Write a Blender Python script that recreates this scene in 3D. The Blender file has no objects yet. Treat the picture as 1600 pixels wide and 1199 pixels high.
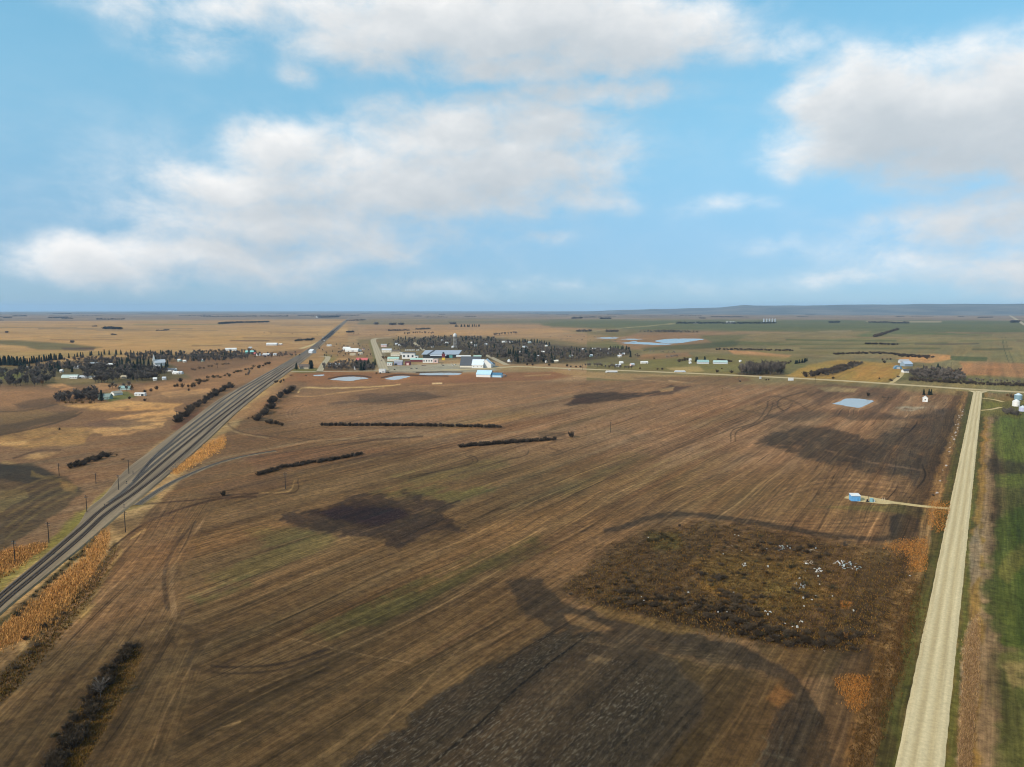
import bpy, math, random
import numpy as np
from mathutils import Vector

R = math.radians
random.seed(7)
rng = np.random.default_rng(11)
SC = bpy.context.scene
COL = SC.collection

# ---------------------------------------------------------------- camera, sky, sun, exposure
H = 117.0                     # drone height in metres
FPX = 1110.0                  # focal length in photo pixels (1600 wide)
CX, CY = 800.0, 599.5
PITCH = math.atan((CY - 483.0) / FPX)
CP, SP = math.cos(PITCH), math.sin(PITCH)

cam_data = bpy.data.cameras.new('camera')
cam = bpy.data.objects.new('camera', cam_data)
COL.objects.link(cam)
cam.location = (0, 0, H)
cam.rotation_euler = (math.pi / 2 - PITCH, 0, 0)
cam_data.sensor_width = 36.0
cam_data.sensor_fit = 'HORIZONTAL'
cam_data.lens = 36.0 * FPX / 1600.0
cam_data.clip_start = 0.5
cam_data.clip_end = 120000.0
SC.camera = cam

SUN_AZ, SUN_EL = R(-128.0), R(30.0)          # azimuth clockwise from +Y
sun_data = bpy.data.lights.new('sun', 'SUN')
sun_data.energy = 4.6
sun_data.angle = R(0.6)
sun_data.color = (1.0, 0.93, 0.82)
sun = bpy.data.objects.new('sun', sun_data)
COL.objects.link(sun)
sv = Vector((math.sin(SUN_AZ) * math.cos(SUN_EL), math.cos(SUN_AZ) * math.cos(SUN_EL), math.sin(SUN_EL)))
sun.rotation_euler = (-sv).to_track_quat('-Z', 'Y').to_euler()
sun.location = (-300, -300, 600)

SC.view_settings.view_transform = 'Standard'
SC.view_settings.look = 'None'
SC.view_settings.exposure = 0.0
SC.view_settings.gamma = 1.0
SC.view_settings.use_curve_mapping = False
SC.render.engine = 'CYCLES'
SC.cycles.volume_bounces = 0
SC.cycles.filter_width = 1.1
SC.cycles.use_denoising = True
SC.cycles.denoising_prefilter = 'ACCURATE'
SC.cycles.max_bounces = 3
SC.cycles.diffuse_bounces = 2
SC.cycles.transparent_max_bounces = 4
SC.cycles.use_adaptive_sampling = True
SC.cycles.adaptive_threshold = 0.02


def ray(px, py):
    a, b = (px - CX) / FPX, (CY - py) / FPX
    return np.array((a, CP + b * SP, -SP + b * CP))


def G(px, py, z=0.0):
    """the point of the plain that the photo shows at (px, py)"""
    d = ray(px, py)
    t = (z - H) / d[2]
    return Vector((d[0] * t, d[1] * t, z))


def mpp(px, py):
    """metres per photo pixel at that ground point, across the line of sight"""
    return (-H / ray(px, py)[2]) / FPX


def project(x, y, z=0.0):
    ry, rz = y, z - H
    dep = ry * CP - rz * SP
    up = ry * SP + rz * CP
    dep = np.where(dep > 1.0, dep, 1.0)
    return CX + FPX * x / dep, CY - FPX * up / dep


# ---- node helpers
def nd(t, typ, **kw):
    n = t.nodes.new(typ)
    for k, v in kw.items():
        setattr(n, k, v)
    return n


def sock(t, s, v):
    if hasattr(v, 'is_linked') or isinstance(v, bpy.types.NodeSocket):
        t.links.new(v, s)
    else:
        s.default_value = v


def mth(t, op, a, b=None, c=None, clamp=False):
    n = nd(t, 'ShaderNodeMath', operation=op, use_clamp=clamp)
    sock(t, n.inputs[0], a)
    if b is not None:
        sock(t, n.inputs[1], b)
    if c is not None:
        sock(t, n.inputs[2], c)
    return n.outputs[0]


def vmth(t, op, a, b=None):
    n = nd(t, 'ShaderNodeVectorMath', operation=op)
    sock(t, n.inputs[0], a)
    if b is not None:
        sock(t, n.inputs[1], b)
    return n.outputs['Value'] if op in ('LENGTH', 'DOT_PRODUCT') else n.outputs['Vector']


def maprange(t, v, a, b, c=0.0, d=1.0, smooth=False):
    n = nd(t, 'ShaderNodeMapRange', interpolation_type='SMOOTHSTEP' if smooth else 'LINEAR')
    sock(t, n.inputs['Value'], v)
    for k, x in zip(('From Min', 'From Max', 'To Min', 'To Max'), (a, b, c, d)):
        n.inputs[k].default_value = x
    return n.outputs['Result']


def noise(t, vec, scale, detail=4.0, rough=0.55, dist=0.0):
    n = nd(t, 'ShaderNodeTexNoise')
    sock(t, n.inputs['Vector'], vec)
    n.inputs['Scale'].default_value = scale
    n.inputs['Detail'].default_value = detail
    n.inputs['Roughness'].default_value = rough
    n.inputs['Distortion'].default_value = dist
    return n.outputs['Fac']


def mixc(t, f, a, b, blend='MIX'):
    n = nd(t, 'ShaderNodeMix', data_type='RGBA', blend_type=blend)
    sock(t, n.inputs['Factor'], f)
    for i, v in ((6, a), (7, b)):
        if isinstance(v, tuple) and len(v) == 3:
            v = v + (1.0,)
        sock(t, n.inputs[i], v)
    return n.outputs[2]


# ---- sky: Nishita blue with broken cumulus laid out by direction (azimuth, elevation)
world = bpy.data.worlds.new('World')
SC.world = world
world.use_nodes = True
wt = world.node_tree
wt.nodes.clear()
sky = nd(wt, 'ShaderNodeTexSky', sky_type='NISHITA', sun_disc=False)
sky.sun_elevation = SUN_EL
sky.sun_rotation = SUN_AZ
sky.altitude = 500.0
sky.air_density = 1.0
sky.dust_density = 0.0
sky.ozone_density = 1.6

# cloud masses: photo centre, radii in pixels, weight
CLOUDS = [
    (760, 30, 300, 62, 1.1), (960, 50, 150, 62, 1.1), (640, 60, 190, 52, .85), (820, 98, 190, 36, .8), (920, 140, 115, 28, .85),
    (330, 20, 190, 46, .55), (290, 60, 100, 50, .4), (465, 106, 36, 26, .45), (1190, 76, 120, 36, .52),
    (455, 235, 95, 55, 1.05), (350, 290, 120, 34, .95), (545, 252, 120, 42, .9), (690, 215, 150, 56, .95), (830, 200, 130, 52, .85),
    (760, 262, 190, 52, .95), (640, 300, 260, 46, .95), (430, 345, 210, 44, .78), (140, 405, 105, 38, .9), (330, 400, 220, 42, .74),
    (560, 375, 190, 38, .55), (920, 230, 90, 40, .6),
    (1365, 165, 130, 80, 1.15), (1480, 175, 150, 72, 1.1), (1600, 170, 150, 100, 1.1), (1320, 235, 135, 48, .9), (1480, 245, 170, 50, .9), (1640, 240, 120, 60, 1.),
    (1500, 365, 110, 45, .8), (1590, 330, 100, 52, .85), (1440, 345, 110, 30, .5), (1480, 408, 150, 34, .62), (1580, 425, 100, 36, .85), (1350, 430, 140, 22, .4),
    (1135, 322, 100, 17, .36), (965, 318, 45, 24, .5), (855, 374, 50, 14, .42), (1240, 385, 120, 26, .3), (730, 445, 700, 22, .30), (480, 320, 480, 150, .30), (900, 150, 420, 150, .22), (1450, 380, 300, 90, .30),
]


def azel(px, py):
    d = ray(px, py)
    return math.atan2(d[0], d[1]), math.atan2(d[2], math.hypot(d[0], d[1]))


grp = bpy.data.node_groups.new('cloud_density', 'ShaderNodeTree')
grp.interface.new_socket('P', in_out='INPUT', socket_type='NodeSocketVector')
grp.interface.new_socket('Density', in_out='OUTPUT', socket_type='NodeSocketFloat')
gi, go = nd(grp, 'NodeGroupInput'), nd(grp, 'NodeGroupOutput')
P0 = gi.outputs['P']
# domain warp makes the outlines billow
wn = nd(grp, 'ShaderNodeTexNoise')
grp.links.new(P0, wn.inputs['Vector'])
wn.inputs['Scale'].default_value = 9.0
wn.inputs['Detail'].default_value = 4.0
wv = vmth(grp, 'SUBTRACT', wn.outputs['Color'], (.5, .5, .5))
wv = vmth(grp, 'MULTIPLY', wv, (.075, .05, 0))
PW = vmth(grp, 'ADD', P0, wv)
acc = None
for (px, py, rx, ry, w) in CLOUDS:
    az, el = azel(px, py)
    a1, _ = azel(px + rx, py)
    _, e1 = azel(px, py - ry)
    d = vmth(grp, 'SUBTRACT', PW, (az, el, 0))
    d = vmth(grp, 'MULTIPLY', d, (1 / (2.0 * abs(a1 - az)), 1 / (2.0 * abs(e1 - el)), 0))
    L = vmth(grp, 'LENGTH', d)
    b = maprange(grp, L, 1.0, 0.0, 0.0, w, smooth=True)
    if acc is None:
        acc = b
    else:
        n = nd(grp, 'ShaderNodeMath', operation='SMOOTH_MAX')
        grp.links.new(acc, n.inputs[0])
        grp.links.new(b, n.inputs[1])
        n.inputs[2].default_value = .14
        acc = n.outputs[0]
# the same kind of broken cloud everywhere else in the sky
sx = nd(grp, 'ShaderNodeSeparateXYZ')
grp.links.new(P0, sx.inputs[0])
away = mth(grp, 'MAXIMUM', maprange(grp, mth(grp, 'ABSOLUTE', sx.outputs[0]), .68, .95, smooth=True),
           maprange(grp, sx.outputs[1], .46, .62, smooth=True))
genP = vmth(grp, 'MULTIPLY', PW, (1.0, 2.1, 0))
gen = noise(grp, genP, 2.3, 2.0, .5)
gen = mth(grp, 'MULTIPLY', maprange(grp, gen, .43, .66, 0, 1.0, smooth=True), away)
acc = mth(grp, 'ADD', acc, gen)
fp = vmth(grp, 'MULTIPLY', P0, (1.0, 1.7, 0))
f1 = noise(grp, fp, 13.0, 9.0, .60, .2)
f2 = noise(grp, fp, 4.0, 3.0, .5)
er = mth(grp, 'ADD', mth(grp, 'MULTIPLY', mth(grp, 'SUBTRACT', f1, .5), 1.2), mth(grp, 'MULTIPLY', mth(grp, 'SUBTRACT', f2, .5), .6))
gate = maprange(grp, acc, .02, .4, 0, 1, smooth=True)
den = mth(grp, 'ADD', acc, mth(grp, 'MULTIPLY', er, gate))
grp.links.new(den, go.inputs['Density'])

tc = nd(wt, 'ShaderNodeTexCoord')
sp_ = nd(wt, 'ShaderNodeSeparateXYZ')
wt.links.new(tc.outputs['Generated'], sp_.inputs[0])
X, Y, Z = sp_.outputs
az_n = mth(wt, 'ARCTAN2', X, Y)
hor = mth(wt, 'SQRT', mth(wt, 'ADD', mth(wt, 'MULTIPLY', X, X), mth(wt, 'MULTIPLY', Y, Y)))
el_n = mth(wt, 'ARCTAN2', Z, hor)
cb = nd(wt, 'ShaderNodeCombineXYZ')
wt.links.new(az_n, cb.inputs[0])
wt.links.new(el_n, cb.inputs[1])


def dens(off):
    g = nd(wt, 'ShaderNodeGroup')
    g.node_tree = grp
    sock(wt, g.inputs['P'], vmth(wt, 'ADD', cb.outputs[0], off) if off else cb.outputs[0])
    return g.outputs['Density']


d0 = dens(None)
alpha = maprange(wt, d0, .06, .88, 0, 1, smooth=True)
occ = None                                     # cloud matter between this spot and the sun, up and to the left
for off, k in (((-.016, .026, 0), 1.1), ((-.04, .075, 0), 1.0)):
    dd = mth(wt, 'MULTIPLY', maprange(wt, dens(off), .15, 1.1, 0, 1), k)
    occ = dd if occ is None else mth(wt, 'ADD', occ, dd)
lit = mth(wt, 'POWER', 2.718, mth(wt, 'MULTIPLY', occ, -.72))
ccol = mixc(wt, lit, (.40, .47, .53), (1.02, 1.0, .975))
bg_s = nd(wt, 'ShaderNodeBackground')
hsv = nd(wt, 'ShaderNodeMix', data_type='RGBA', blend_type='MULTIPLY')
hsv.inputs['Factor'].default_value = 1.0
wt.links.new(sky.outputs[0], hsv.inputs[6])
wt.links.new(mixc(wt, maprange(wt, el_n, 0.0, .30, smooth=True), (.27, .44, .72), (.74, 1.16, 1.08)), hsv.inputs[7])
pale = mixc(wt, maprange(wt, el_n, 0.0, .5, smooth=True), (2.9, 4.4, 5.7), (1.75, 4.6, 6.7))
wt.links.new(mixc(wt, .5, hsv.outputs[2], pale), bg_s.inputs['Color'])
bg_s.inputs["Strength"].default_value = 0.14
bg_c = nd(wt, 'ShaderNodeBackground')
wt.links.new(ccol, bg_c.inputs['Color'])
bg_c.inputs['Strength'].default_value = 1.02
mx = nd(wt, 'ShaderNodeMixShader')
wt.links.new(mth(wt, 'MULTIPLY', alpha, .93), mx.inputs[0])
wt.links.new(bg_s.outputs[0], mx.inputs[1])
wt.links.new(bg_c.outputs[0], mx.inputs[2])
wo = nd(wt, 'ShaderNodeOutputWorld')
wt.links.new(mx.outputs[0], wo.inputs['Surface'])
world.cycles.sampling_method = 'NONE'

# ---------------------------------------------------------------- land cover
KILL = np.array((1.21, 1.38, 1.88))                  # light on open level ground: seen colour / reflectance


def lin(c):
    c = np.asarray(c, float) / 255.0
    return np.where(c <= .04045, c / 12.92, ((c + .055) / 1.055) ** 2.4)


def A(*c):
    return tuple(float(v) for v in lin(c) / KILL)


def _hash(ix, iy, seed):
    h = (ix.astype(np.int64) * 374761393 + iy.astype(np.int64) * 668265263 + seed * 2147483647) & 0xFFFFFFFF
    h = ((h ^ (h >> 13)) * 1274126177) & 0xFFFFFFFF
    return ((h ^ (h >> 16)) & 0xFFFF) / 65535.0


def vnoise(x, y, seed):
    ix, iy = np.floor(x), np.floor(y)
    fx, fy = x - ix, y - iy
    fx, fy = fx * fx * (3 - 2 * fx), fy * fy * (3 - 2 * fy)
    a, b = _hash(ix, iy, seed), _hash(ix + 1, iy, seed)
    c, d = _hash(ix, iy + 1, seed), _hash(ix + 1, iy + 1, seed)
    return (a + (b - a) * fx) * (1 - fy) + (c + (d - c) * fx) * fy


def fbm(x, y, seed, octs=4, gain=.5):
    s, amp, tot = 0, 1.0, 0
    for o in range(octs):
        s = s + amp * (vnoise(x * 2 ** o, y * 2 ** o, seed + 17 * o) - .5)
        tot += amp
        amp *= gain
    return s / tot * 2


# polar sheet, finer where the ground is nearer the middle of the view; it closes all the way round
vs = np.concatenate([np.arange(485.9, 490, .3), np.arange(490, 520, .5), np.arange(520, 640, .8),
                     np.arange(640, 850, 1.15), np.arange(850, 1300, 1.9)])
dz = SP - (CY - vs) / FPX * CP
rr = H * (CP + (CY - vs) / FPX * SP) / dz
rr = np.concatenate([[38000.0, 36000.0], rr[rr < 35000.0], [90, 55, 25, 8]])
AF = math.atan(860 / FPX)
az_f = np.linspace(-AF, AF, 1180)
az_b = np.linspace(AF, 2 * math.pi - AF, 62)[1:-1]
azs = np.concatenate([az_f, az_b])
NR, NA = len(rr), len(azs)
GX = (rr[:, None] * np.sin(azs)[None, :]).ravel()
GY = (rr[:, None] * np.cos(azs)[None, :]).ravel()
gr_ = np.repeat(rr, NA)
ga_ = np.tile(azs, NR)
U, V = project(GX, GY)
front = np.tile(np.abs(np.where(azs > math.pi, azs - 2 * math.pi, azs)) < 1.2, NR)
U = np.where(front, U, -5000)
V = np.where(front, V, -5000)

ROW = R(34.0)                                  # bearing of the survey grid, the tillage rows and the gravel road
cr = GX * math.cos(ROW) - GY * math.sin(ROW)   # across the rows
al = GX * math.sin(ROW) + GY * math.cos(ROW)   # along the rows
foot = np.maximum(gr_ / FPX * 1.4, gr_ * gr_ / (H * FPX) * .9 * np.abs(np.sin(ga_ - ROW)))
foot_r = gr_ * gr_ / (H * FPX)


def fade(wl, f):
    return np.clip(wl / (2.2 * f) - .6, 0, 1)


# natural, scale free warps for the outlines of patches
lr = np.log(gr_)
W1x = fbm(ga_ * 22, lr * 16, 1, 4)
W1y = fbm(ga_ * 22, lr * 16, 2, 4)
W2x = fbm(ga_ * 90, lr * 55, 3, 3)
W2y = fbm(ga_ * 90, lr * 55, 4, 3)
fstreak = fbm(cr / 2.6, al / 330, 5, 2) * fade(2.6, foot) * .8 + fbm(cr / 7, al / 520, 6, 3) * fade(7, foot) * .9
streak = fstreak + fbm(cr / 34, al / 420, 7, 3) * .38
blot = fbm(GX / 60, GY / 60, 8, 5) * .6 + fbm(GX / 340, GY / 340, 9, 4) * .6

LC = np.zeros((len(GX), 3))
till = np.zeros(len(GX))
rough = np.zeros(len(GX))


def sdist(poly, u, v):
    """signed distance in photo pixels, positive inside"""
    n = len(poly)
    dmin = np.full(u.shape, 1e9)
    ins = np.zeros(u.shape, bool)
    for i in range(n):
        x1, y1 = poly[i]
        x2, y2 = poly[(i + 1) % n]
        ex, ey = x2 - x1, y2 - y1
        t = np.clip(((u - x1) * ex + (v - y1) * ey) / (ex * ex + ey * ey + 1e-9), 0, 1)
        dmin = np.minimum(dmin, (u - x1 - t * ex) ** 2 + (v - y1 - t * ey) ** 2)
        c = ((y1 > v) != (y2 > v)) & (u < ex * (v - y1) / (ey + (1e-9 if ey >= 0 else -1e-9)) + x1)
        ins ^= c
    d = np.sqrt(dmin)
    return np.where(ins, d, -d)


def paint(poly, col, soft=3, warp=4, op=1.0, streaky=0.0, t=None, r=None, grain=0.0):
    xs, ys = [p[0] for p in poly], [p[1] for p in poly]
    m = soft + warp * 2 + 4 + streaky * 10
    idx = np.nonzero((U > min(xs) - m) & (U < max(xs) + m) & (V > min(ys) - m) & (V < max(ys) + m))[0]
    if not len(idx):
        return
    wv_ = min(1.0, max(.25, (max(ys) - min(ys)) / max(1.0, max(xs) - min(xs)) * 1.6))
    u = U[idx] + warp * (W1x[idx] + .5 * W2x[idx])
    v = V[idx] + warp * wv_ * (W1y[idx] + .5 * W2y[idx])
    d = sdist(poly, u, v) + streaky * (9 * fstreak[idx] + 5 * W2x[idx])
    a = np.clip(d / (2 * soft) + .5, 0, 1)
    a = a * a * (3 - 2 * a) * op
    if grain:
        a = a * np.clip(1 + grain * 2.2 * W2x[idx], 0, 1)
    c = lin(col) / KILL
    LC[idx] += (c - LC[idx]) * a[:, None]
    if t is not None:
        till[idx] += (t - till[idx]) * a
    if r is not None:
        rough[idx] += (r - rough[idx]) * a


def smooth_line(pts, n=8):
    """Catmull-Rom through the points"""
    P = [np.array(p, float) for p in pts]
    P = [2 * P[0] - P[1]] + P + [2 * P[-1] - P[-2]]
    out = []
    for i in range(1, len(P) - 2):
        a, b, c, d = P[i - 1:i + 3]
        for k in range(n):
            s = k / n
            out.append(.5 * ((2 * b) + (-a + c) * s + (2 * a - 5 * b + 4 * c - d) * s * s + (-a + 3 * b - 3 * c + d) * s ** 3))
    out.append(P[-2])
    return out


def stroke(pts, w, col, soft=1.0, warp=1.5, op=1.0, grain=0.0, n=6):
    """a line of land cover along photo points; w is its half width in pixels, start to end"""
    w0, w1 = w if isinstance(w, tuple) else (w, w)
    pl = smooth_line(pts, n)
    xs, ys = [p[0] for p in pl], [p[1] for p in pl]
    m = max(w0, w1) + soft + warp * 2 + 2
    idx = np.nonzero((U > min(xs) - m) & (U < max(xs) + m) & (V > min(ys) - m) & (V < max(ys) + m))[0]
    if not len(idx):
        return
    u = U[idx] + warp * (W1x[idx] + .5 * W2x[idx])
    v = V[idx] + warp * .5 * (W1y[idx] + .5 * W2y[idx])
    best = np.full(len(idx), 1e9)
    N = len(pl) - 1
    for i in range(N):
        x1, y1 = pl[i]
        x2, y2 = pl[i + 1]
        ex, ey = x2 - x1, y2 - y1
        tt = np.clip(((u - x1) * ex + (v - y1) * ey) / (ex * ex + ey * ey + 1e-9), 0, 1)
        d = np.sqrt((u - x1 - tt * ex) ** 2 + (v - y1 - tt * ey) ** 2) - (w0 + (w1 - w0) * (i + tt) / N)
        best = np.minimum(best, d)
    a = np.clip(.5 - best / (2 * soft), 0, 1)
    a = a * a * (3 - 2 * a) * op
    if grain:
        a = a * np.clip(1 + grain * 2.2 * W2x[idx], 0, 1)
    LC[idx] += (lin(col) / KILL - LC[idx]) * a[:, None]

# the headland along the railway was worked parallel to the tracks, not to the survey grid
HEAD = R(-13.0)
hm_poly = [(346, 776), (300, 850), (276, 930), (290, 1000), (318, 1050), (262, 1199), (200, 1500), (-900, 1500), (-40, 1030), (170, 850), (262, 780)]
_hi = np.nonzero((U > -900) & (U < 380) & (V > 750))[0]
head = np.zeros(len(GX))
head[_hi] = np.clip(sdist(hm_poly, U[_hi] + 8 * W2x[_hi], V[_hi]) / 30 + .5, 0, 1)
cr2 = GX * math.cos(HEAD) - GY * math.sin(HEAD)
al2 = GX * math.sin(HEAD) + GY * math.cos(HEAD)
fs2 = fbm(cr2 / 2.6, al2 / 330, 65, 2) * fade(2.6, foot) * .8 + fbm(cr2 / 7, al2 / 520, 66, 3) * fade(7, foot) * .9
st2 = fs2 + fbm(cr2 / 34, al2 / 420, 67, 3) * .38
fstreak = fstreak + (fs2 - fstreak) * head
streak = streak + (st2 - streak) * head

# base of the plain: quarter sections, each with its own crop residue, haze painted in far out
cell = 805.0
jit_c = cr + 30 * W1x
cx_, cy_ = np.floor(cr / cell), np.floor(al / (cell * 1.0))
hsh = _hash(cx_, cy_, 77)
hsh2 = _hash(np.floor(cr / cell * 2), np.floor(al / (cell / 3)), 78)
PAL_L = [(184, 147, 98), (178, 140, 92), (168, 132, 92), (172, 140, 98), (150, 124, 84), (186, 150, 104)]
PAL_R = [(104, 108, 66), (112, 110, 68), (150, 126, 92), (140, 118, 88), (98, 104, 62), (128, 116, 78)]
PAL_T = [(166, 134, 100), (158, 126, 96), (170, 140, 104), (150, 122, 94), (142, 118, 88)]
PAL_F = [(142, 122, 108), (148, 126, 108), (136, 118, 104), (128, 114, 98), (150, 132, 114)]  # far plain, greyed by haze put into the colour
pals = [np.array([lin(c) / KILL for c in p]) for p in (PAL_L, PAL_R, PAL_T, PAL_F)]
azd = np.degrees(np.where(ga_ > math.pi, ga_ - 2 * math.pi, ga_))
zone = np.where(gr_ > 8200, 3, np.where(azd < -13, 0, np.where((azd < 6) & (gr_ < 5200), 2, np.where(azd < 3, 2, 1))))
for z in range(4):
    k = np.nonzero(zone == z)[0]
    p = pals[z]
    i1 = np.minimum((hsh[k] * len(p)).astype(int), len(p) - 1)
    i2 = np.minimum((hsh2[k] * len(p)).astype(int), len(p) - 1)
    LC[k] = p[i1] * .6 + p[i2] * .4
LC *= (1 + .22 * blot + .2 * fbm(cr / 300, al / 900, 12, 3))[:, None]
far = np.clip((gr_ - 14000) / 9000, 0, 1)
LC += (lin((112, 122, 128)) / KILL - LC) * (far * .5)[:, None]  # blue grey of distance haze painted into the land colour

# --- left plain
paint([(-60, 508), (560, 508), (520, 520), (440, 532), (330, 545), (150, 562), (-60, 570)], (186, 146, 94), 6, 10, .55, .3)
paint([(-60, 528), (330, 526), (430, 520), (330, 541), (120, 553), (-60, 552)], (192, 150, 94), 3, 5, .6, .3)
paint([(-40, 530), (40, 533), (110, 538), (160, 543), (130, 548), (60, 547), (40, 541), (-40, 536)], (98, 96, 62), 2, 4, .85)
paint([(95, 543), (150, 543), (146, 548), (100, 547)], (92, 72, 62), 1, 2, .8)
paint([(-60, 549), (190, 549), (190, 556), (-60, 566)], (164, 138, 82), 2, 3, .6)
for (x0, x1, y, w, c, o) in ((0, 120, 512, .8, (118, 104, 76), .6), (60, 300, 514, .7, (120, 104, 84), .7), (150, 340, 516.5, .6, (120, 100, 78), .6),
                             (80, 190, 531, .6, (124, 96, 70), .7), (360, 420, 532.5, .7, (92, 66, 52), .8), (210, 350, 507, .9, (132, 126, 80), .5),
                             (420, 500, 519, .8, (112, 86, 68), .6), (380, 470, 528, 1.0, (128, 100, 74), .6), (440, 520, 508, .7, (132, 112, 92), .6),
                             (300, 345, 540, .8, (108, 80, 60), .6), (570, 640, 515.5, 1.6, (128, 92, 80), .8), (560, 700, 506, 1.4, (112, 108, 84), .7),
                             (700, 860, 503, 1.2, (110, 108, 82), .7), (540, 640, 523, 1.0, (140, 100, 76), .6)):
    stroke([(x0, y), ((x0 + x1) / 2, y + .4), (x1, y)], w, c, .7, 1.0, o)
# --- middle and right plain
paint([(560, 509), (850, 507), (1000, 519), (1000, 530), (870, 536), (560, 530)], (172, 136, 100), 3, 5, .7, .3)
paint([(640, 517), (860, 514), (900, 519), (760, 524), (600, 525)], (190, 148, 102), 2, 3, .7)
paint([(830, 502), (1100, 500), (1660, 502), (1660, 521), (1300, 520), (1050, 517), (860, 511)], (98, 103, 66), 2, 5, .85, .3)
paint([(880, 517), (1120, 515), (1180, 520), (1080, 526), (960, 526)], (112, 106, 70), 2, 4, .7, .3)
paint([(560, 499), (840, 498), (900, 501), (840, 507), (560, 505)], (118, 112, 88), 1.5, 3, .6)
paint([(1000, 519), (1100, 518), (1200, 522), (1150, 530), (1080, 545), (980, 548), (960, 532)], (160, 120, 90), 3, 6, .75)
paint([(1090, 524), (1280, 521), (1300, 532), (1200, 540), (1120, 540)], (104, 104, 62), 2, 5, .8)
paint([(1100, 536), (1160, 532), (1150, 541), (1090, 546), (1010, 548), (1000, 544)], (82, 86, 54), 2, 5, .85)
paint([(1180, 518), (1360, 517), (1330, 530), (1240, 536), (1150, 534)], (146, 124, 88), 3, 6, .7, .3)
paint([(1330, 530), (1460, 525), (1660, 522), (1660, 572), (1500, 572), (1380, 557), (1180, 556), (1200, 540)], (142, 126, 86), 4, 8, .8, .4)
for (x0, y0, x1, y1, w, c, o) in ((1230, 531, 1400, 533, 1.3, (88, 94, 52), .8), (1200, 539, 1480, 536, .9, (94, 98, 56), .75), (1250, 544, 1470, 545, 1.2, (92, 94, 56), .7),
                                  (1430, 538, 1530, 537, 1.1, (92, 78, 62), .8), (1520, 546, 1580, 545, 1.6, (84, 84, 56), .7), (1480, 520, 1640, 520, .8, (146, 120, 92), .8),
                                  (1355, 502.5, 1470, 503, 1.1, (178, 160, 138), .7), (1480, 559, 1540, 562, 3.5, (82, 90, 50), .85), (1300, 527, 1420, 528, 1.0, (150, 124, 92), .7),
                                  (1500, 533, 1640, 530, 1.2, (108, 108, 66), .7), (1160, 549, 1330, 552, 2.0, (122, 112, 66), .7), (980, 512, 1055, 505.5, .55, (176, 160, 128), .8),
                                  (880, 522, 985, 511.5, .5, (158, 142, 112), .7), (1280, 518, 1330, 517, .6, (164, 142, 112), .7), (1150, 519, 1250, 519.5, .7, (160, 130, 96), .7),
                                  (1590, 533, 1640, 532, 2.0, (110, 90, 66), .7), (940, 496, 1200, 494, .6, (120, 112, 100), .6)):
    stroke([(x0, y0), ((x0 + x1) / 2, (y0 + y1) / 2 + .5), (x1, y1)], w, c, .8, 1.5, o)
stroke([(1566, 527), (1569, 545), (1577, 568)], (.5, .9), (84, 82, 56), .5, .2, .9)
stroke([(1571, 527), (1575, 545), (1584, 568)], (.4, .8), (96, 92, 62), .5, .2, .8)
paint([(1500, 566), (1660, 568), (1660, 592), (1500, 586)], (172, 122, 82), 3, 6, .9)
paint([(1460, 553), (1484, 555), (1484, 562), (1455, 567), (1420, 566), (1400, 560)], (202, 148, 92), 1.2, 4, .95)
paint([(1138, 548), (1180, 550), (1235, 556), (1225, 562), (1180, 560), (1148, 554)], (196, 142, 98), 1.5, 4, .95)
paint([(1228, 588), (1262, 571), (1310, 562), (1400, 568), (1420, 580), (1385, 598), (1310, 597), (1250, 592)], (166, 132, 62), 2, 5, .95)
paint([(1335, 573), (1400, 575), (1395, 590), (1340, 594)], (176, 128, 60), 3, 6, .5)
paint([(960, 562), (1160, 553), (1260, 560), (1220, 580), (1160, 588), (1000, 578), (930, 573)], (126, 116, 66), 4, 8, .9)
paint([(1040, 575), (1090, 572), (1100, 580), (1060, 583)], (184, 156, 104), 2, 3, .7)
paint([(960, 556), (1075, 550), (1080, 558), (1000, 563)], (160, 116, 82), 2, 4, .7)
# --- town ground
paint([(560, 530), (700, 525), (860, 530), (1000, 548), (1000, 568), (860, 570), (790, 566), (700, 560), (560, 578)], (118, 106, 74), 4, 6, .85)
paint([(600, 573), (700, 569), (790, 573), (780, 579), (690, 584), (600, 583)], (158, 152, 142), 1.2, 1, .95)
paint([(580, 545), (600, 545), (610, 578), (596, 582)], (150, 140, 126), 2, 2, .6)
paint([(640, 570), (720, 568), (720, 583), (650, 583)], (176, 170, 160), 2, 2, .6)
paint([(455, 585), (470, 579), (520, 580), (700, 585), (880, 580), (900, 586), (860, 594), (780, 600), (640, 606), (480, 606), (440, 600)], (148, 100, 66), 3, 6, .95)
paint([(620, 598), (760, 592), (870, 588), (850, 596), (760, 602), (640, 606)], (136, 84, 56), 2, 5, .6)
paint([(462, 574), (500, 576), (505, 582), (470, 583), (455, 581)], (118, 116, 62), 1.5, 2, .9)
paint([(508, 552), (530, 556), (520, 566), (505, 566)], (132, 126, 66), 2, 3, .8)
paint([(490, 540), (560, 538), (590, 530), (580, 560), (520, 560)], (150, 120, 86), 4, 6, .7)
paint([(576, 532), (583, 531), (592, 566), (584, 566)], (122, 118, 66), 1.5, 2, .7)
paint([(855, 577), (960, 583), (1100, 588), (1085, 592), (960, 592), (880, 586)], (176, 142, 98), 2, 5, .8)
paint([(990, 590), (1160, 588), (1180, 596), (1100, 602), (1000, 597)], (112, 84, 60), 2, 5, .8)
paint([(770, 573), (880, 575), (870, 580), (780, 582)], (158, 132, 92), 2, 3, .7)
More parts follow.
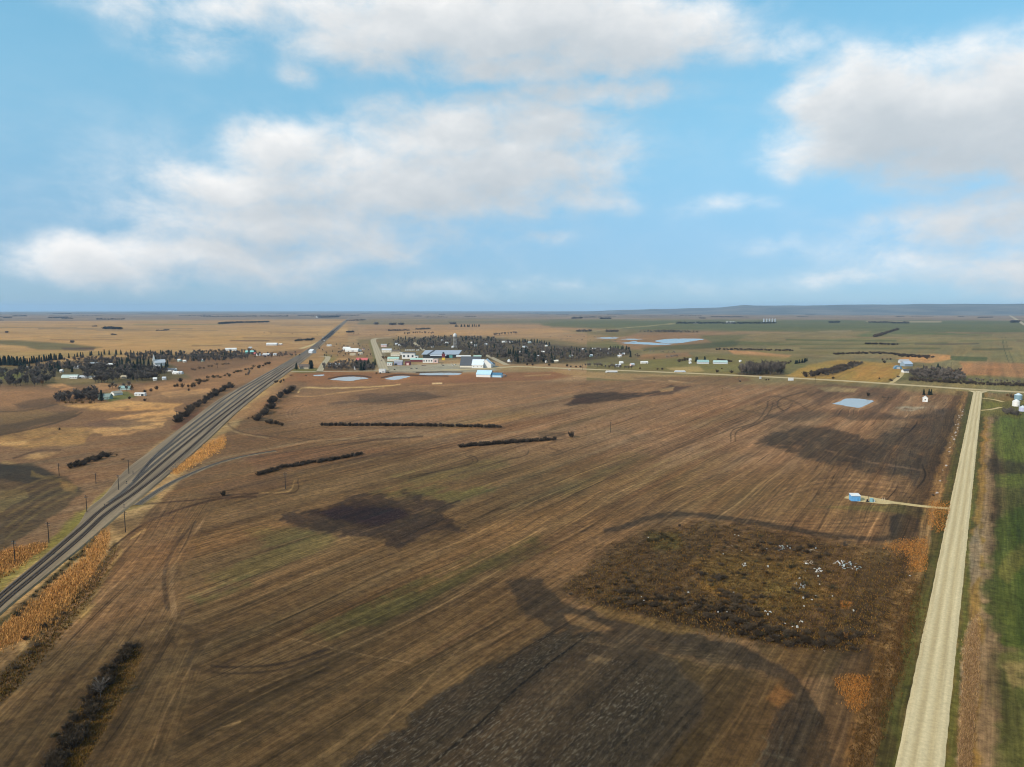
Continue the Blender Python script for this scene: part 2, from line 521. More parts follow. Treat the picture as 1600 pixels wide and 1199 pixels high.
for poly in ([(0, 598), (0, 574), (60, 570), (130, 562), (300, 553), (330, 560), (262, 590), (190, 600), (90, 592), (60, 606)],
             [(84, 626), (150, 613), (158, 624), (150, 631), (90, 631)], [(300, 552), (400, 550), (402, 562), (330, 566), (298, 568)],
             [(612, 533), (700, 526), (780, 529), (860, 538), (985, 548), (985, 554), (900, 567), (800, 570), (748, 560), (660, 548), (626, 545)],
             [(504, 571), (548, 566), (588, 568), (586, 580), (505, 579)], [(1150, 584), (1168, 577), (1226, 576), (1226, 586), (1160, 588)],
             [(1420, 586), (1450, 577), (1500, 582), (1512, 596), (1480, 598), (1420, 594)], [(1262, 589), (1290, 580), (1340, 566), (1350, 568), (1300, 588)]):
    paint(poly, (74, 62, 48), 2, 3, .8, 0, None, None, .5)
for (x0, y0, x1, y1) in ((895, 588, 1000, 594), (1000, 594, 1100, 601), (820, 588, 860, 585)):
    stroke([(x0, y0), (x1, y1)], .8, (184, 150, 110), .8, 1.5, .8)
stroke([(1045, 595), (1098, 601)], (1.2, .6), (196, 160, 122), .7, .6, .8)

paint([(225, 830), (300, 720), (390, 650), (460, 590), (480, 600), (470, 640), (450, 700), (420, 740), (260, 800)], (122, 92, 66), 4, 5, .97)
# --- the big field: stubble, lighter towards the town, foreground light falloff painted in
paint([(-900, 2400), (-300, 1199), (0, 1060), (90, 960), (200, 836), (262, 772), (400, 722), (430, 640), (462, 606), (800, 596), (1000, 596), (1180, 600), (1300, 602),
       (1512, 618), (1500, 690), (1470, 800), (1400, 1199), (1300, 2400)], (122, 92, 64), 3, 4, 1.0)
paint([(440, 640), (470, 606), (620, 604), (800, 598), (1000, 598), (1250, 604), (1480, 622), (1480, 650), (1330, 690), (1150, 752), (1000, 790), (820, 740), (640, 690), (460, 664)],
      (147, 112, 84), 26, 10, .95, .6)
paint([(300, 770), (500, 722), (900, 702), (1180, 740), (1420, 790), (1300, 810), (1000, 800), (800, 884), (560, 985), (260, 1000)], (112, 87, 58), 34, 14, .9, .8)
paint([(-600, 1400), (-100, 1100), (60, 1010), (300, 968), (640, 910), (860, 900), (900, 1000), (700, 1199), (600, 1500)], (92, 72, 47), 44, 20, .9, .8)  # vignette-like darkening of the foreground painted into the soil colour
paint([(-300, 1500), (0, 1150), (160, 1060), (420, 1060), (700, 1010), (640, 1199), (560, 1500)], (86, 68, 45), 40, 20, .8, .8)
# green regrowth along the rows
for poly, c, o in (([(530, 965), (720, 885), (832, 845), (856, 858), (740, 905), (590, 985)], (72, 66, 35), .8),
                   ([(320, 905), (430, 850), (520, 826), (520, 848), (410, 900)], (92, 88, 50), .5),
                   ([(585, 772), (680, 764), (770, 766), (720, 782), (640, 780)], (92, 92, 48), .6),
                   ([(620, 745), (780, 716), (800, 726), (650, 762)], (108, 96, 58), .5),
                   ([(380, 830), (450, 820), (500, 838), (430, 862)], (100, 92, 54), .5),
                   ([(300, 935), (390, 905), (400, 915), (310, 950)], (80, 80, 48), .6),
                   ([(840, 770), (1000, 705), (1040, 712), (900, 776)], (112, 96, 62), .5),
                   ([(1000, 760), (1120, 705), (1160, 700), (1060, 765)], (114, 94, 64), .4),
                   ([(660, 665), (800, 640), (860, 645), (720, 676)], (140, 114, 74), .5),
                   ([(1050, 660), (1180, 632), (1220, 632), (1100, 672)], (128, 104, 74), .5),
                   ([(480, 985), (620, 930), (660, 930), (520, 1000)], (84, 78, 46), .6)):
    paint(poly, c, 8, 10, o, 1.2)
# rust and tan bands along the rows
for k in range(46):
    x0, y0 = random.uniform(100, 1250), random.uniform(640, 1120)
    if x0 > 860 and y0 > 800:
        continue
    ln = random.uniform(60, 320) * (.5 + (y0 - 600) / 600)
    sl = -(y0 - 484) / (1555 - x0)
    c = random.choice(((136, 98, 66), (140, 108, 76), (106, 80, 58), (96, 74, 56), (112, 92, 62)))
    f = .92 if y0 < 800 else (.84 if y0 < 950 else .74)  # bands take the same painted foreground darkening
    stroke([(x0, y0), (x0 + ln / 2, y0 + ln / 2 * -abs(sl) * -1 * (-1 if sl < 0 else 1)), (x0 + ln, y0 + ln * sl)], (random.uniform(2, 5), random.uniform(1, 3)),
           tuple(v * f for v in c), 4, 5, .45)
# dark wet hollows
paint([(437, 800), (520, 796), (545, 776), (600, 771), (622, 778), (640, 770), (700, 786), (722, 782), (690, 800), (715, 825), (732, 832), (660, 838), (628, 860), (600, 846),
       (560, 836), (500, 836), (440, 812)], (62, 47, 37), 4, 9, .95, .9, t=.4, grain=.3)
paint([(490, 796), (560, 786), (620, 788), (642, 804), (594, 826), (530, 816)], (40, 25, 17), 8, 8, .95, .6)
paint([(882, 633), (905, 615), (940, 612), (1005, 614), (1050, 603), (1072, 605), (1000, 622), (930, 631)], (70, 54, 44), 2.5, 7, .95, .6)
paint([(884, 631), (908, 621), (928, 622), (922, 630)], (72, 50, 40), 2, 4, .8)
paint([(514, 630), (560, 615), (650, 612), (706, 620), (622, 631)], (100, 78, 62), 3, 6, .9, .7)
paint([(1184, 691), (1230, 668), (1290, 665), (1342, 685), (1392, 702), (1470, 716), (1478, 738), (1430, 746), (1350, 735), (1270, 716), (1230, 706)], (70, 56, 44), 5, 12, .92, .9, t=.3, grain=.3)
paint([(1355, 690), (1400, 676), (1470, 640), (1508, 640), (1500, 690), (1480, 745), (1440, 772), (1415, 740), (1440, 712)], (76, 62, 50), 6, 9, .85, .8, t=.3)
paint([(1300, 645), (1360, 642), (1410, 652), (1500, 636), (1508, 642), (1440, 655), (1330, 657)], (90, 72, 58), 3, 6, .85)
paint([(1180, 650), (1260, 640), (1300, 644), (1280, 655), (1240, 660)], (98, 78, 62), 3, 6, .75)
paint([(1010, 620), (1050, 606), (1078, 604), (1060, 612), (1050, 616)], (88, 66, 54), 1.5, 3, .9)
paint([(1028, 609), (1054, 605), (1052, 611), (1034, 613)], (160, 128, 92), 1, 2, .9)
stroke([(1290, 704), (1330, 715), (1380, 726), (1440, 735)], 1.0, (128, 100, 80), 1, 3, .7, 1.2)
stroke([(1150, 640), (1240, 652), (1330, 648)], 1.2, (102, 82, 64), 1.5, 3, .6)
# pond surrounds and pale alkali
paint([(1262, 616), (1300, 600), (1340, 604), (1400, 608), (1420, 622), (1395, 640), (1340, 648), (1290, 642)], (112, 84, 64), 5, 6, .85)
paint([(1277, 606), (1300, 604), (1340, 608), (1335, 613), (1290, 612)], (150, 126, 92), 1.5, 2, .9)
paint([(1285, 636), (1300, 626), (1320, 620), (1370, 624), (1372, 631), (1345, 642), (1300, 641)], (152, 116, 88), 2.5, 3, .9)
paint([(1395, 637), (1420, 634), (1462, 635), (1440, 638), (1425, 642), (1405, 641)], (168, 152, 134), 1.5, 4, .9, 0, None, None, .8)
stroke([(1180, 630), (1210, 620), (1240, 628), (1262, 640)], 1.5, (98, 76, 58), 1.5, 3, .6)
# wheel tracks
for pts, w, c, o in (([(1142, 690), (1146, 672), (1180, 660), (1196, 640), (1200, 628)], .8, (96, 74, 56), .75), ([(1149, 690), (1152, 674), (1186, 661), (1203, 642), (1207, 630)], .8, (96, 74, 56), .75),
                     ([(1224, 642), (1214, 633), (1224, 622), (1260, 612)], .9, (100, 78, 58), .7), ([(1160, 668), (1220, 646), (1238, 630)], .8, (104, 80, 60), .6),
                     ([(735, 712), (745, 717), (735, 726), (640, 745)], .9, (92, 72, 52), .7), ([(728, 712), (738, 718), (728, 727), (640, 748)], .8, (96, 74, 54), .6),
                     ([(826, 704), (820, 712), (780, 722), (700, 745)], .9, (98, 76, 56), .7), ([(330, 1041), (370, 1043), (440, 1037), (520, 1012)], 1.8, (70, 54, 40), .75),
                     ([(330, 1051), (370, 1053), (440, 1046), (520, 1020)], 1.6, (70, 54, 40), .7), ([(420, 990), (480, 1004), (560, 1022), (640, 1036)], .9, (122, 98, 70), .55),
                     ([(240, 1170), (260, 1110), (300, 1040), (340, 990)], (1.3, .8), (114, 90, 64), .5), ([(390, 1080), (520, 1025), (680, 950), (800, 890)], (1.2, .8), (124, 98, 68), .6),
                     ([(540, 1199), (700, 1030), (780, 965)], 1.4, (118, 92, 64), .4), ([(262, 972), (300, 985), (308, 1010), (296, 1040), (330, 1048)], 4, (84, 66, 48), .32),
                     ([(258, 980), (280, 1020), (310, 1044)], 2.5, (84, 66, 48), .28), ([(320, 1150), (345, 1138), (375, 1128)], (.6, 1.8), (140, 112, 78), .55),
                     ([(272, 962), (268, 900), (290, 850), (318, 815)], (5, 2), (132, 104, 76), .45), ([(262, 950), (256, 900), (276, 850), (306, 815)], (4, 2), (92, 72, 54), .5),
                     ([(200, 790), (300, 782), (380, 772), (458, 770), (466, 750)], (1.2, .8), (84, 60, 44), .7), ([(170, 860), (220, 822), (270, 800), (340, 780), (400, 776)], 1.6, (92, 66, 48), .7),
                     ([(405, 771), (450, 768), (460, 752)], .9, (150, 118, 80), .6), ([(920, 930), (800, 985), (640, 1060)], 1.2, (112, 88, 62), .5),
                     ([(946, 668), (980, 678), (1000, 690)], .9, (118, 94, 66), .5), ([(860, 700), (880, 708), (860, 712)], 1.2, (108, 84, 64), .5),
                     ([(1392, 672), (1420, 690), (1450, 694)], .9, (104, 82, 60), .5), ([(1440, 720), (1448, 690), (1452, 670)], .8, (110, 84, 62), .5)):
    stroke(pts, w, tuple(v * (.86 if c[0] < 112 else 1.08) for v in c), 1.0, 1.2, min(1, o * 1.35))
# headland arcs round the pump shed and at the west end
for k in range(5):
    stroke([(1190 - 6 * k, 794 + 2 * k), (1240, 772 - 3 * k), (1300, 762 - 4 * k), (1360, 764 - 4 * k), (1420, 772 - 4 * k)], 1.0, ((96, 74, 54), (140, 108, 78))[k % 2], 1.2, 1.5, .55)
for k in range(5):
    stroke([(1150 + 5 * k, 818 - 3 * k), (1260, 824 - 2 * k), (1370, 822 - 4 * k), (1392 - 5 * k, 806 - k), (1340, 796 + k)], 1.1, ((92, 70, 50), (138, 106, 74))[k % 2], 1.2, 1.5, .5)
for k in range(6):
    stroke([(560, 620 + k), (490 - 3 * k, 626 + k), (462 - 3 * k, 645), (482 - 2 * k, 657 + k), (560, 660 + k), (700, 655 + 1.5 * k)], .9, ((116, 88, 66), (156, 120, 90))[k % 2], 1, 1.2, .55)
# pale grass edges of the marsh
stroke([(466, 613), (475, 606), (520, 606.5), (600, 603.5), (625, 601)], (1.2, .8), (204, 166, 116), .8, 1.2, .9, .5)
stroke([(460, 619), (490, 619), (540, 613), (600, 606)], .9, (192, 150, 106), .8, 1.2, .8, .5)
stroke([(676, 599.5), (690, 599)], 1.2, (222, 190, 150), .6, .5, .9)
stroke([(640, 604), (800, 597), (900, 592)], .8, (178, 138, 100), 1, 2, .5)
# trails beside the railway
stroke([(270, 752), (330, 722), (390, 708), (460, 694), (540, 686), (660, 680), (760, 677), (900, 672)], (2.2, .8), (140, 116, 90), .9, 1.0, .6)
stroke([(388, 716), (470, 704), (560, 691), (660, 682)], 1.0, (76, 56, 42), .8, .8, .8)
for pts in ([(513, 592), (530, 588.6), (548, 587.4), (566, 588), (580, 590)], [(596, 590.4), (612, 586.8), (628, 585.8), (648, 586.8), (700, 588)], [(650, 582.2), (690, 581.4), (722, 581.8)]):
    stroke(pts, 1.0, (62, 44, 32), .7, .8, .85)
for pts in ([(520, 596), (548, 597.4), (576, 594)], [(604, 595.4), (630, 593), (644, 589.4)]):
    stroke(pts, .8, (178, 128, 88), .7, .8, .7)
stroke([(366, 640), (356, 660), (372, 673), (420, 682), (520, 688), (640, 684)], (1.2, .9), (92, 70, 54), .9, 1, .75)
stroke([(362, 640), (352, 660), (368, 675), (420, 685)], .8, (168, 138, 104), .7, .8, .7)
stroke([(440, 700), (500, 688), (560, 686)], 1.0, (168, 132, 98), .8, 1, .5)
stroke([(505, 669), (640, 668.5), (788, 669)], 1.6, (112, 84, 62), 1.2, 1, .6)
stroke([(640, 652), (760, 658), (820, 664)], 1.2, (128, 98, 72), 1.5, 2, .4)
stroke([(400, 745), (480, 728), (570, 712)], 3, (98, 74, 54), 3, 2, .6)
stroke([(460, 738), (570, 715), (640, 708)], 1.0, (84, 62, 46), .9, 1, .7)
stroke([(640, 703), (720, 699)], .9, (98, 74, 56), .9, 1, .6)
paint([(840, 676), (885, 676), (884, 684), (842, 684)], (100, 80, 62), 2, 4, .7)
paint([(380, 714), (460, 702), (560, 700), (640, 702), (520, 720), (400, 735)], (122, 88, 66), 6, 6, .6)
paint([(300, 770), (400, 740), (460, 744), (450, 760), (330, 778)], (108, 80, 58), 6, 6, .7)

# --- tilled black ground in front
paint([(795, 912), (812, 904), (840, 905), (880, 940), (960, 962), (1080, 988), (1180, 1018), (1250, 1062), (1288, 1120), (1300, 1199), (1310, 1500), (1120, 1500), (1180, 1199),
       (1214, 1110), (1240, 1086), (1226, 1066), (1150, 1042), (1030, 1018), (935, 986), (860, 988), (818, 960)], (66, 53, 40), 4, 8, .97, .5, t=.35)
paint([(300, 1500), (535, 1199), (700, 1077), (860, 986), (940, 986), (1040, 1030), (1096, 1080), (1092, 1122), (1022, 1199), (860, 1500)], (60, 49, 37), 4, 8, .97, .6, t=1.0)
paint([(640, 1190), (760, 1120), (900, 1035), (935, 1020), (960, 1030), (900, 1090), (800, 1199), (640, 1320)], (74, 60, 44), 10, 10, .6, 1.2, t=1.3)
paint([(960, 1040), (1010, 1042), (1040, 1060), (960, 1110), (880, 1199), (820, 1199)], (74, 60, 44), 8, 8, .5, 1.2, t=1.2)
paint([(1028, 1022), (1150, 1045), (1228, 1068), (1240, 1088), (1210, 1112), (1180, 1199), (1120, 1500), (860, 1500), (1022, 1199), (1092, 1122), (1096, 1080)], (80, 62, 38), 6, 10, .95)
paint([(1215, 1070), (1240, 1085), (1215, 1105), (1196, 1090)], (124, 86, 46), 4, 4, .7)
paint([(880, 960), (912, 962), (960, 984), (930, 986), (890, 974)], (120, 91, 60), 2.5, 2, .9)
paint([(920, 1022), (958, 1030), (946, 1036), (916, 1032)], (112, 92, 68), 3, 3, .7)
for k in range(6):
    stroke([(960 + 4 * k, 1012 + k), (1000 + 8 * k, 1010 + 3 * k), (1036 + 6 * k, 1034 + 2 * k), (1034 + 6 * k, 1064)], .9, ((112, 96, 76), (58, 48, 40))[k % 2], .8, 1, .6)
for k in range(7):
    stroke([(880 + 10 * k, 1000 + k), (1000, 1012 + 4 * k - 14), (1140, 1040 + 3 * k - 10), (1200, 1056 + 4 * k - 12)], .8, (104, 84, 60), .9, 1.5, .4)
for pts in ([(1175, 1199), (1200, 1165), (1190, 1150)], [(1188, 1176), (1240, 1188)], [(1215, 1186), (1222, 1150)]):
    stroke(pts, 1.6, (98, 90, 76), 1.4, 1.5, .4)

paint([(930, 992), (960, 988), (1040, 1024), (1100, 1078), (1096, 1126), (1030, 1199), (960, 1330), (900, 1330), (985, 1199), (1050, 1120), (1046, 1080), (1000, 1046)], (66, 54, 42), 12, 10, .85, .8, t=.15)
# --- the old dump
paint([(868, 922), (945, 862), (1020, 826), (1110, 812), (1230, 832), (1330, 852), (1424, 862), (1440, 900), (1400, 962), (1345, 1022), (1250, 1012), (1100, 986), (950, 950)],
      (86, 66, 44), 9, 18, .97, .6, r=1.0)
paint([(1010, 835), (1060, 830), (1065, 858), (1020, 862)], (76, 70, 36), 6, 8, .7)
paint([(1090, 880), (1160, 866), (1260, 872), (1270, 905), (1300, 935), (1220, 960), (1130, 945), (1100, 905)], (106, 82, 42), 8, 14, .85)
paint([(1085, 905), (1130, 918), (1180, 940), (1150, 946), (1100, 925)], (134, 96, 44), 4, 8, .8)
paint([(1195, 905), (1240, 915), (1235, 930), (1200, 925)], (116, 96, 50), 5, 6, .7)
paint([(915, 925), (1010, 945), (1100, 955), (1140, 940), (1200, 985), (1340, 995), (1335, 1020), (1250, 1014), (1100, 986), (960, 952)], (58, 44, 28), 6, 10, .85)
paint([(900, 935), (1000, 962), (1100, 984), (1060, 992), (950, 965)], (112, 86, 48), 3, 6, .7)
paint([(1290, 860), (1420, 868), (1425, 910), (1330, 940), (1300, 900)], (86, 65, 42), 10, 8, .9, r=.5)
paint([(1330, 850), (1420, 862), (1400, 880), (1340, 880)], (112, 88, 58), 8, 8, .8)
paint([(1180, 1005), (1330, 1020), (1300, 1060), (1255, 1062), (1190, 1022)], (92, 71, 44), 4, 8, .9)
stroke([(948, 830), (985, 820), (1020, 808), (1062, 803), (1130, 809), (1230, 826), (1300, 838), (1370, 842), (1425, 836)], (4.6, 3.6), (66, 54, 43), 2.2, 4, .95, .25)
stroke([(1000, 822), (1040, 812), (1090, 806)], 1.2, (104, 84, 66), 1, 1, .6)
paint([(1388, 806), (1420, 800), (1448, 815), (1440, 832), (1410, 840), (1392, 838)], (64, 53, 43), 3, 6, .95, t=.2)
paint([(1405, 786), (1448, 792), (1446, 812), (1415, 800)], (104, 92, 52), 3, 5, .85)
paint([(1280, 792), (1400, 788), (1450, 795), (1450, 806), (1380, 800)], (98, 88, 50), 3, 5, .8)
# scrub and reeds between the dump and the road
paint([(1425, 905), (1445, 900), (1432, 980), (1400, 1070), (1340, 1220), (1320, 1199), (1350, 1100), (1360, 1040), (1390, 970)], (80, 59, 36), 5, 8, .9, r=.9)
paint([(1376, 852), (1420, 846), (1452, 836), (1450, 892), (1422, 896), (1425, 868)], (170, 118, 62), 3.5, 8, .9)
paint([(1440, 832), (1456, 822), (1458, 850), (1430, 852)], (160, 140, 122), 3, 4, .8)
paint([(1452, 786), (1486, 782), (1484, 800), (1470, 836), (1448, 816)], (170, 116, 58), 3.5, 7, .88)
paint([(1302, 1062), (1330, 1052), (1364, 1062), (1352, 1100), (1340, 1118), (1326, 1098)], (158, 108, 54), 3.5, 6, .9)
stroke([(1338, 1115), (1332, 1140), (1324, 1199), (1318, 1260)], (5, 8), (156, 108, 54), 2.5, 4, .85, .4)
paint([(1334, 1170), (1350, 1165), (1352, 1199), (1330, 1230)], (132, 126, 120), 4, 4, .7)
paint([(1345, 985), (1376, 1000), (1380, 1040), (1366, 1045)], (160, 106, 54), 3, 6, .85, 0, None, None, .6)
paint([(1312, 938), (1330, 940), (1326, 952), (1314, 948)], (188, 116, 34), 2, 3, .85)

# --- north-west of the railway
paint([(-900, 1100), (-60, 950), (0, 925), (140, 790), (250, 690), (330, 636), (430, 576), (480, 545), (300, 562), (100, 572), (-60, 580)], (132, 100, 74), 3, 4, .97)
paint([(-40, 608), (150, 612), (240, 600), (330, 585), (430, 560), (470, 548), (420, 585), (330, 615), (250, 625), (100, 632), (-40, 640)], (160, 120, 86), 4, 8, .85)
paint([(-40, 570), (90, 575), (250, 560), (300, 590), (200, 600), (80, 603), (-40, 600)], (100, 94, 62), 4, 6, .8)
paint([(-40, 580), (40, 582), (40, 592), (-40, 592)], (116, 118, 66), 2, 3, .8)
paint([(85, 588), (140, 590), (150, 598), (90, 600)], (150, 126, 86), 2, 4, .7)
for poly, c, o in (([(96, 634), (200, 626), (285, 632), (268, 640), (150, 642)], (202, 154, 98), .95), ([(162, 655), (272, 638), (284, 650), (205, 667)], (208, 160, 106), .95),
                   ([(118, 670), (262, 656), (254, 668), (140, 676)], (204, 156, 104), .92), ([(-30, 690), (20, 676), (60, 668), (150, 668), (130, 695), (30, 702)], (168, 130, 82), .9),
                   ([(0, 692), (40, 690), (40, 698), (0, 698)], (198, 156, 104), .8), ([(150, 672), (230, 668), (200, 680), (160, 680)], (196, 150, 100), .8),
                   ([(75, 603), (95, 600), (120, 606), (100, 610)], (204, 150, 100), .9), ([(30, 716), (60, 709), (95, 708), (60, 717)], (186, 146, 98), .85),
                   ([(0, 718), (24, 721), (20, 726), (0, 726)], (176, 150, 100), .8), ([(255, 615), (330, 605), (340, 612), (260, 622)], (196, 146, 98), .8),
                   ([(300, 660), (330, 648), (345, 655), (310, 672)], (184, 140, 82), .7), ([(150, 600), (165, 598), (190, 606), (160, 610)], (186, 140, 98), .8),
                   ([(225, 605), (300, 596), (310, 602), (240, 614)], (188, 142, 98), .6)):
    paint(poly, c, 2, 9, o, 0, None, None, .5)
paint([(160, 655), (220, 655), (200, 664), (150, 668), (130, 662)], (118, 90, 76), 3, 5, .7)
paint([(150, 615), (200, 612), (215, 620), (170, 628)], (104, 112, 58), 2, 3, .85)
paint([(190, 655), (240, 660), (200, 668), (150, 666)], (110, 88, 72), 2, 5, .7)
paint([(-200, 760), (0, 724), (42, 722), (104, 746), (134, 770), (104, 792), (0, 866), (-300, 990)], (88, 71, 52), 3, 6, .95, t=.2)
paint([(-100, 735), (0, 725), (60, 729), (92, 746), (42, 756), (0, 750)], (56, 50, 44), 3, 6, .92)
paint([(-60, 770), (0, 764), (40, 765), (46, 778), (0, 802), (-60, 830)], (116, 98, 66), 2, 3, .92)
for k in range(9):
    stroke([(10, 842 - 9 * k), (70, 795 - 6 * k), (120 - 4 * k, 768 - 3 * k), (100 - 5 * k, 752 - k), (50, 744 - k)], 1.0, ((124, 104, 64), (62, 52, 40))[k % 2], 1.6, 2, .6)
paint([(95, 752), (120, 758), (118, 770), (100, 766)], (150, 116, 70), 3, 4, .7)
paint([(-40, 660), (60, 646), (124, 643), (110, 655), (50, 668), (-40, 690)], (88, 72, 54), 3, 6, .8)
paint([(-40, 645), (60, 640), (90, 646), (20, 662), (-40, 668)], (132, 104, 70), 2, 4, .7)
paint([(20, 632), (70, 622), (110, 620), (80, 636), (30, 640)], (90, 72, 58), 3, 6, .75)
stroke([(-20, 684), (60, 668), (105, 655), (128, 645)], 1.2, (72, 58, 46), 1, 1.5, .75)
stroke([(-20, 645), (40, 642), (90, 632)], 1.0, (78, 62, 50), 1, 2, .6)
stroke([(20, 716), (60, 705), (95, 704)], 1.0, (70, 48, 38), .8, 2, .7)
paint([(265, 668), (300, 645), (345, 640), (320, 662), (285, 690)], (112, 74, 58), 4, 6, .7)
# rail verges
stroke([(-60, 975), (0, 915), (60, 868), (140, 800), (200, 742), (250, 704), (320, 655), (400, 602), (470, 556)], (9, 2), (142, 126, 66), 3, 4, .9)
paint([(60, 860), (120, 800), (150, 790), (142, 812), (90, 850)], (126, 114, 52), 4, 5, .7)
paint([(-120, 960), (0, 862), (72, 846), (74, 852), (0, 905), (-120, 1010)], (188, 130, 74), 3, 6, .92, 0, None, None, .3)
paint([(-20, 900), (20, 888), (10, 905), (-20, 915)], (150, 120, 56), 4, 5, .6)
stroke([(-60, 1010), (0, 975), (60, 925), (110, 880), (160, 830)], (5, 3), (58, 56, 32), 2.5, 4, .85)
paint([(-120, 1060), (0, 985), (60, 935), (120, 880), (160, 828), (172, 824), (172, 850), (150, 890), (110, 945), (60, 990), (0, 1010), (-120, 1110)], (176, 124, 72), 4, 8, .92, 0, None, None, .3)
paint([(20, 950), (60, 925), (80, 920), (60, 955), (30, 965)], (118, 94, 66), 4, 5, .7)
paint([(-120, 1100), (0, 1012), (30, 1000), (20, 1060), (0, 1072), (-120, 1180)], (120, 92, 62), 5, 8, .8, r=.6)
stroke([(-20, 1080), (30, 1030), (70, 985), (110, 940), (150, 895), (180, 850)], (10, 4), (64, 52, 34), 4, 6, .75, .5)
stroke([(100, 980), (140, 940), (170, 890), (190, 860)], (5, 2), (150, 122, 76), 3, 4, .6)
paint([(120, 960), (150, 945), (140, 962), (125, 970)], (152, 122, 70), 4, 5, .6)
paint([(260, 738), (300, 712), (330, 690), (355, 680), (352, 700), (310, 722), (275, 742)], (192, 138, 78), 2.5, 5, .9)
paint([(165, 800), (240, 772), (250, 780), (200, 800)], (112, 100, 56), 4, 6, .6)
paint([(170, 815), (250, 795), (260, 806), (180, 835)], (96, 74, 54), 5, 6, .7)
stroke([(205, 842), (226, 828)], (1.0, 1.6), (176, 138, 86), 1.2, 2, .8, .5)
paint([(350, 664), (420, 610), (460, 585), (470, 600), (440, 612), (400, 650)], (150, 110, 78), 4, 6, .7)
# ground under the near thicket
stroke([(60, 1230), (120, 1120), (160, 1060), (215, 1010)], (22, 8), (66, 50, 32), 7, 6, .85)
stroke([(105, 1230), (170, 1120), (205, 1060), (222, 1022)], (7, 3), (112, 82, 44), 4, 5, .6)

# --- verges of the gravel road, set out across the road itself
ra, rb = G(1437, 1199), G(1528, 612)
rd = (rb - ra).normalized()
off = (GX - ra.x) * rd.y - (GY - ra.y) * rd.x            # metres to the right of the road
alr = (GX - ra.x) * rd.x + (GY - ra.y) * rd.y
onr = (alr > -300) & (alr < (rb - ra).length - 12)
wob = off + 2.2 * fbm(GX / 14, GY / 14, 31, 3)
blend = fbm(GX / 30, GY / 30, 32, 3)


def band(a, b, col, op, soft=.8, jit=0.0):
    w = wob + jit * blend * 3
    m = np.clip((w - a) / soft + .5, 0, 1) * np.clip((b - w) / soft + .5, 0, 1) * op * onr
    LC[:] += (lin(col) / KILL - LC) * m[:, None]


band(-26, -16, (82, 61, 39), .7, 3)
band(-17, -10.5, (128, 96, 58), .85, 2, 1)
band(-13.5, -12, (166, 130, 86), .5, 1, 1)
band(-10.5, -4.0, (92, 82, 42), .95, 1.2)
band(4.0, 9.5, (98, 86, 44), .95, 1.2)
band(-7.5, -5.2, (84, 86, 38), .6, 1, 1)
band(5.5, 7.5, (84, 88, 38), .6, 1, 1)
band(8.5, 12.5, (150, 116, 60), .9, 1.5, 1)
band(12, 19, (148, 120, 92), .95, 1.5, 1)
band(17, 23, (88, 72, 52), .8, 2, 1.5)
# the green field right of the road
gmask = np.clip((wob - 22) / 3, 0, 1) * onr * np.clip(((rb - ra).length - 100 - alr) / 30, 0, 1)
gcol = np.array([lin((88, 98, 42)) / KILL]) * (1 + .28 * blot + .2 * streak)[:, None]
LC += (gcol - LC) * gmask[:, None]
paint([(1502, 1010), (1528, 960), (1532, 1030), (1524, 1100), (1516, 1199), (1510, 1300), (1494, 1300), (1500, 1120)], (174, 150, 126), 4, 8, .9, 0, None, None, .25)
paint([(1512, 850), (1530, 820), (1534, 900), (1522, 920)], (150, 128, 110), 3, 5, .7)
paint([(1545, 715), (1600, 722), (1660, 728), (1660, 745), (1600, 742), (1546, 742)], (62, 54, 42), 3, 7, .75)
paint([(1550, 655), (1660, 650), (1660, 715), (1600, 722), (1550, 712)], (98, 108, 44), 5, 8, .7, .5)
paint([(1555, 742), (1660, 746), (1660, 760), (1555, 762)], (88, 96, 42), 3, 6, .8)
paint([(1550, 762), (1660, 762), (1660, 800), (1560, 800)], (78, 74, 44), 6, 8, .7)
paint([(1555, 800), (1660, 795), (1660, 1000), (1560, 1010), (1540, 960), (1550, 860)], (68, 82, 26), 8, 14, .85, .4)
paint([(1556, 900), (1575, 860), (1600, 850), (1600, 880), (1570, 915)], (116, 108, 54), 5, 8, .6)
paint([(1560, 1020), (1660, 1010), (1660, 1500), (1550, 1500), (1552, 1199)], (88, 92, 42), 10, 14, .75, .4)
paint([(1570, 1040), (1660, 1030), (1660, 1075), (1580, 1070)], (146, 124, 84), 6, 12, .6, 0, None, None, .6)
paint([(1542, 1040), (1556, 1000), (1566, 1060), (1552, 1110), (1540, 1100)], (76, 70, 40), 6, 8, .55)
paint([(1535, 620), (1600, 615), (1600, 655), (1555, 650), (1535, 650)], (112, 104, 52), 3, 4, .9)
paint([(1540, 615), (1590, 614), (1585, 626), (1560, 626)], (138, 110, 70), 2, 4, .8)
paint([(1535, 626), (1564, 632), (1560, 637), (1535, 639)], (118, 116, 50), 1.5, 2, .9)

# natural variation of the soil itself
inside = np.clip((7000 - gr_) / 3000, 0, 1)
amp = np.where(gmask > .3, .16, .36) * inside
fine = fbm(cr / 1.6, al / 26, 45, 2) * fade(1.6, foot) * .5 + fbm(cr / 5, al / 60, 46, 2) * fade(5, foot) * .5
LC *= np.clip(1 + amp * streak + .18 * inside * blot + .12 * W2x * inside + .45 * fine * inside + .08 * inside * fbm(GX / 7, GY / 7, 47, 3) * fade(7, foot_r * .6) * 1.6 + .06 * inside * fbm(GX / 22, GY / 22, 48, 3) * 1.6, .45, 1.7)[:, None]
warmth = (fbm(cr / 12, al / 200, 41, 3) * fade(12, foot) * .12 + fbm(GX / 90, GY / 90, 42, 3) * .08) * inside - .02
LC[:, 0] *= 1 + warmth
LC[:, 2] *= 1 - warmth
LC = LC * .94 + LC.mean(1, keepdims=True) * .06
LC = np.clip(LC, .008, .75)
gz = np.zeros(len(GX))


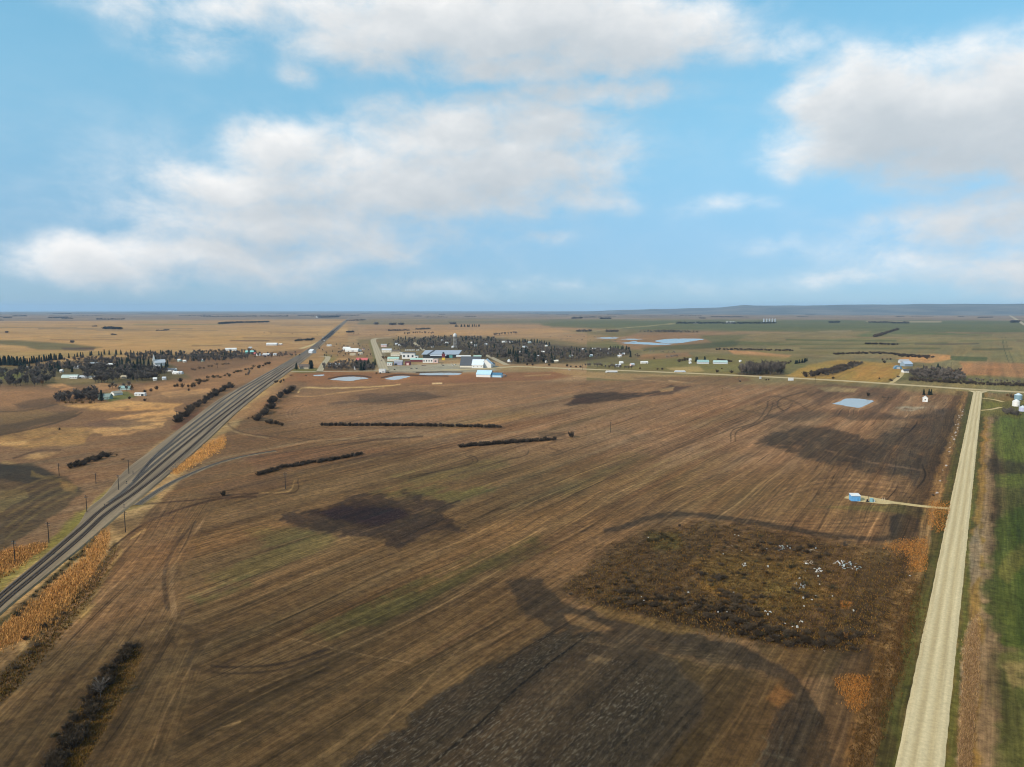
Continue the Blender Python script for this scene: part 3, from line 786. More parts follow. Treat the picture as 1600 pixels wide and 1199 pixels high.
def grid_mesh(name, xs, ys, zs, nr, na, wrap):
    me = bpy.data.meshes.new(name)
    n = len(xs)
    i = np.arange(nr - 1)[:, None] * na
    j = np.arange(na if wrap else na - 1)[None, :]
    j2 = (j + 1) % na
    q = np.stack([i + j, i + na + j, i + na + j2, i + j2], -1).reshape(-1, 4)[:, ::-1]
    me.vertices.add(n)
    me.vertices.foreach_set('co', np.stack([xs, ys, zs], 1).astype(np.float32).ravel())
    me.loops.add(q.size)
    me.loops.foreach_set('vertex_index', q.astype(np.int32).ravel())
    me.polygons.add(len(q))
    me.polygons.foreach_set('loop_start', np.arange(0, q.size, 4, dtype=np.int32))
    me.update(calc_edges=True)
    return me


def link(o, parent=None):
    COL.objects.link(o)
    if parent:
        o.parent = parent
    return o


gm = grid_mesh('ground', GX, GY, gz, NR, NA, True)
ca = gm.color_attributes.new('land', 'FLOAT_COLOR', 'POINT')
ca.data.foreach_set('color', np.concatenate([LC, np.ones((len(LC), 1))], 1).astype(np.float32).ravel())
field = np.zeros(len(GX))
_fi = np.nonzero((U > -900) & (U < 1660) & (V > 585))[0]
field[_fi] = np.clip(sdist([(-900, 2400), (-300, 1199), (0, 1060), (90, 960), (200, 836), (262, 772), (400, 722), (430, 640), (462, 606), (800, 596), (1000, 596), (1180, 600), (1300, 602),
                            (1512, 618), (1500, 690), (1470, 800), (1400, 1199), (1300, 2400)], U[_fi], V[_fi]) / 6, 0, 1) * (1 - np.clip(rough[_fi] * 1.5, 0, 1)) * .85
field = np.maximum(field, gmask * .4)
for nm, arr in (('tilled', till), ('rough', rough), ('head', head), ('field', field)):
    at = gm.attributes.new(nm, 'FLOAT', 'POINT')
    at.data.foreach_set('value', arr.astype(np.float32))
ground = link(bpy.data.objects.new('ground', gm))
ground['kind'] = 'structure'


def new_mat(name):
    m = bpy.data.materials.new(name)
    m.use_nodes = True
    t = m.node_tree
    b = t.nodes['Principled BSDF']
    return m, t, b


gmat, t, b = new_mat('soil_and_stubble')
at = nd(t, 'ShaderNodeAttribute', attribute_name='land')
tl = nd(t, 'ShaderNodeAttribute', attribute_name='tilled').outputs['Fac']
ro = nd(t, 'ShaderNodeAttribute', attribute_name='rough').outputs['Fac']
geo = nd(t, 'ShaderNodeNewGeometry')
mp = nd(t, 'ShaderNodeMapping')
mp.inputs['Rotation'].default_value = (0, 0, ROW)        # x across the rows, y along them
t.links.new(geo.outputs['Position'], mp.inputs['Vector'])
rp = mp.outputs[0]
row_n = noise(t, vmth(t, 'MULTIPLY', rp, (.85, .028, 1)), 1.0, 5, .7)
mp2 = nd(t, 'ShaderNodeMapping')
mp2.inputs['Rotation'].default_value = (0, 0, HEAD)
t.links.new(geo.outputs['Position'], mp2.inputs['Vector'])
row_h = noise(t, vmth(t, 'MULTIPLY', mp2.outputs[0], (.85, .028, 1)), 1.0, 5, .7)
hd = nd(t, 'ShaderNodeAttribute', attribute_name='head').outputs['Fac']
row_n = mth(t, 'ADD', row_n, mth(t, 'MULTIPLY', mth(t, 'SUBTRACT', row_h, row_n), hd))
iso_n = noise(t, geo.outputs['Position'], .28, 8, .8)
big_n = noise(t, geo.outputs['Position'], .2, 6, .68, .6)
col = at.outputs['Color']
f = mth(t, 'MULTIPLY', maprange(t, row_n, .36, .64, .74, 1.26), maprange(t, iso_n, .38, .62, .62, 1.38))
rg = maprange(t, big_n, .36, .64, .28, 1.55)
f = mth(t, 'MULTIPLY', f, mth(t, 'ADD', 1.0, mth(t, 'MULTIPLY', ro, mth(t, 'SUBTRACT', rg, 1.0))))
col = mixc(t, 1.0, col, nd(t, 'ShaderNodeCombineColor').outputs[0], 'MULTIPLY')
cc = [n for n in t.nodes if n.type == 'COMBINE_COLOR'][0]
for k in range(3):
    t.links.new(f, cc.inputs[k])
# passes of the implement: crisp thin lines along the rows, every one of its own strength
def passes(vec, gap, width, seed):
    sx_ = nd(t, 'ShaderNodeSeparateXYZ')
    t.links.new(vec, sx_.inputs[0])
    wob_ = noise(t, vmth(t, 'MULTIPLY', vec, (.012, .004, 1)), 1.0, 2, .5)
    x_ = mth(t, 'ADD', mth(t, 'DIVIDE', sx_.outputs[0], gap), mth(t, 'MULTIPLY', wob_, 40.0 / gap))
    fr_ = mth(t, 'ABSOLUTE', mth(t, 'SUBTRACT', mth(t, 'FRACT', x_), .5))
    ln_ = maprange(t, fr_, width, width * .45, 0, 1)
    cb_ = nd(t, 'ShaderNodeCombineXYZ')
    t.links.new(mth(t, 'FLOOR', x_), cb_.inputs[0])
    t.links.new(mth(t, 'MULTIPLY', sx_.outputs[1], .006), cb_.inputs[1])
    cb_.inputs[2].default_value = seed
    st_ = noise(t, cb_.outputs[0], 1.37, 3, .6)
    return mth(t, 'MULTIPLY', ln_, mth(t, 'SUBTRACT', st_, .5))


lines = None
for gap, width, k_, sd in ((12.2, .08, 3.6, 1.5), (4.1, .14, 3.0, 7.5), (1.5, .22, 2.4, 3.5)):
    pa = passes(rp, gap, width, sd)
    pb = passes(mp2.outputs[0], gap, width, sd)
    p_ = mth(t, 'ADD', pa, mth(t, 'MULTIPLY', mth(t, 'SUBTRACT', pb, pa), hd))
    p_ = mth(t, 'MULTIPLY', p_, k_)
    lines = p_ if lines is None else mth(t, 'ADD', lines, p_)
lines = mth(t, 'MULTIPLY', lines, nd(t, 'ShaderNodeAttribute', attribute_name='field').outputs['Fac'])
lf = nd(t, 'ShaderNodeCombineColor')
for k in range(3):
    t.links.new(mth(t, 'ADD', 1.0, lines, clamp=False), lf.inputs[k])
col = mixc(t, 1.0, col, lf.outputs[0], 'MULTIPLY')
# straw standing in the tilled rows
fl = noise(t, vmth(t, 'MULTIPLY', rp, (1.5, .38, 1)), 1.0, 5, .7)
fl2 = noise(t, vmth(t, 'MULTIPLY', rp, (.05, .012, 1)), 1.0, 3, .6)
flm = mth(t, 'MULTIPLY', maprange(t, fl, .52, .64), maprange(t, fl2, .36, .6, .15, 1))
col = mixc(t, mth(t, 'MULTIPLY', mth(t, 'MULTIPLY', flm, tl), .8, clamp=True), col, (.155, .122, .082))
dk = mth(t, 'MULTIPLY', mth(t, 'MULTIPLY', maprange(t, fl, .46, .34), tl), .55, clamp=True)
col = mixc(t, dk, col, (.026, .021, .017))
t.links.new(col, b.inputs['Base Color'])
b.inputs['Roughness'].default_value = .95
b.inputs['Specular IOR Level'].default_value = .1
bp = nd(t, 'ShaderNodeBump')
bp.inputs['Strength'].default_value = .55
bp.inputs['Distance'].default_value = .5
hgt = mth(t, 'ADD', mth(t, 'MULTIPLY', iso_n, mth(t, 'ADD', .6, mth(t, 'ADD', ro, mth(t, 'MULTIPLY', tl, .6)))), mth(t, 'MULTIPLY', row_n, .5))
hgt = mth(t, 'ADD', hgt, mth(t, 'MULTIPLY', fl, tl))
t.links.new(hgt, bp.inputs['Height'])
t.links.new(bp.outputs[0], b.inputs['Normal'])
gm.materials.append(gmat)

# ---------------------------------------------------------------- hills on the horizon and the air between
hm_n, hm_a = 9, 240
haz = np.linspace(R(1.5), R(52), hm_a)
rad = np.linspace(15500, 25500, hm_n)
prof = np.array([0, .30, .62, .85, .97, 1.0, .95, .6, 0])
ridge = np.interp(np.degrees(haz), [1.5, 6, 9, 12, 16, 18, 22, 27, 32, 36, 44, 52], [0, 40, 95, 120, 150, 225, 212, 232, 244, 240, 220, 140])
ridge = ridge + 10 * fbm(np.degrees(haz) * .9, haz * 0, 51, 5)
hx = (rad[:, None] * np.sin(haz)[None, :]).ravel()
hy = (rad[:, None] * np.cos(haz)[None, :]).ravel()
hz = (prof[:, None] * ridge[None, :]).ravel() - 2
hz = hz + np.repeat(prof, hm_a) * 16 * fbm(hx / 1500, hy / 1500, 52, 4)
hme = grid_mesh('hills', hx, hy, hz, hm_n, hm_a, False)
hills = link(bpy.data.objects.new('hills', hme))
hills['kind'] = 'structure'
hmat, t, b = new_mat('wooded_upland')
geo = nd(t, 'ShaderNodeNewGeometry')
n1 = noise(t, vmth(t, 'MULTIPLY', geo.outputs['Position'], (1, 1, 3)), .0011, 5, .6)
t.links.new(mixc(t, maprange(t, n1, .42, .6), (.07, .08, .075), (.14, .13, .11)), b.inputs['Base Color'])
b.inputs['Roughness'].default_value = 1
hme.materials.append(hmat)

hb = 39000.0
hv = [(-hb, -hb, -1), (hb, -hb, -1), (hb, hb, -1), (-hb, hb, -1), (-hb, -hb, 320), (hb, -hb, 320), (hb, hb, 320), (-hb, hb, 320)]
hf = [(3, 2, 1, 0), (4, 5, 6, 7), (0, 1, 5, 4), (1, 2, 6, 5), (2, 3, 7, 6), (3, 0, 4, 7)]
hmesh = bpy.data.meshes.new('haze')
hmesh.from_pydata(hv, [], hf)
haze = link(bpy.data.objects.new('haze', hmesh))
haze['kind'] = 'stuff'
vm = bpy.data.materials.new('thin_air')
vm.use_nodes = True
t = vm.node_tree
t.nodes.clear()
pv = nd(t, 'ShaderNodeVolumePrincipled')
pv.inputs['Color'].default_value = (.46, .70, 1.0, 1)
pv.inputs['Density'].default_value = 2.4e-5
pv.inputs['Anisotropy'].default_value = 0.0
om = nd(t, 'ShaderNodeOutputMaterial')
t.links.new(pv.outputs[0], om.inputs['Volume'])
hmesh.materials.append(vm)

# ---------------------------------------------------------------- materials
MATS = {}


def mat(name, col, rough=.8, spec=.3, metal=0.0, vary=.18, scale=1.5):
    """one plain weathered material; col is the reflectance"""
    if name in MATS:
        return MATS[name]
    m, t, b = new_mat(name)
    tc_ = nd(t, 'ShaderNodeTexCoord')
    n = noise(t, tc_.outputs['Object'], scale, 5, .6)
    f = maprange(t, n, .3, .7, 1 - vary, 1 + vary)
    cc_ = nd(t, 'ShaderNodeCombineColor')
    for k in range(3):
        t.links.new(mth(t, 'MULTIPLY', f, col[k]), cc_.inputs[k])
    t.links.new(cc_.outputs[0], b.inputs['Base Color'])
    b.inputs['Roughness'].default_value = rough
    b.inputs['Specular IOR Level'].default_value = spec
    b.inputs['Metallic'].default_value = metal
    MATS[name] = m
    return m


def leafmat(name, col, vary=.45):
    """twigs and needles: tone differs from plant to plant and from branch to branch"""
    m, t, b = new_mat(name)
    oi = nd(t, 'ShaderNodeObjectInfo')
    geo_ = nd(t, 'ShaderNodeNewGeometry')
    f = maprange(t, oi.outputs['Random'], 0, 1, 1 - vary, 1 + vary)
    f = mth(t, 'MULTIPLY', f, maprange(t, geo_.outputs['Random Per Island'], 0, 1, .55, 1.45))
    cc_ = nd(t, 'ShaderNodeCombineColor')
    for k in range(3):
        t.links.new(mth(t, 'MULTIPLY', f, col[k]), cc_.inputs[k])
    t.links.new(cc_.outputs[0], b.inputs['Base Color'])
    b.inputs['Roughness'].default_value = .9
    b.inputs['Specular IOR Level'].default_value = .1
    MATS[name] = m
    return m


WHITE = mat('white_paint', (.64, .63, .60), .55)
TOWER = mat('greyed_white_steel', (.52, .52, .51), .5)
OFFW = mat('cream_siding', (.62, .57, .47), .7)
TAN = mat('tan_siding', (.42, .34, .23), .7)
GREY = mat('grey_siding', (.34, .34, .34), .7)
LGREY = mat('pale_grey_metal', (.50, .52, .54), .4, .5)
SLATE = mat('dark_slate_roof', (.075, .08, .09), .6)
BROWN = mat('brown_siding', (.14, .085, .05), .8)
BROWNR = mat('brown_shingle', (.12, .09, .07), .85)
DARK = mat('dark_wall', (.035, .04, .042), .8)
MINT = mat('mint_metal', (.36, .52, .44), .5, .4)
TEAL = mat('teal_metal', (.09, .27, .26), .5, .4)
BLUE = mat('light_blue_metal', (.12, .33, .58), .45, .4)
PBLUE = mat('pale_blue_roof', (.40, .58, .70), .45, .4)
DBLUE = mat('deep_blue_metal', (.055, .15, .24), .5, .4)
LAV = mat('lavender_grey_siding', (.30, .31, .40), .6)
RED = mat('red_roof', (.48, .12, .11), .6)
MAROON = mat('maroon_wall', (.14, .03, .035), .7)
PINK = mat('faded_pink_wall', (.58, .42, .39), .7)
YELLOW = mat('yellow_panel', (.60, .42, .05), .6)
GLASS = mat('window_glass', (.03, .04, .05), .12, .8)
STEEL = mat('galvanised_steel', (.42, .45, .48), .35, .6, .5)
WOODP = mat('weathered_wood', (.030, .025, .020), .9)
BLACK = mat('black_paint', (.02, .02, .023), .45, .5)
RUBBER = mat('black_rubber', (.018, .018, .018), .8)
RUST = mat('rusty_iron', (.14, .06, .03), .8)
CONC = mat('pale_concrete', (.48, .46, .42), .85)
BALL = mat('grey_ballast', (.215, .200, .185), .95, .1, 0, .3, .35)
TIEY = mat('weathered_sleepers', (.14, .12, .10), .95, .1, 0, .35, .6)
TIEM = mat('creosoted_timber', (.070, .050, .037), .95, .1, 0, .35, .6)
RAILM = mat('rusted_rail', (.10, .07, .055), .5, .5, .4)


class MB:
    def __init__(self):
        self.v, self.f = [], []

    def add(self, vs_, fs_):
        n = len(self.v)
        self.v += [tuple(p) for p in vs_]
        self.f += [tuple(i + n for i in q) for q in fs_]
        return self

    def box(self, x0, y0, z0, x1, y1, z1):
        return self.add([(x0, y0, z0), (x1, y0, z0), (x1, y1, z0), (x0, y1, z0), (x0, y0, z1), (x1, y0, z1), (x1, y1, z1), (x0, y1, z1)],
                        [(3, 2, 1, 0), (4, 5, 6, 7), (0, 1, 5, 4), (1, 2, 6, 5), (2, 3, 7, 6), (3, 0, 4, 7)])

    def cyl(self, p, q, r0, r1=None, n=8):
        r1 = r0 if r1 is None else r1
        p, q = Vector(p), Vector(q)
        a = (q - p).normalized()
        u = a.orthogonal().normalized()
        w = a.cross(u)
        vs_ = []
        for c, r in ((p, r0), (q, r1)):
            for k in range(n):
                an = 2 * math.pi * k / n
                vs_.append(c + (u * math.cos(an) + w * math.sin(an)) * r)
        fs_ = [(k, (k + 1) % n, n + (k + 1) % n, n + k) for k in range(n)] + [tuple(range(n - 1, -1, -1)), tuple(range(n, 2 * n))]
        return self.add(vs_, fs_)

    def lathe(self, prof, n=16, c=(0, 0, 0)):
        vs_ = [(c[0] + r * math.cos(2 * math.pi * k / n), c[1] + r * math.sin(2 * math.pi * k / n), c[2] + z) for r, z in prof for k in range(n)]
        fs_ = [(i * n + k, i * n + (k + 1) % n, (i + 1) * n + (k + 1) % n, (i + 1) * n + k) for i in range(len(prof) - 1) for k in range(n)]
        fs_ += [tuple(range(n - 1, -1, -1)), tuple(range((len(prof) - 1) * n, len(prof) * n))]
        return self.add(vs_, fs_)

    def slab(self, a, b_, c, d, t_):
        """a quad with thickness t_ along its normal"""
        a, b_, c, d = map(Vector, (a, b_, c, d))
        n = (b_ - a).cross(d - a).normalized() * t_
        return self.add([a, b_, c, d, a + n, b_ + n, c + n, d + n],
                        [(3, 2, 1, 0), (4, 5, 6, 7), (0, 1, 5, 4), (1, 2, 6, 5), (2, 3, 7, 6), (3, 0, 4, 7)])

    def mesh(self, name, m=None):
        me = bpy.data.meshes.new(name)
        me.from_pydata(self.v, [], self.f)
        if m:
            me.materials.append(m)
        return me

    def obj(self, name, m, parent=None):
        return link(bpy.data.objects.new(name, self.mesh(name, m)), parent)


def tag(o, label, cat, group=None):
    o['label'] = label
    o['category'] = cat
    if group:
        o['group'] = group
    return o


def thing(name, label, cat, loc, rot=0.0, group=None):
    o = bpy.data.objects.new(name, None)
    o.empty_display_size = .5
    COL.objects.link(o)
    o.location = loc
    o.rotation_euler = (0, 0, rot)
    return tag(o, label, cat, group)


def dup(o, loc, rot=None, label=None):
    c = o.copy()
    COL.objects.link(c)
    c.location = loc
    if rot is not None:
        c.rotation_euler = (0, 0, rot)
    if label:
        c['label'] = label
    for ch in o.children:
        d = ch.copy()
        COL.objects.link(d)
        d.parent = c
        for g_ in ch.children:
            e = g_.copy()
            COL.objects.link(e)
            e.parent = d
    return c


# ---------------------------------------------------------------- roads, lanes, rail bed, water
def strip(name, pts, hw, z, m, shoulder=0.0, cols=5, parent=None, ragged=0.0):
    """ribbon along world points; hw may be a pair. carries 'across' from -1 to 1"""
    P = [Vector((p[0], p[1], 0)) for p in pts]
    n = len(P)
    h0, h1 = hw if isinstance(hw, tuple) else (hw, hw)
    vs_, ac, fs_ = [], [], []
    offs = [-1 + 2 * k / (cols - 1) for k in range(cols)]
    for i, p in enumerate(P):
        d = (P[min(i + 1, n - 1)] - P[max(i - 1, 0)]).normalized()
        s = Vector((d.y, -d.x, 0))
        w = h0 + (h1 - h0) * i / (n - 1)
        wl, wr = w + ragged * random.uniform(-1, 1), w + ragged * random.uniform(-1, 1)
        row = [(o * (wl if o < 0 else wr), z, o) for o in offs]
        if shoulder:
            row = [(-wl - shoulder, -.05, -1)] + row + [(wr + shoulder, -.05, 1)]
        for o, zz, a in row:
            q = p + s * o
            vs_.append((q.x, q.y, zz))
            ac.append(a)
    k = len(row)
    for i in range(n - 1):
        for j in range(k - 1):
            fs_.append((i * k + j, i * k + j + 1, (i + 1) * k + j + 1, (i + 1) * k + j))
    me = bpy.data.meshes.new(name)
    me.from_pydata(vs_, [], fs_)
    at_ = me.attributes.new('across', 'FLOAT', 'POINT')
    at_.data.foreach_set('value', np.array(ac, np.float32))
    me.materials.append(m)
    o = link(bpy.data.objects.new(name, me), parent)
    if parent is None:
        o['kind'] = 'structure'
    return o


def gpath(pts, n=6):
    return [G(*p) for p in smooth_line(pts, n)]


def gravel(name, base, track, k=3.2):
    m, t, b = new_mat(name)
    a_ = nd(t, 'ShaderNodeAttribute', attribute_name='across').outputs['Fac']
    geo_ = nd(t, 'ShaderNodeNewGeometry')
    n1 = noise(t, geo_.outputs['Position'], .9, 6, .65)
    mp_ = nd(t, 'ShaderNodeMapping')
    mp_.inputs['Rotation'].default_value = (0, 0, ROW)
    t.links.new(geo_.outputs['Position'], mp_.inputs['Vector'])
    n2 = noise(t, vmth(t, 'MULTIPLY', mp_.outputs[0], (.9, .02, 1)), 1.0, 4, .6)
    wv_ = mth(t, 'SINE', mth(t, 'ADD', mth(t, 'MULTIPLY', a_, k * math.pi), mth(t, 'MULTIPLY', n2, 2.2)))
    c = mixc(t, maprange(t, wv_, -1, 1), base, track)
    f = mth(t, 'MULTIPLY', maprange(t, n1, .3, .7, .86, 1.14), maprange(t, n2, .3, .7, .88, 1.1))
    cc_ = nd(t, 'ShaderNodeCombineColor')
    for i in range(3):
        t.links.new(f, cc_.inputs[i])
    t.links.new(mixc(t, 1.0, c, cc_.outputs[0], 'MULTIPLY'), b.inputs['Base Color'])
    b.inputs['Roughness'].default_value = .95
    b.inputs['Specular IOR Level'].default_value = .1
    return m


GRAV = gravel('pale_gravel', A(196, 182, 156), A(216, 205, 183), 2.4)
HWY = gravel('worn_asphalt', A(198, 182, 152), A(188, 176, 158), 2.0)
LANE = gravel('lane_gravel', A(192, 174, 140), A(206, 190, 158))
STREET = gravel('street_gravel', A(172, 164, 154), A(186, 178, 166))

start = ra - rd * 160
length = (rb - start).length
gp = [start + rd * (length * k / 260) for k in range(261)]
strip('gravel_road', gp, 4.3, .22, GRAV, 1.2, 9, ragged=.12)
# flare where it meets the highway
hw_pts = [(690, 578.5), (746, 576.5), (790, 574), (811, 573), (870, 575.2), (1000, 580.3), (1060, 582.7), (1150, 586.6), (1300, 594.2), (1400, 600.6), (1520, 608.6), (1600, 613.2), (1720, 620)]
strip('highway', gpath(hw_pts, 8), 8.0, .30, HWY, 2.5, 5)
jb = rb - rd * 16
strip('road_junction', [jb + rd * (i * 3.6) for i in range(7)], (4.6, 11.0), .26, GRAV, .6, 5)
fr = (G(1566, 482.6 + 3.2) - G(1600, 506.5))
strip('far_road', [G(1640, 532), G(1600, 507), G(1584, 497), G(1573, 489.8), G(1568, 486.6)], (9, 22), .5, STREET, 1, 3)
for nm, pts, w, m in (
        ('pump_lane', [(1322, 777), (1345, 781), (1372, 783.5), (1400, 786), (1440, 791), (1490, 795.5)], (3.2, 2.0), LANE),
        ('farm_drive', [(1531, 621.8), (1552, 624.5), (1568, 628.2)], 2.2, LANE),
        ('farm_drive', [(1531, 641.5), (1548, 640), (1564, 636.5)], 1.8, LANE),
        ('farm_drive', [(1391, 599.5), (1402, 592), (1409, 585), (1411, 578)], 3.0, LANE),
        ('main_street', [(601, 580), (594, 562), (587, 543), (583.5, 531), (595, 528.6), (612, 528)], (9, 10), STREET),
        ('town_street', [(499, 581), (505, 570), (512.5, 558.5), (500, 556.6)], (6, 6), STREET),
        ('town_street', [(663, 548), (654, 541), (646, 535)], (5, 6), STREET),
        ('town_street', [(792, 570.5), (778, 563.6), (768, 558.8), (758, 554.5)], (6, 7), STREET),
        ('service_road', [(455, 580.5), (500, 580.8), (560, 580), (600, 579.6), (690, 579.4)], (5, 5), STREET),
        ('rail_trail', [(470, 545), (498, 535), (520, 518.5), (533, 508), (541, 500)], (7, 9), LANE)):
    strip(nm, gpath(pts), w, .12, m, .4, 5)
# gravel pad of the pump shed
pad = smooth_line([(1320, 777), (1330, 773.5), (1350, 775), (1378, 780), (1400, 785), (1385, 788), (1358, 785.5), (1335, 783), (1320, 777)], 5)
padb = MB()
padp = [G(*p, .16) for p in pad[:-1]]
padb.add(padp, [tuple(range(len(padp)))[::-1]])
pado = padb.obj('gravel_pad', LANE)
pado['kind'] = 'structure'

wm, t, b = new_mat('still_water')
geo = nd(t, 'ShaderNodeNewGeometry')
b.inputs['Base Color'].default_value = (.30, .31, .30, 1)
b.inputs['Roughness'].default_value = .22
b.inputs['Specular IOR Level'].default_value = 1.0
b.inputs['IOR'].default_value = 1.9
bp = nd(t, 'ShaderNodeBump')
bp.inputs['Strength'].default_value = .05
bp.inputs['Distance'].default_value = .3
t.links.new(noise(t, geo.outputs['Position'], .4, 3), bp.inputs['Height'])
t.links.new(bp.outputs[0], b.inputs['Normal'])
for pts in ([(1300, 631), (1312, 627.5), (1322, 623), (1345, 623.5), (1364, 626.5), (1360, 630), (1352, 633.5), (1343, 637.4), (1330, 636), (1312, 632.8)],
            [(515, 593.4), (530, 590), (548, 588.8), (566, 589.6), (576, 591.5), (560, 593.5), (548, 595.5), (530, 594.8)],
            [(600, 592), (615, 588.6), (628, 587.4), (641, 588.2), (630, 591.4), (616, 594)],
            [(656, 583.6), (690, 582.8), (719, 583.2), (716, 586), (690, 586.4), (658, 586)],
            [(490, 586.2), (506, 585.4), (504, 587.6), (492, 587.8)],
            [(1022, 533), (1036, 530.6), (1060, 529.4), (1100, 530), (1086, 532.6), (1068, 535.6), (1048, 537), (1034, 535.6)],
            [(968, 536.2), (1000, 534.8), (1050, 538), (1030, 539.2), (996, 538)],
            [(930, 528.4), (948, 527.2), (968, 528.2), (950, 529.4)],
            [(970, 530.4), (984, 529.6), (1004, 530.2), (988, 531.2)],
            [(984, 534.3), (992, 533.4), (996, 534.6), (988, 535.2)]):
    wb = MB()
    pp = [G(p[0] + random.uniform(-.8, .8), p[1] + random.uniform(-.22, .22), .05) for p in smooth_line(pts + [pts[0]], 6)[:-1]]
    wb.add(pp, [tuple(range(len(pp)))])
    wo_ = wb.obj('pond_water', wm)
    wo_['kind'] = 'structure'
    for p_ in wo_.data.polygons:
        if p_.normal.z < 0:
            wo_.data.flip_normals()
            break

# railway: one broad ballast bed, tracks as things of their own
bedL = [(-140, 1036), (-60, 984), (0, 928), (60, 878), (118, 826), (140, 796), (165, 775), (195, 737), (232, 708), (300, 656), (346, 622), (425, 578), (482, 545), (520, 514.5), (541, 499), (552, 490)]
bedR = [(-140, 1086), (-60, 1020), (0, 960), (60, 910), (130, 853), (190, 800), (238, 762), (309, 702), (370, 645), (408, 614), (432, 596), (484, 557), (513, 530), (534, 511), (546, 499), (555, 490)]
bl, br = gpath(bedL, 5), gpath(bedR, 5)


def resample(P, n):
    d = [0]
    for a, c in zip(P[:-1], P[1:]):
        d.append(d[-1] + (c - a).length)
    s = np.linspace(0, d[-1], n)
    return [Vector((float(np.interp(q, d, [p.x for p in P])), float(np.interp(q, d, [p.y for p in P])), 0)) for q in s]


mb = MB()
nb = len(bl)
prev = None
rows = []
for a, c in zip(bl, br):
    s = (c - a).normalized()
    rows.append([a - s * 1.6 + Vector((0, 0, -.05)), a + Vector((0, 0, .55)), a.lerp(c, .25) + Vector((0, 0, .6)), a.lerp(c, .5) + Vector((0, 0, .62)), a.lerp(c, .75) + Vector((0, 0, .6)), c + Vector((0, 0, .55)), c + s * 1.6 + Vector((0, 0, -.05))])
mb.add([p for r_ in rows for p in r_], [(i * 7 + j, i * 7 + j + 1, (i + 1) * 7 + j + 1, (i + 1) * 7 + j) for i in range(nb - 1) for j in range(6)])
bm_, t, b = new_mat('ballast_bed')
geo = nd(t, 'ShaderNodeNewGeometry')
mp = nd(t, 'ShaderNodeMapping')
mp.inputs['Rotation'].default_value = (0, 0, R(-13))
t.links.new(geo.outputs['Position'], mp.inputs['Vector'])
n1 = noise(t, vmth(t, 'MULTIPLY', mp.outputs[0], (.28, .006, 1)), 1.0, 5, .6)
n2 = noise(t, geo.outputs['Position'], .35, 6, .65)
c = mixc(t, maprange(t, n1, .36, .64), A(104, 90, 75), A(150, 133, 114))
c = mixc(t, maprange(t, n2, .5, .72, 0, .5), c, A(104, 94, 82))
t.links.new(c, b.inputs['Base Color'])
b.inputs['Roughness'].default_value = .95
bed = mb.obj('rail_ballast', bm_)
bed['kind'] = 'structure'


def track(pts, label, z=.64, spur=False, upto=1500.0, tm=None):
    P = gpath(pts, 8) if not isinstance(pts[0], Vector) else pts
    L = sum((c - a).length for a, c in zip(P[:-1], P[1:]))
    P = resample(P, max(12, int(L / 12)))
    n = len(P)
    o = thing('railway_track', label, 'railway track', (P[0].x, P[0].y, 0), 0, 'railway tracks running to the town')
    loc = [p - P[0] for p in P]
    D = [(loc[min(i + 1, n - 1)] - loc[max(i - 1, 0)]).normalized() for i in range(n)]
    S = [Vector((d.y, -d.x, 0)) for d in D]
    if spur:
        sb = MB()
        r_ = []
        for p, s in zip(loc, S):
            r_ += [p - s * 2.9 + Vector((0, 0, -.02)), p - s * 1.7 + Vector((0, 0, z - .1)), p + s * 1.7 + Vector((0, 0, z - .1)), p + s * 2.9 + Vector((0, 0, -.02))]
        sb.add(r_, [(i * 4 + j, i * 4 + j + 1, i * 4 + 5 + j, i * 4 + 4 + j) for i in range(n - 1) for j in range(3)])
        sb.obj('ballast', bm_, o)
    tb = MB()
    for i in range(n - 1):
        mid_d = (P[i].length)
        seg = (loc[i + 1] - loc[i]).length
        if mid_d < upto:
            k_ = int(seg / .62)
            for q in range(k_):
                c_ = loc[i].lerp(loc[i + 1], q / k_)
                d_, s_ = D[i] * .15, S[i] * 1.38
                b0, b1 = Vector((0, 0, z - .12)), Vector((0, 0, z + .05))
                a4 = [c_ - d_ - s_, c_ + d_ - s_, c_ + d_ + s_, c_ - d_ + s_]
                tb.add([p + b0 for p in a4] + [p + b1 for p in a4], [(4, 7, 6, 5), (0, 1, 5, 4), (1, 2, 6, 5), (2, 3, 7, 6), (3, 0, 4, 7)])
        else:
            s_ = S[i] * 1.3
            tb.add([loc[i] - s_ + Vector((0, 0, z + .03)), loc[i] + s_ + Vector((0, 0, z + .03)), loc[i + 1] + s_ + Vector((0, 0, z + .03)), loc[i + 1] - s_ + Vector((0, 0, z + .03))], [(0, 1, 2, 3)])
    tie = tb.obj('sleepers', tm or TIEM, o)
    tie['kind'] = 'stuff'
    for sd in (-.75, .75):
        rbm = MB()
        r_ = []
        for p, s in zip(loc, S):
            c_ = p + s * sd
            r_ += [c_ - s * .07 + Vector((0, 0, z)), c_ - s * .07 + Vector((0, 0, z + .2)), c_ + s * .07 + Vector((0, 0, z + .2)), c_ + s * .07 + Vector((0, 0, z))]
        rbm.add(r_, [(i * 4 + j, i * 4 + (j + 1), i * 4 + 5 + j, i * 4 + 4 + j) for i in range(n - 1) for j in range(3)])
        rbm.obj('rail', RAILM, o)
    return o


def between(fr_, lo, hi):
    """a line running inside the bed: fraction fr_ from its left to its right edge, between rows lo and hi"""
    out = []
    for a, c in zip(bl, br):
        v_ = project(a.x, a.y)[1]
        if lo <= v_ <= hi:
            f_ = fr_(v_) if callable(fr_) else fr_
            out.append(a.lerp(c, f_))
    return out


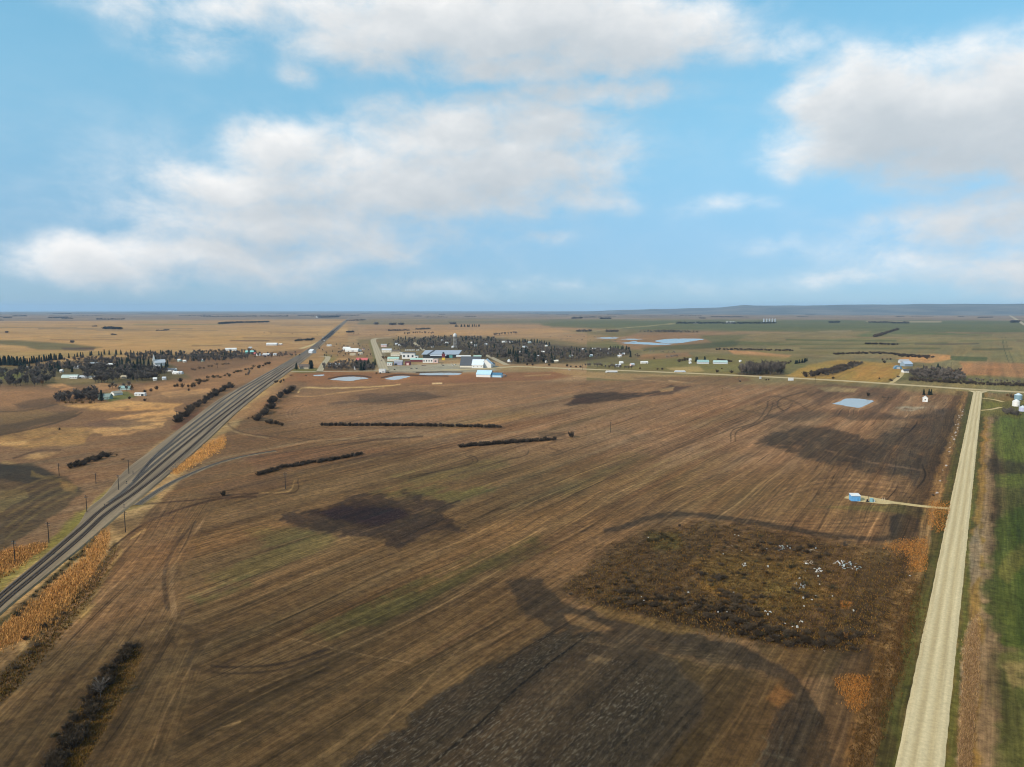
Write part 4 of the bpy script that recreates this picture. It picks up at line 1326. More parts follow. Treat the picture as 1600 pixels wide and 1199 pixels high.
track(between(lambda v: .62 if v > 800 else float(np.interp(v, [560, 640, 760, 800], [.80, .84, .80, .66])), 492, 1100), 'right hand main track with dark sleepers along the ballast edge')
track(between(lambda v: .22 if v > 830 else float(np.interp(v, [560, 640, 700, 770, 830], [.62, .66, .62, .52, .22])), 492, 1100), 'left hand main track with dark sleepers beside its twin')
track(between(lambda v: float(np.interp(v, [560, 640, 700, 740, 790], [.46, .49, .47, .42, .34])), 500, 790), 'middle yard track left of the two main tracks', tm=TIEY)
track(between(lambda v: float(np.interp(v, [560, 640, 700, 740, 768], [.30, .32, .30, .30, .38])), 500, 768), 'second yard track from the left verge', tm=TIEY)
track(between(lambda v: float(np.interp(v, [560, 640, 690, 720, 748], [.14, .15, .16, .22, .34])), 510, 748), 'outermost yard track next to the left verge', tm=TIEY)
track([(214, 790), (240, 772), (264, 757), (300, 740), (340, 724), (385, 712.5), (430, 705)], 'single spur track curving right away from the main line', .42, True, tm=TIEY)

# dark tilled shoulder lines are in the land cover; parked freight cars on the far yard tracks
def freight_car(loc, rot, m, label, group):
    o = thing('freight_car', label, 'freight car', loc, rot, group)
    MB().box(-8.2, -1.5, 1.25, 8.2, 1.5, 1.6).obj('frame', BLACK, o)
    MB().cyl((-8, 0, 2.9), (8, 0, 2.9), 1.45, n=10).obj('tank', m, o)
    for x in (-6, 6):
        MB().box(x - 1.3, -1.2, .85, x + 1.3, 1.2, 1.35).obj('bogie', RUBBER, o)
    MB().cyl((0, 0, 4.2), (0, 0, 4.9), .6, n=8).obj('dome', m, o)
    return o


fc = None
for fr_, v0, v1, m in ((.55, 543, 510, BLACK), (.38, 541, 516, BLACK), (.72, 545, 520, BLACK)):
    ln_ = between(fr_, v1, v0)
    tot = sum((c - a).length for a, c in zip(ln_[:-1], ln_[1:]))
    pts_ = resample(ln_, int(min(26, tot / 19)))
    for i in range(len(pts_) - 1):
        d = pts_[i + 1] - pts_[i]
        rot = math.atan2(d.y, d.x)
        loc = (pts_[i].x, pts_[i].y, .62)
        if fc is None:
            fc = freight_car(loc, rot, m, 'black tank car parked in the far rail yard', 'black tank cars in the far yard')
        else:
            dup(fc, loc, rot)
for px, py, lb in ((504.5, 528.6, 'white tank car on the tracks, the farther of two'), (506.5, 534, 'white tank car on the tracks, the nearer of two')):
    p = G(px, py)
    freight_car((p.x, p.y, .62), R(100), WHITE, lb, None)

# ---------------------------------------------------------------- buildings
def windows(o, w, d, h, n, m=GLASS, sz=(1.3, 1.2), zc=None, side='front'):
    for k in range(n):
        x = -w / 2 + w * (k + .5) / n
        z0 = (h * .5 if zc is None else zc) - sz[1] / 2
        wf = MB().box(x - sz[0] / 2 - .12, -d / 2 - .08, z0 - .12, x + sz[0] / 2 + .12, -d / 2 + .05, z0 + sz[1] + .12).obj('window', WHITE, o)
        MB().box(x - sz[0] / 2, -d / 2 - .11, z0, x + sz[0] / 2, -d / 2 - .085, z0 + sz[1]).obj('pane', m, wf)


def gable(name, label, cat, px, py, w, d, h, rise, rot=0.0, wall=WHITE, roof=SLATE, nwin=0, door=None, over=.5, group=None, gwin=0):
    """house with a ridge along its own x; (px, py) is the middle of its near foot in the photograph; rot in degrees"""
    p = G(px, py)
    a = R(rot)
    back = Vector((-math.sin(a), math.cos(a), 0)) * (d / 2) if abs(rot) < 50 else Vector((0, 1, 0)) * (w / 2 * abs(math.sin(a)) + d / 2 * abs(math.cos(a)))
    o = thing(name, label, cat, (p.x + back.x, p.y + back.y, 0), a, group)
    x, y = w / 2, d / 2
    MB().add([(-x, -y, 0), (x, -y, 0), (x, y, 0), (-x, y, 0), (-x, -y, h), (x, -y, h), (x, y, h), (-x, y, h), (-x, 0, h + rise), (x, 0, h + rise)],
             [(0, 1, 5, 4), (2, 3, 7, 6), (1, 2, 6, 9, 5), (3, 0, 4, 8, 7), (4, 5, 9, 8), (6, 7, 8, 9), (3, 2, 1, 0)]).obj('wall', wall, o)
    e = over
    sl = rise / y
    rb_ = MB()
    z_ = h + rise + .03
    rb_.slab((-x - e, -y - e, h - sl * e + .03), (x + e, -y - e, h - sl * e + .03), (x + e, 0, z_), (-x - e, 0, z_), .22)
    rb_.slab((x + e, y + e, h - sl * e + .03), (-x - e, y + e, h - sl * e + .03), (-x - e, 0, z_), (x + e, 0, z_), .22)
    rb_.obj('roof', roof, o)
    if nwin:
        windows(o, w, d, h, nwin)
    if gwin:
        MB().box(x - .02, -.7, h * .45, x + .09, .7, h * .45 + 1.5).obj('gable_window', GLASS, o)
        MB().box(-x - .09, -.7, h * .45, -x + .02, .7, h * .45 + 1.5).obj('gable_window', GLASS, o)
    if door:
        MB().box(door[0] - door[1] / 2, -y - .09, 0, door[0] + door[1] / 2, -y + .03, door[2]).obj('door', door[3], o)
    return o


def flat(name, label, cat, px, py, w, d, h, rot=0.0, wall=WHITE, roof=LGREY, nwin=0, door=None, group=None, par=.3):
    p = G(px, py)
    a = R(rot)
    o = thing(name, label, cat, (p.x - math.sin(a) * d / 2, p.y + math.cos(a) * d / 2, 0), a, group)
    x, y = w / 2, d / 2
    MB().box(-x, -y, 0, x, y, h).obj('wall', wall, o)
    MB().box(-x - .35, -y - .35, h + .003, x + .35, y + .35, h + par).obj('roof', roof, o)
    if nwin:
        windows(o, w, d, h, nwin, sz=(w / nwin * .4, h * .38))
    if door:
        MB().box(door[0] - door[1] / 2, -y - .09, 0, door[0] + door[1] / 2, -y + .03, door[2]).obj('door', door[3], o)
    return o


def quonset(name, label, cat, px, py, w, d, rot, m, end=None):
    """half round shed, w long, d across"""
    p = G(px, py)
    o = thing(name, label, cat, (p.x, p.y + d / 2, 0), R(rot))
    n = 12
    r = d / 2
    q = MB()
    vs_ = []
    for x in (-w / 2, w / 2):
        for k in range(n + 1):
            an = math.pi * k / n
            vs_.append((x, -r * math.cos(an), r * .9 * math.sin(an)))
    q.add(vs_, [(k, n + 1 + k, n + 2 + k, k + 1) for k in range(n)])
    q.obj('shell', m, o)
    for x in (-w / 2, w / 2):
        e = MB().add([(x * .995, v_[1], v_[2]) for v_ in vs_[:n + 1]], [tuple(range(n + 1)) if x > 0 else tuple(range(n, -1, -1))])
        e.obj('end_wall', end or m, o)
    MB().box(-w / 2 - .1, -r * .4, 0, -w / 2 + .01, r * .4, r * .6).obj('door', GREY, o)
    return o


def M(px, py, n):
    return mpp(px, py) * n


# town, front row (widths in photo pixels turned into metres on the spot)
s = mpp(597, 582)
flat('service_garage', 'white flat roofed garage beside the marsh at the foot of the main street', 'garage', 597, 583, 10 * s, 9, 6.5, 0, WHITE, WHITE, 0, (2, 5, 3.6, GREY))
s = mpp(620, 572)
flat('shop', 'pale grey shop with white front at the left end of the parking lot', 'shop', 608.5, 571.5, 8 * s, 12, 6, 0, WHITE, MINT, 2)
gable('shop', 'lavender grey shop with two dark doors facing the parking lot', 'shop', 622, 571, 13 * s, 14, 7.5, 3, 0, LAV, GREY, 0, (-4, 5, 4, GLASS))
flat('shop', 'small maroon shop with a pale pink door', 'shop', 637, 571, 8 * s, 12, 8, 0, MAROON, BROWNR, 0, (0, 5, 5, PINK))
gable('store', 'long low store with a mint green metal roof', 'store', 652, 565.5, 24 * s, 16, 4.5, 3, 0, MAROON, MINT)
gable('store', 'mint roofed store left of the long mint roof', 'store', 614, 564.5, 19 * s, 16, 5.5, 3.4, 0, OFFW, MINT, 3)
s = mpp(636, 561)
flat('hall', 'white two storey hall with three dark windows and dark parapet', 'hall', 638, 561, 20 * s, 16, 13, 0, WHITE, SLATE, 3, None, None, 1.4)
flat('annex', 'low white annex on the right of the white hall', 'annex', 650.5, 561, 5 * s, 12, 7, 0, WHITE, TEAL, 1)
s = mpp(668, 568)
flat('motel', 'white flat roofed building with four square windows by the parking lot', 'motel', 668.5, 567.2, 16 * s, 12, 9, 0, WHITE, WHITE, 4)
flat('annex', 'pink and maroon annex on the right of the four window building', 'annex', 680.5, 567.4, 7.5 * s, 12, 8, 0, PINK, WHITE, 1)
s = mpp(604, 551)
gable('row_house', 'grey roofed white row house with three dark windows on the main street', 'house', 604, 551, 15 * s, 12, 6.5, 3.5, 0, OFFW, LGREY, 3)
gable('house', 'brown roofed house right of the white row house', 'house', 619, 552, 12 * s, 11, 5, 3.5, 0, TAN, BROWNR, 2)
gable('house', 'cream house with a light roof between brown roof and mint roof', 'house', 617.5, 556.6, 13 * s, 11, 5, 3, 0, OFFW, TAN, 2)
gable('house', 'pink house with grey roof at the top of the main street', 'house', 599.5, 542.5, 10 * s, 10, 6, 3, 0, PINK, GREY, 1)
flat('shed', 'small white shed right of the brown roofed house', 'shed', 627, 554.6, 5 * s, 8, 6, 0, WHITE, WHITE)
for px, py, lb in ((619, 539, 'white house among bare trees behind the main street'), (624.5, 541, 'white trailer home beside the white house behind the main street')):
    gable('house', lb, 'house', px, py, 8, 7, 3.5, 2, 10, WHITE, LGREY, 1)
for k in range(8):
    q = G(634 + k * 2.6 + (2 if k > 5 else 0), 548.4 - .1 * (k % 3))
    v = thing('parked_trailer', 'small white trailer in the row parked on the grass behind the hall', 'trailer', q, R(80 + 5 * (k % 3)), 'white trailers parked in a row')
    MB().box(-3, -1.2, .6, 3, 1.2, 3.2).obj('body', WHITE, v)
    MB().cyl((0, -1.25, .4), (0, 1.25, .4), .4).obj('wheel', RUBBER, v)
# skating rink with its broad roofs
s = mpp(688, 559)
p = G(690, 559.6)
rk = thing('skating_rink', 'large skating rink with broad pale grey metal roof and dark walls', 'ice rink', (p.x, p.y + 30, 0), R(0))
w = 58 * s
MB().box(-w / 2, -28, 0, w * .42, 28, 9).obj('wall', DARK, rk)
rb_ = MB()
rb_.slab((-w * .54, -30, 8.0), (w * .46, -30, 8.0), (w * .52, 0, 16.5), (-w * .48, 0, 16.5), .5)
rb_.slab((w * .46, 30, 8.0), (-w * .54, 30, 8.0), (-w * .48, 0, 16.5), (w * .52, 0, 16.5), .5)
rb_.obj('roof', mat('blue_grey_metal_roof', (.30, .33, .38), .4, .5), rk)
MB().box(-w * .28, -36, 0, w * .12, -28.1, 5.5).obj('lobby', DARK, rk)
MB().slab((-w * .3, -37, 5.4), (w * .13, -37, 5.4), (w * .13, -27.9, 7.6), (-w * .3, -27.9, 7.6), .4).obj('lobby_roof', LGREY, rk)
MB().box(w * .20, -28.4, 0, w * .29, -28.05, 7).obj('door', TEAL, rk)
MB().slab((-w * .38, -30.4, 8.4), (-w * .34, -30.4, 8.4), (-w * .20, -3, 16.4), (-w * .26, -3, 16.4), .7).obj('roof_valley', SLATE, rk)
p = G(693, 563)
rt = thing('sign_tower', 'dark red sign tower with a yellow base before the rink', 'tower', p)
MB().box(-3.4, -3, 0, 3.4, 3, 6).obj('base', YELLOW, rt)
MB().box(-3.6, -3.2, 6.003, 3.6, 3.2, 15).obj('tower_shaft', MAROON, rt)
MB().box(-2, -2, 15.003, 2, 2, 18.5).obj('tower_top', DARK, rt)
s = mpp(723, 559)
gable('shed', 'long low white roofed shed right of the rink', 'shed', 724, 560, 22 * s, 12, 4, 2.4, 0, BROWN, WHITE, 0)
gable('shed', 'green low shed at the end of the white roofed shed', 'shed', 746, 559.6, 12 * s, 8, 4, 2, 0, OFFW, MINT, 0)
s = mpp(735, 574)
gable('curling_barn', 'big dark slate gable barn left of the white church hall', 'barn', 734, 574.4, 31 * s, 36, 4, 17, -6, OFFW, SLATE, 0, (8, 5, 3.4, GREY))
s = mpp(753, 575)
gable('church_hall', 'white church hall with a pale gable roof beside the slate barn', 'church', 746, 575.4, 18 * s, 26, 6.5, 10, -8, WHITE, mat('pale_roof', (.60, .66, .72), .5), 3)
gable('church', 'white church wing with a pale cross gable facing the highway', 'church', 760, 575.2, 17 * s, 22, 7.5, 9.5, 82, WHITE, mat('pale_roof', (.60, .66, .72), .5), 2)
o = gable('garage', 'dark roofed white garage right of the church wing', 'garage', 768, 573, 8 * s, 12, 5, 4, 70, WHITE, SLATE, 0)
s = mpp(762, 589)
gable('machine_shed', 'pale blue roofed machine shed standing in the marsh grass', 'shed', 755, 589.6, 23 * s, 20, 4.6, 6.5, -14, WHITE, PBLUE)
gable('machine_shed', 'deep blue sided shed joined to the pale blue roof', 'shed', 775, 589.8, 17 * s, 12, 4.0, 3.4, -14, PBLUE, DBLUE)
# water tower
p = G(711, 543.5)
wt_ = thing('water_tower', 'tall white water tower on thin legs above the bare trees', 'water tower', p)
MB().lathe([(.4, 30.5), (3.2, 31.5), (5.2, 34.2), (5.6, 37), (5.0, 40.2), (3.2, 42.6), (.8, 43.8), (.3, 44.6)], 20).obj('tank', TOWER, wt_)
MB().cyl((0, 0, 0), (0, 0, 31), .75, .65, 10).obj('riser_pipe', TOWER, wt_)
for k in range(4):
    an = R(40 + 90 * k)
    MB().cyl((6.6 * math.cos(an), 6.6 * math.sin(an), 0), (5.0 * math.cos(an), 5.0 * math.sin(an), 35), .26, .22, 6).obj('leg', TOWER, wt_)
rg_ = MB()
for z_, r_ in ((12, 6.1), (24, 5.5)):
    for k in range(4):
        a0, a1 = R(40 + 90 * k), R(130 + 90 * k)
        rg_.cyl((r_ * math.cos(a0), r_ * math.sin(a0), z_), (r_ * math.cos(a1), r_ * math.sin(a1), z_), .09, n=4)
rg_.obj('bracing', TOWER, wt_)
MB().lathe([(5.5, 34.0), (6.5, 34.0), (6.5, 34.25), (5.5, 34.25)], 20).obj('walkway', STEEL, wt_)
# houses among the trees of the town
TH = [
    (690.5, 533.5, 8, 9, WHITE, LGREY, 'small white roofed house left of the water tower in the trees'),
    (697, 537.2, 14, 9, WHITE, WHITE, 'long white house left of the water tower among trees'),
    (675, 543, 8, 8, WHITE, LGREY, 'white shed in the trees behind the rink roof'),
    (707, 543.6, 7, 8, WHITE, LGREY, 'low white shed at the foot of the water tower'),
    (736.5, 537, 5, 8, WHITE, WHITE, 'narrow white gabled house right of the water tower'),
    (742, 541.5, 14, 9, WHITE, LGREY, 'white house with a sloping pale roof right of the water tower'),
    (758.5, 539.6, 12, 9, GREY, LGREY, 'grey roofed house in the middle of the town wood'),
    (789, 535.5, 20, 10, WHITE, WHITE, 'bright white house at the back of the town wood'),
    (798, 535.6, 12, 9, OFFW, LGREY, 'cream house right of the bright white house'),
    (820.5, 543.6, 16, 9, WHITE, LGREY, 'grey and white house below the dark spruce belt'),
    (815, 552, 10, 8, PINK, LGREY, 'pale pink roofed house in the middle of the dark trees'),
    (828, 536.5, 12, 9, MINT, LGREY, 'pale mint house under the back spruce row'),
    (846.5, 552, 16, 9, WHITE, WHITE, 'long bright white house in front of tall dark trees'),
    (849, 542.5, 12, 8, TAN, OFFW, 'tan house at the right end of the back spruce row'),
    (854, 542, 8, 8, OFFW, WHITE, 'white house beside the tan house behind the trees'),
    (795.5, 566, 9, 9, WHITE, LGREY, 'white gabled house by the street at the edge of the dark wood'),
    (853, 567, 4, 5, WHITE, WHITE, 'small white shed beside the highway under dark trees'),
    (841, 559, 5, 6, OFFW, LGREY, 'tiny pale shed deep in the dark trees'),
    (868, 566.5, 14, 8, TAN, OFFW, 'low tan house near the highway right of the dark wood'),
    (893.5, 558, 8, 8, MINT, LGREY, 'pale green house right of the dark wood'),
    (913, 547.5, 12, 8, GREY, LGREY, 'grey house among the trees left of two pale houses'),
    (929, 547, 12, 9, WHITE, WHITE, 'white house in the middle of the right hand trees'),
    (937, 548, 9, 8, OFFW, LGREY, 'cream house right of the white house in the right hand trees'),
    (953, 547.2, 7, 8, WHITE, WHITE, 'white house in front of the last tall spruces'),
    (952, 553.5, 9, 7, WHITE, LGREY, 'low white shed right of the dark trees in the field'),
    (924, 557.5, 8, 7, MINT, LGREY, 'small greenish house above the grass field'),
    (972, 555, 16, 8, PINK, WHITE, 'long pale house at the right end of town'),
    (968, 558.5, 10, 7, OFFW, LGREY, 'cream house below the long pale house'),
    (971, 569, 9, 7, WHITE, WHITE, 'white roofed house in the roadside grove'),
    (966, 573.5, 12, 7, GREY, LGREY, 'grey trailer home beside the roadside grove'),
    (989, 572, 9, 7, PINK, LGREY, 'pale house at the right edge of the roadside grove'),
    (1007, 568.6, 18, 5, OFFW, WHITE, 'long white trailer alone on the grass right of town'),
    (545, 549.6, 0, 0, None, None, ''),
    (514, 541.5, 16, 10, OFFW, LGREY, 'pale shed right of the tracks near the parked cars'),
    (561, 549.5, 9, 8, WHITE, WHITE, 'short white shed at the end of the long white shed'),
    (567, 546.5, 8, 8, PINK, BROWNR, 'small pink house left of the main street'),
    (551, 556, 16, 8, TAN, TAN, 'low tan shed below the long white shed'),
    (563, 554, 12, 8, OFFW, TAN, 'cream shed left of the main street'),
]
for px, py, w, d, wl, rf, lb in TH:
    if not lb:
        continue
    w, d = w * .86, d * .9
    gable('house' if 'house' in lb or 'home' in lb else 'shed', lb, 'house' if 'house' in lb or 'home' in lb else 'shed', px, py, w, d, 3.0, 2.4, random.uniform(-25, 25), wl, rf, 2 if w > 8 else 1, (w * .3, 1, 2, BROWN))
s = mpp(545, 550)
gable('storage_shed', 'long white storage shed with two dark doors right of the tracks', 'shed', 549, 549.8, 21 * s, 16, 5, 4, -8, WHITE, WHITE, 0, (4, 7, 3.5, GREY))
gable('storage_shed', 'white roofed shed at the left end of the long white shed', 'shed', 541, 547.4, 12 * s, 12, 5, 4, -8, WHITE, WHITE)
s = mpp(484, 552)
gable('rail_shed', 'grey metal shed right beside the tracks', 'shed', 485, 552.5, 8 * s, 14, 6, 5, -30, LGREY, LGREY)
s = mpp(475, 576)
gable('brick_house', 'brown roofed house between two dark spruces beside the tracks', 'house', 474.5, 577, 15 * s, 12, 4.2, 5, 0, TAN, BROWNR, 3)
gable('house', 'red roofed house behind dark trees left of the main street', 'house', 565, 566.5, 20 * s, 12, 5, 4.5, 0, BROWN, RED, 2)
for px, py, lb in ((515, 572.5, 'narrow white house wall behind bare trees right of the town street'), (555, 577.6, 'white shed under dark trees below the red roof'), (565.6, 577.6, 'small white tank shed under dark trees below the red roof')):
    gable('shed', lb, 'shed', px, py, 4, 5, 4, 2, 15, WHITE, WHITE, 1)
gable('house', 'grey roofed house hidden by bare trees right of the town street', 'house', 525, 573.5, 14, 10, 4, 3, 10, OFFW, GREY, 2)

# village left of the railway
s = mpp(107, 590)
quonset('quonset_shed', 'pale green half round shed with a light roof in the left village', 'shed', 107.5, 591, 24 * s, 12, 4, mat('pale_green_metal', (.40, .47, .42), .5, .4), OFFW)
s = mpp(114, 591)
gable('trailer_home', 'long white trailer home in front of the half round shed', 'trailer', 114.5, 592, 11 * s, 5, 3, 1, 4, WHITE, WHITE, 3)
gable('trailer_home', 'grey trailer home right of the long white trailer in the left village', 'trailer', 130, 591.4, 12 * s, 6, 3, 1.4, 0, GREY, LGREY, 3)
gable('trailer_home', 'pale trailer at the right end of the trailer row', 'trailer', 143, 591.8, 9 * s, 5, 3, 1.2, -6, OFFW, LGREY, 2)
LV = [
    (95, 582, 5, 6, WHITE, WHITE, 'small white shed left of the half round shed'),
    (143, 570.5, 9, 8, WHITE, WHITE, 'white gabled house in the bare wood of the left village'),
    (151, 570.5, 8, 8, WHITE, LGREY, 'white house right of the white gabled house in the bare wood'),
    (172, 572, 16, 8, GREY, WHITE, 'flat looking white roof deep in the left village wood'),
    (120, 576, 16, 8, GREY, LGREY, 'grey roof hidden in bare trees above the half round shed'),
    (195, 592, 16, 9, TAN, TAN, 'tan roofed house before the bare wood in the left village'),
    (43, 577.5, 7, 7, OFFW, WHITE, 'cream house beside the left spruces'),
    (2, 582, 6, 7, OFFW, OFFW, 'pale house at the far left edge'),
    (265, 580.5, 18, 10, WHITE, SLATE, 'white house with dark roof below the church'),
    (271, 580.2, 10, 8, WHITE, WHITE, 'white gable end joined to the dark roofed house below the church'),
    (274, 585, 14, 7, WHITE, WHITE, 'low white garage below the dark roofed house'),
    (281, 585, 7, 7, WHITE, LGREY, 'small white shed at the end of the low garage'),
    (242, 595, 6, 4, WHITE, WHITE, 'small white camper under the bare trees'),
    (256, 594, 6, 5, WHITE, LGREY, 'white shed at the right end of the bare wood'),
    (244, 575, 14, 8, OFFW, GREY, 'pale house in front of the church'),
    (279, 565, 8, 7, MINT, LGREY, 'small greenish shed right of the church'),
    (288, 566.5, 7, 7, OFFW, WHITE, 'cream shed right of the greenish shed'),
    (316, 565, 6, 6, MINT, LGREY, 'small mint roofed shed beside the scrub'),
    (390, 552.8, 24, 11, TEAL, mat('turquoise_roof', (.22, .50, .45), .5, .4), 'turquoise roofed barn in the trees left of the tracks'),
    (360.5, 548.6, 34, 14, WHITE, WHITE, 'long white roofed barn behind the dark wood'),
    (391, 545, 10, 8, GREY, LGREY, 'small grey shed behind the turquoise barn'),
    (415, 556, 18, 12, LAV, WHITE, 'blue grey house with a bright white roof left of the tracks'),
    (403, 556, 10, 8, WHITE, WHITE, 'white shed between turquoise barn and blue grey house'),
    (429, 556, 9, 7, OFFW, LGREY, 'pale shed right of the blue grey house'),
    (424, 540, 38, 16, LGREY, WHITE, 'long pale shed in the field behind the left trees'),
    (438, 539.5, 12, 8, PINK, OFFW, 'small pale shed right of the long pale shed'),
    (397, 554.5, 8, 6, MAROON, RED, 'small dark red shed beside the turquoise barn'),
]
for px, py, w, d, wl, rf, lb in LV:
    gable('house' if 'house' in lb or 'home' in lb else ('barn' if 'barn' in lb else 'shed'), lb, 'house' if 'house' in lb else ('barn' if 'barn' in lb else 'shed'), px, py, w * .88, d, 3.0 if w < 20 else 4.4, 2.2 if w < 20 else 3.6,
          random.uniform(-15, 15), wl, rf, 2 if w > 7 else 1, (w * .3, 1.0, 2.0, BROWN))
ch = gable('church', 'white village church with a pointed steeple above bare trees', 'church', 250.5, 572, 20, 11, 7, 6, 35, WHITE, LGREY, 3)
MB().box(-12.6, -2, 0, -8.6, 2, 12).obj('bell_tower', WHITE, ch)
MB().add([(-13, -2.4, 12.003), (-8.2, -2.4, 12.003), (-8.2, 2.4, 12.003), (-13, 2.4, 12.003), (-10.6, 0, 25)], [(0, 1, 4), (1, 2, 4), (2, 3, 4), (3, 0, 4), (3, 2, 1, 0)]).obj('spire', WHITE, ch)
gable('farm_house', 'green roofed house in front of a dark spruce in the lower farm', 'house', 162, 624.5, 17 * mpp(162, 622), 10, 3.6, 3.4, 5, mat('green_siding', (.22, .30, .26)), mat('grey_green_roof', (.20, .25, .22)), 3)
gable('garage', 'white fronted garage with a tan roof beside the green roofed house', 'garage', 177.5, 618.5, 12, 9, 3, 2.6, 60, WHITE, mat('tan_grey_roof', (.36, .32, .25)), 0, (0, 3, 2.2, LGREY))
gable('house', 'teal roofed house under the orange tree in the lower farm', 'house', 194, 609.5, 16, 8, 3, 2.6, 0, mat('pale_teal_siding', (.30, .40, .38)), mat('teal_grey_roof', (.22, .33, .31)), 2)
gable('trailer_home', 'long white trailer home with dark end alone on the grass', 'trailer', 218, 619, 16 * mpp(218, 619), 5, 3.2, 1.1, -3, WHITE, WHITE, 3, (4, 3.4, 2.6, DARK))

# right hand farms
gable('barn', 'teal roofed farm shed in the fields right of town, the left of two', 'barn', 1099, 568.8, 17 * mpp(1099, 568), 12, 4, 4, -4, LGREY, mat('worn_teal_roof', (.25, .38, .36), .5), 0)
gable('barn', 'pale teal farm shed in the fields right of town, the right of two', 'barn', 1126, 569, 21 * mpp(1126, 569), 12, 3.6, 3.6, -6, LGREY, mat('pale_teal_roof', (.36, .48, .45), .5), 0)
gable('house', 'small white house left of the teal roofed sheds', 'house', 1078.5, 565.5, 4.5, 5, 5, 2, 0, WHITE, WHITE, 1)
gable('shed', 'tiny white shed in front of the small white house', 'shed', 1078.5, 568.8, 4.5, 4, 2.2, 1, 0, WHITE, WHITE, 1)
gable('shed', 'small white shed alone right of the teal sheds', 'shed', 1157.5, 566, 3.5, 4, 3, 1.5, 30, WHITE, WHITE, 1)
s = mpp(1405, 577)
quonset('quonset_shed', 'grey blue half round shed with a white door at the farm', 'shed', 1405.5, 577, 12, 13 * s * .9, 75, mat('grey_blue_metal', (.16, .22, .26), .5, .4), DBLUE)
gable('barn', 'blue grey metal barn behind the half round shed', 'barn', 1420, 572.6, 15 * s, 14, 4.6, 5, 12, mat('blue_grey_siding', (.22, .28, .34), .5), mat('steel_blue_roof', (.36, .42, .50), .4, .5), 0)
gable('barn', 'pale grey barn at the back of the farm yard', 'barn', 1414, 567.6, 16 * s, 10, 4, 3.6, 0, LGREY, GREY, 0)
gable('house', 'white farm house with grey roof in front of the blue barn', 'house', 1417.5, 582.6, 10 * s, 9, 3.4, 3, 0, WHITE, SLATE, 3)
o = gable('field_house', 'small white gabled house alone in the field before three spruces', 'house', 1448, 628.5, 5.4, 5.6, 4.6, 2.7, 62, WHITE, WHITE, 0, None, .35, None, 1)
MB().box(-2.82, .9, 0, -2.68, 1.8, 2.1).obj('door', GREY, o)


def bin_(name, label, px, py, r, h, m, rm, ribs=5, group=None):
    p = G(px, py)
    o = thing(name, label, 'grain bin', (p.x, p.y + r, 0), 0, group)
    MB().lathe([(r, 0), (r, h)], 20).obj('shell', m, o)
    MB().lathe([(r + .15, h + .004), (r * .15, h + r * .55), (r * .12, h + r * .6)], 20).obj('roof', rm, o)
    rbm = MB()
    for k in range(ribs):
        z_ = h * (k + .5) / ribs
        rbm.lathe([(r + .002, z_ - .06), (r + .05, z_ - .03), (r + .05, z_ + .03), (r + .002, z_ + .06)], 20)
    rbm.obj('ribs', m, o)
    MB().box(-.45, -r - .06, 0, .45, -r + .05, 1.6).obj('door', GREY, o)
    return o


bin_('grain_bin', 'blue grey grain bin with a pale cone roof by the road corner', 1594.5, 625.5, 4.4, 6.2, mat('blue_grey_steel', (.17, .26, .31), .4, .5), mat('pale_steel_roof', (.50, .58, .64), .4, .5))
bin_('grain_bin', 'bright white grain bin behind bare bushes at the right edge', 1591, 635.5, 4.0, 6.0, WHITE, WHITE)
bin_('grain_bin', 'pale lavender grain bin cut by the right edge', 1601, 643.5, 3.6, 4.5, mat('lavender_steel', (.42, .43, .56), .4, .5), LGREY)
for k in range(5):
    bin_('storage_silo', 'tall silver silo in the distant row of five', 1194 + k * 4.4, 503.6, 7.5, 27, STEEL, LGREY, 0, 'distant row of five silver silos')
gable('elevator_shed', 'long white shed beyond the distant tree belt', 'shed', 1142, 505.4, 75, 24, 7, 6, 0, WHITE, WHITE)
gable('elevator_shed', 'small white shed left of the long distant white shed', 'shed', 1087, 505.8, 30, 20, 6, 5, 0, WHITE, LGREY)
gable('elevator_shed', 'far pale shed left of the railway on the plain', 'shed', 497, 496.4, 60, 30, 8, 8, 0, LGREY, LGREY)

# pump shed and its tank
p = G(1338, 784)
sh = thing('pump_shed', 'small sky blue metal pump shed with a white roof on a gravel pad', 'shed', (p.x, p.y + 2.2, .15), R(-4))
MB().box(-2.6, -2, .0, 2.6, 2, 3.2).obj('wall', BLUE, sh)
MB().slab((-2.85, -2.3, 3.22), (2.85, -2.3, 3.22), (2.85, 2.3, 3.95), (-2.85, 2.3, 3.95), .14).obj('roof', WHITE, sh)
MB().add([(-2.6, -2, 3.203), (2.6, -2, 3.203), (2.6, 2, 3.203), (-2.6, 2, 3.203), (2.6, 2, 3.86), (-2.6, 2, 3.86)], [(0, 3, 5), (1, 4, 2), (3, 2, 4, 5)]).obj('gable_infill', BLUE, sh)
MB().box(.9, -2.06, .05, 1.9, -1.98, 2.2).obj('door', mat('blue_door', (.09, .26, .47), .5), sh)
for k in range(9):
    MB().box(-2.55 + k * .62, -2.05, .1, -2.47 + k * .62, -2.003, 3.1).obj('siding_rib', BLUE, sh)
p = G(1363, 785.5)
tk = thing('well_tank', 'small teal steel tank with black pump gear beside the blue shed', 'tank', (p.x, p.y + 1, .15), R(-4))
MB().lathe([(1.15, 0), (1.15, 2.0), (.9, 2.2), (.2, 2.3)], 14).obj('tank_body', mat('faded_teal_steel', (.16, .30, .33), .5, .4), tk)
MB().cyl((1.6, .2, 0), (1.6, .2, 1.3), .5, n=10).obj('small_tank', LGREY, tk)
g = MB()
g.box(-3.2, -.6, 0, -1.6, .6, .5).box(-2.9, -.3, .5, -2.1, .3, 1.6).cyl((-2.0, 0, .4), (-1.9, 0, 4.6), .12, .08, 6).cyl((-2.9, -.2, 1.2), (-1.1, 0, 1.2), .1, n=6)
g.obj('pump_gear', BLACK, tk)
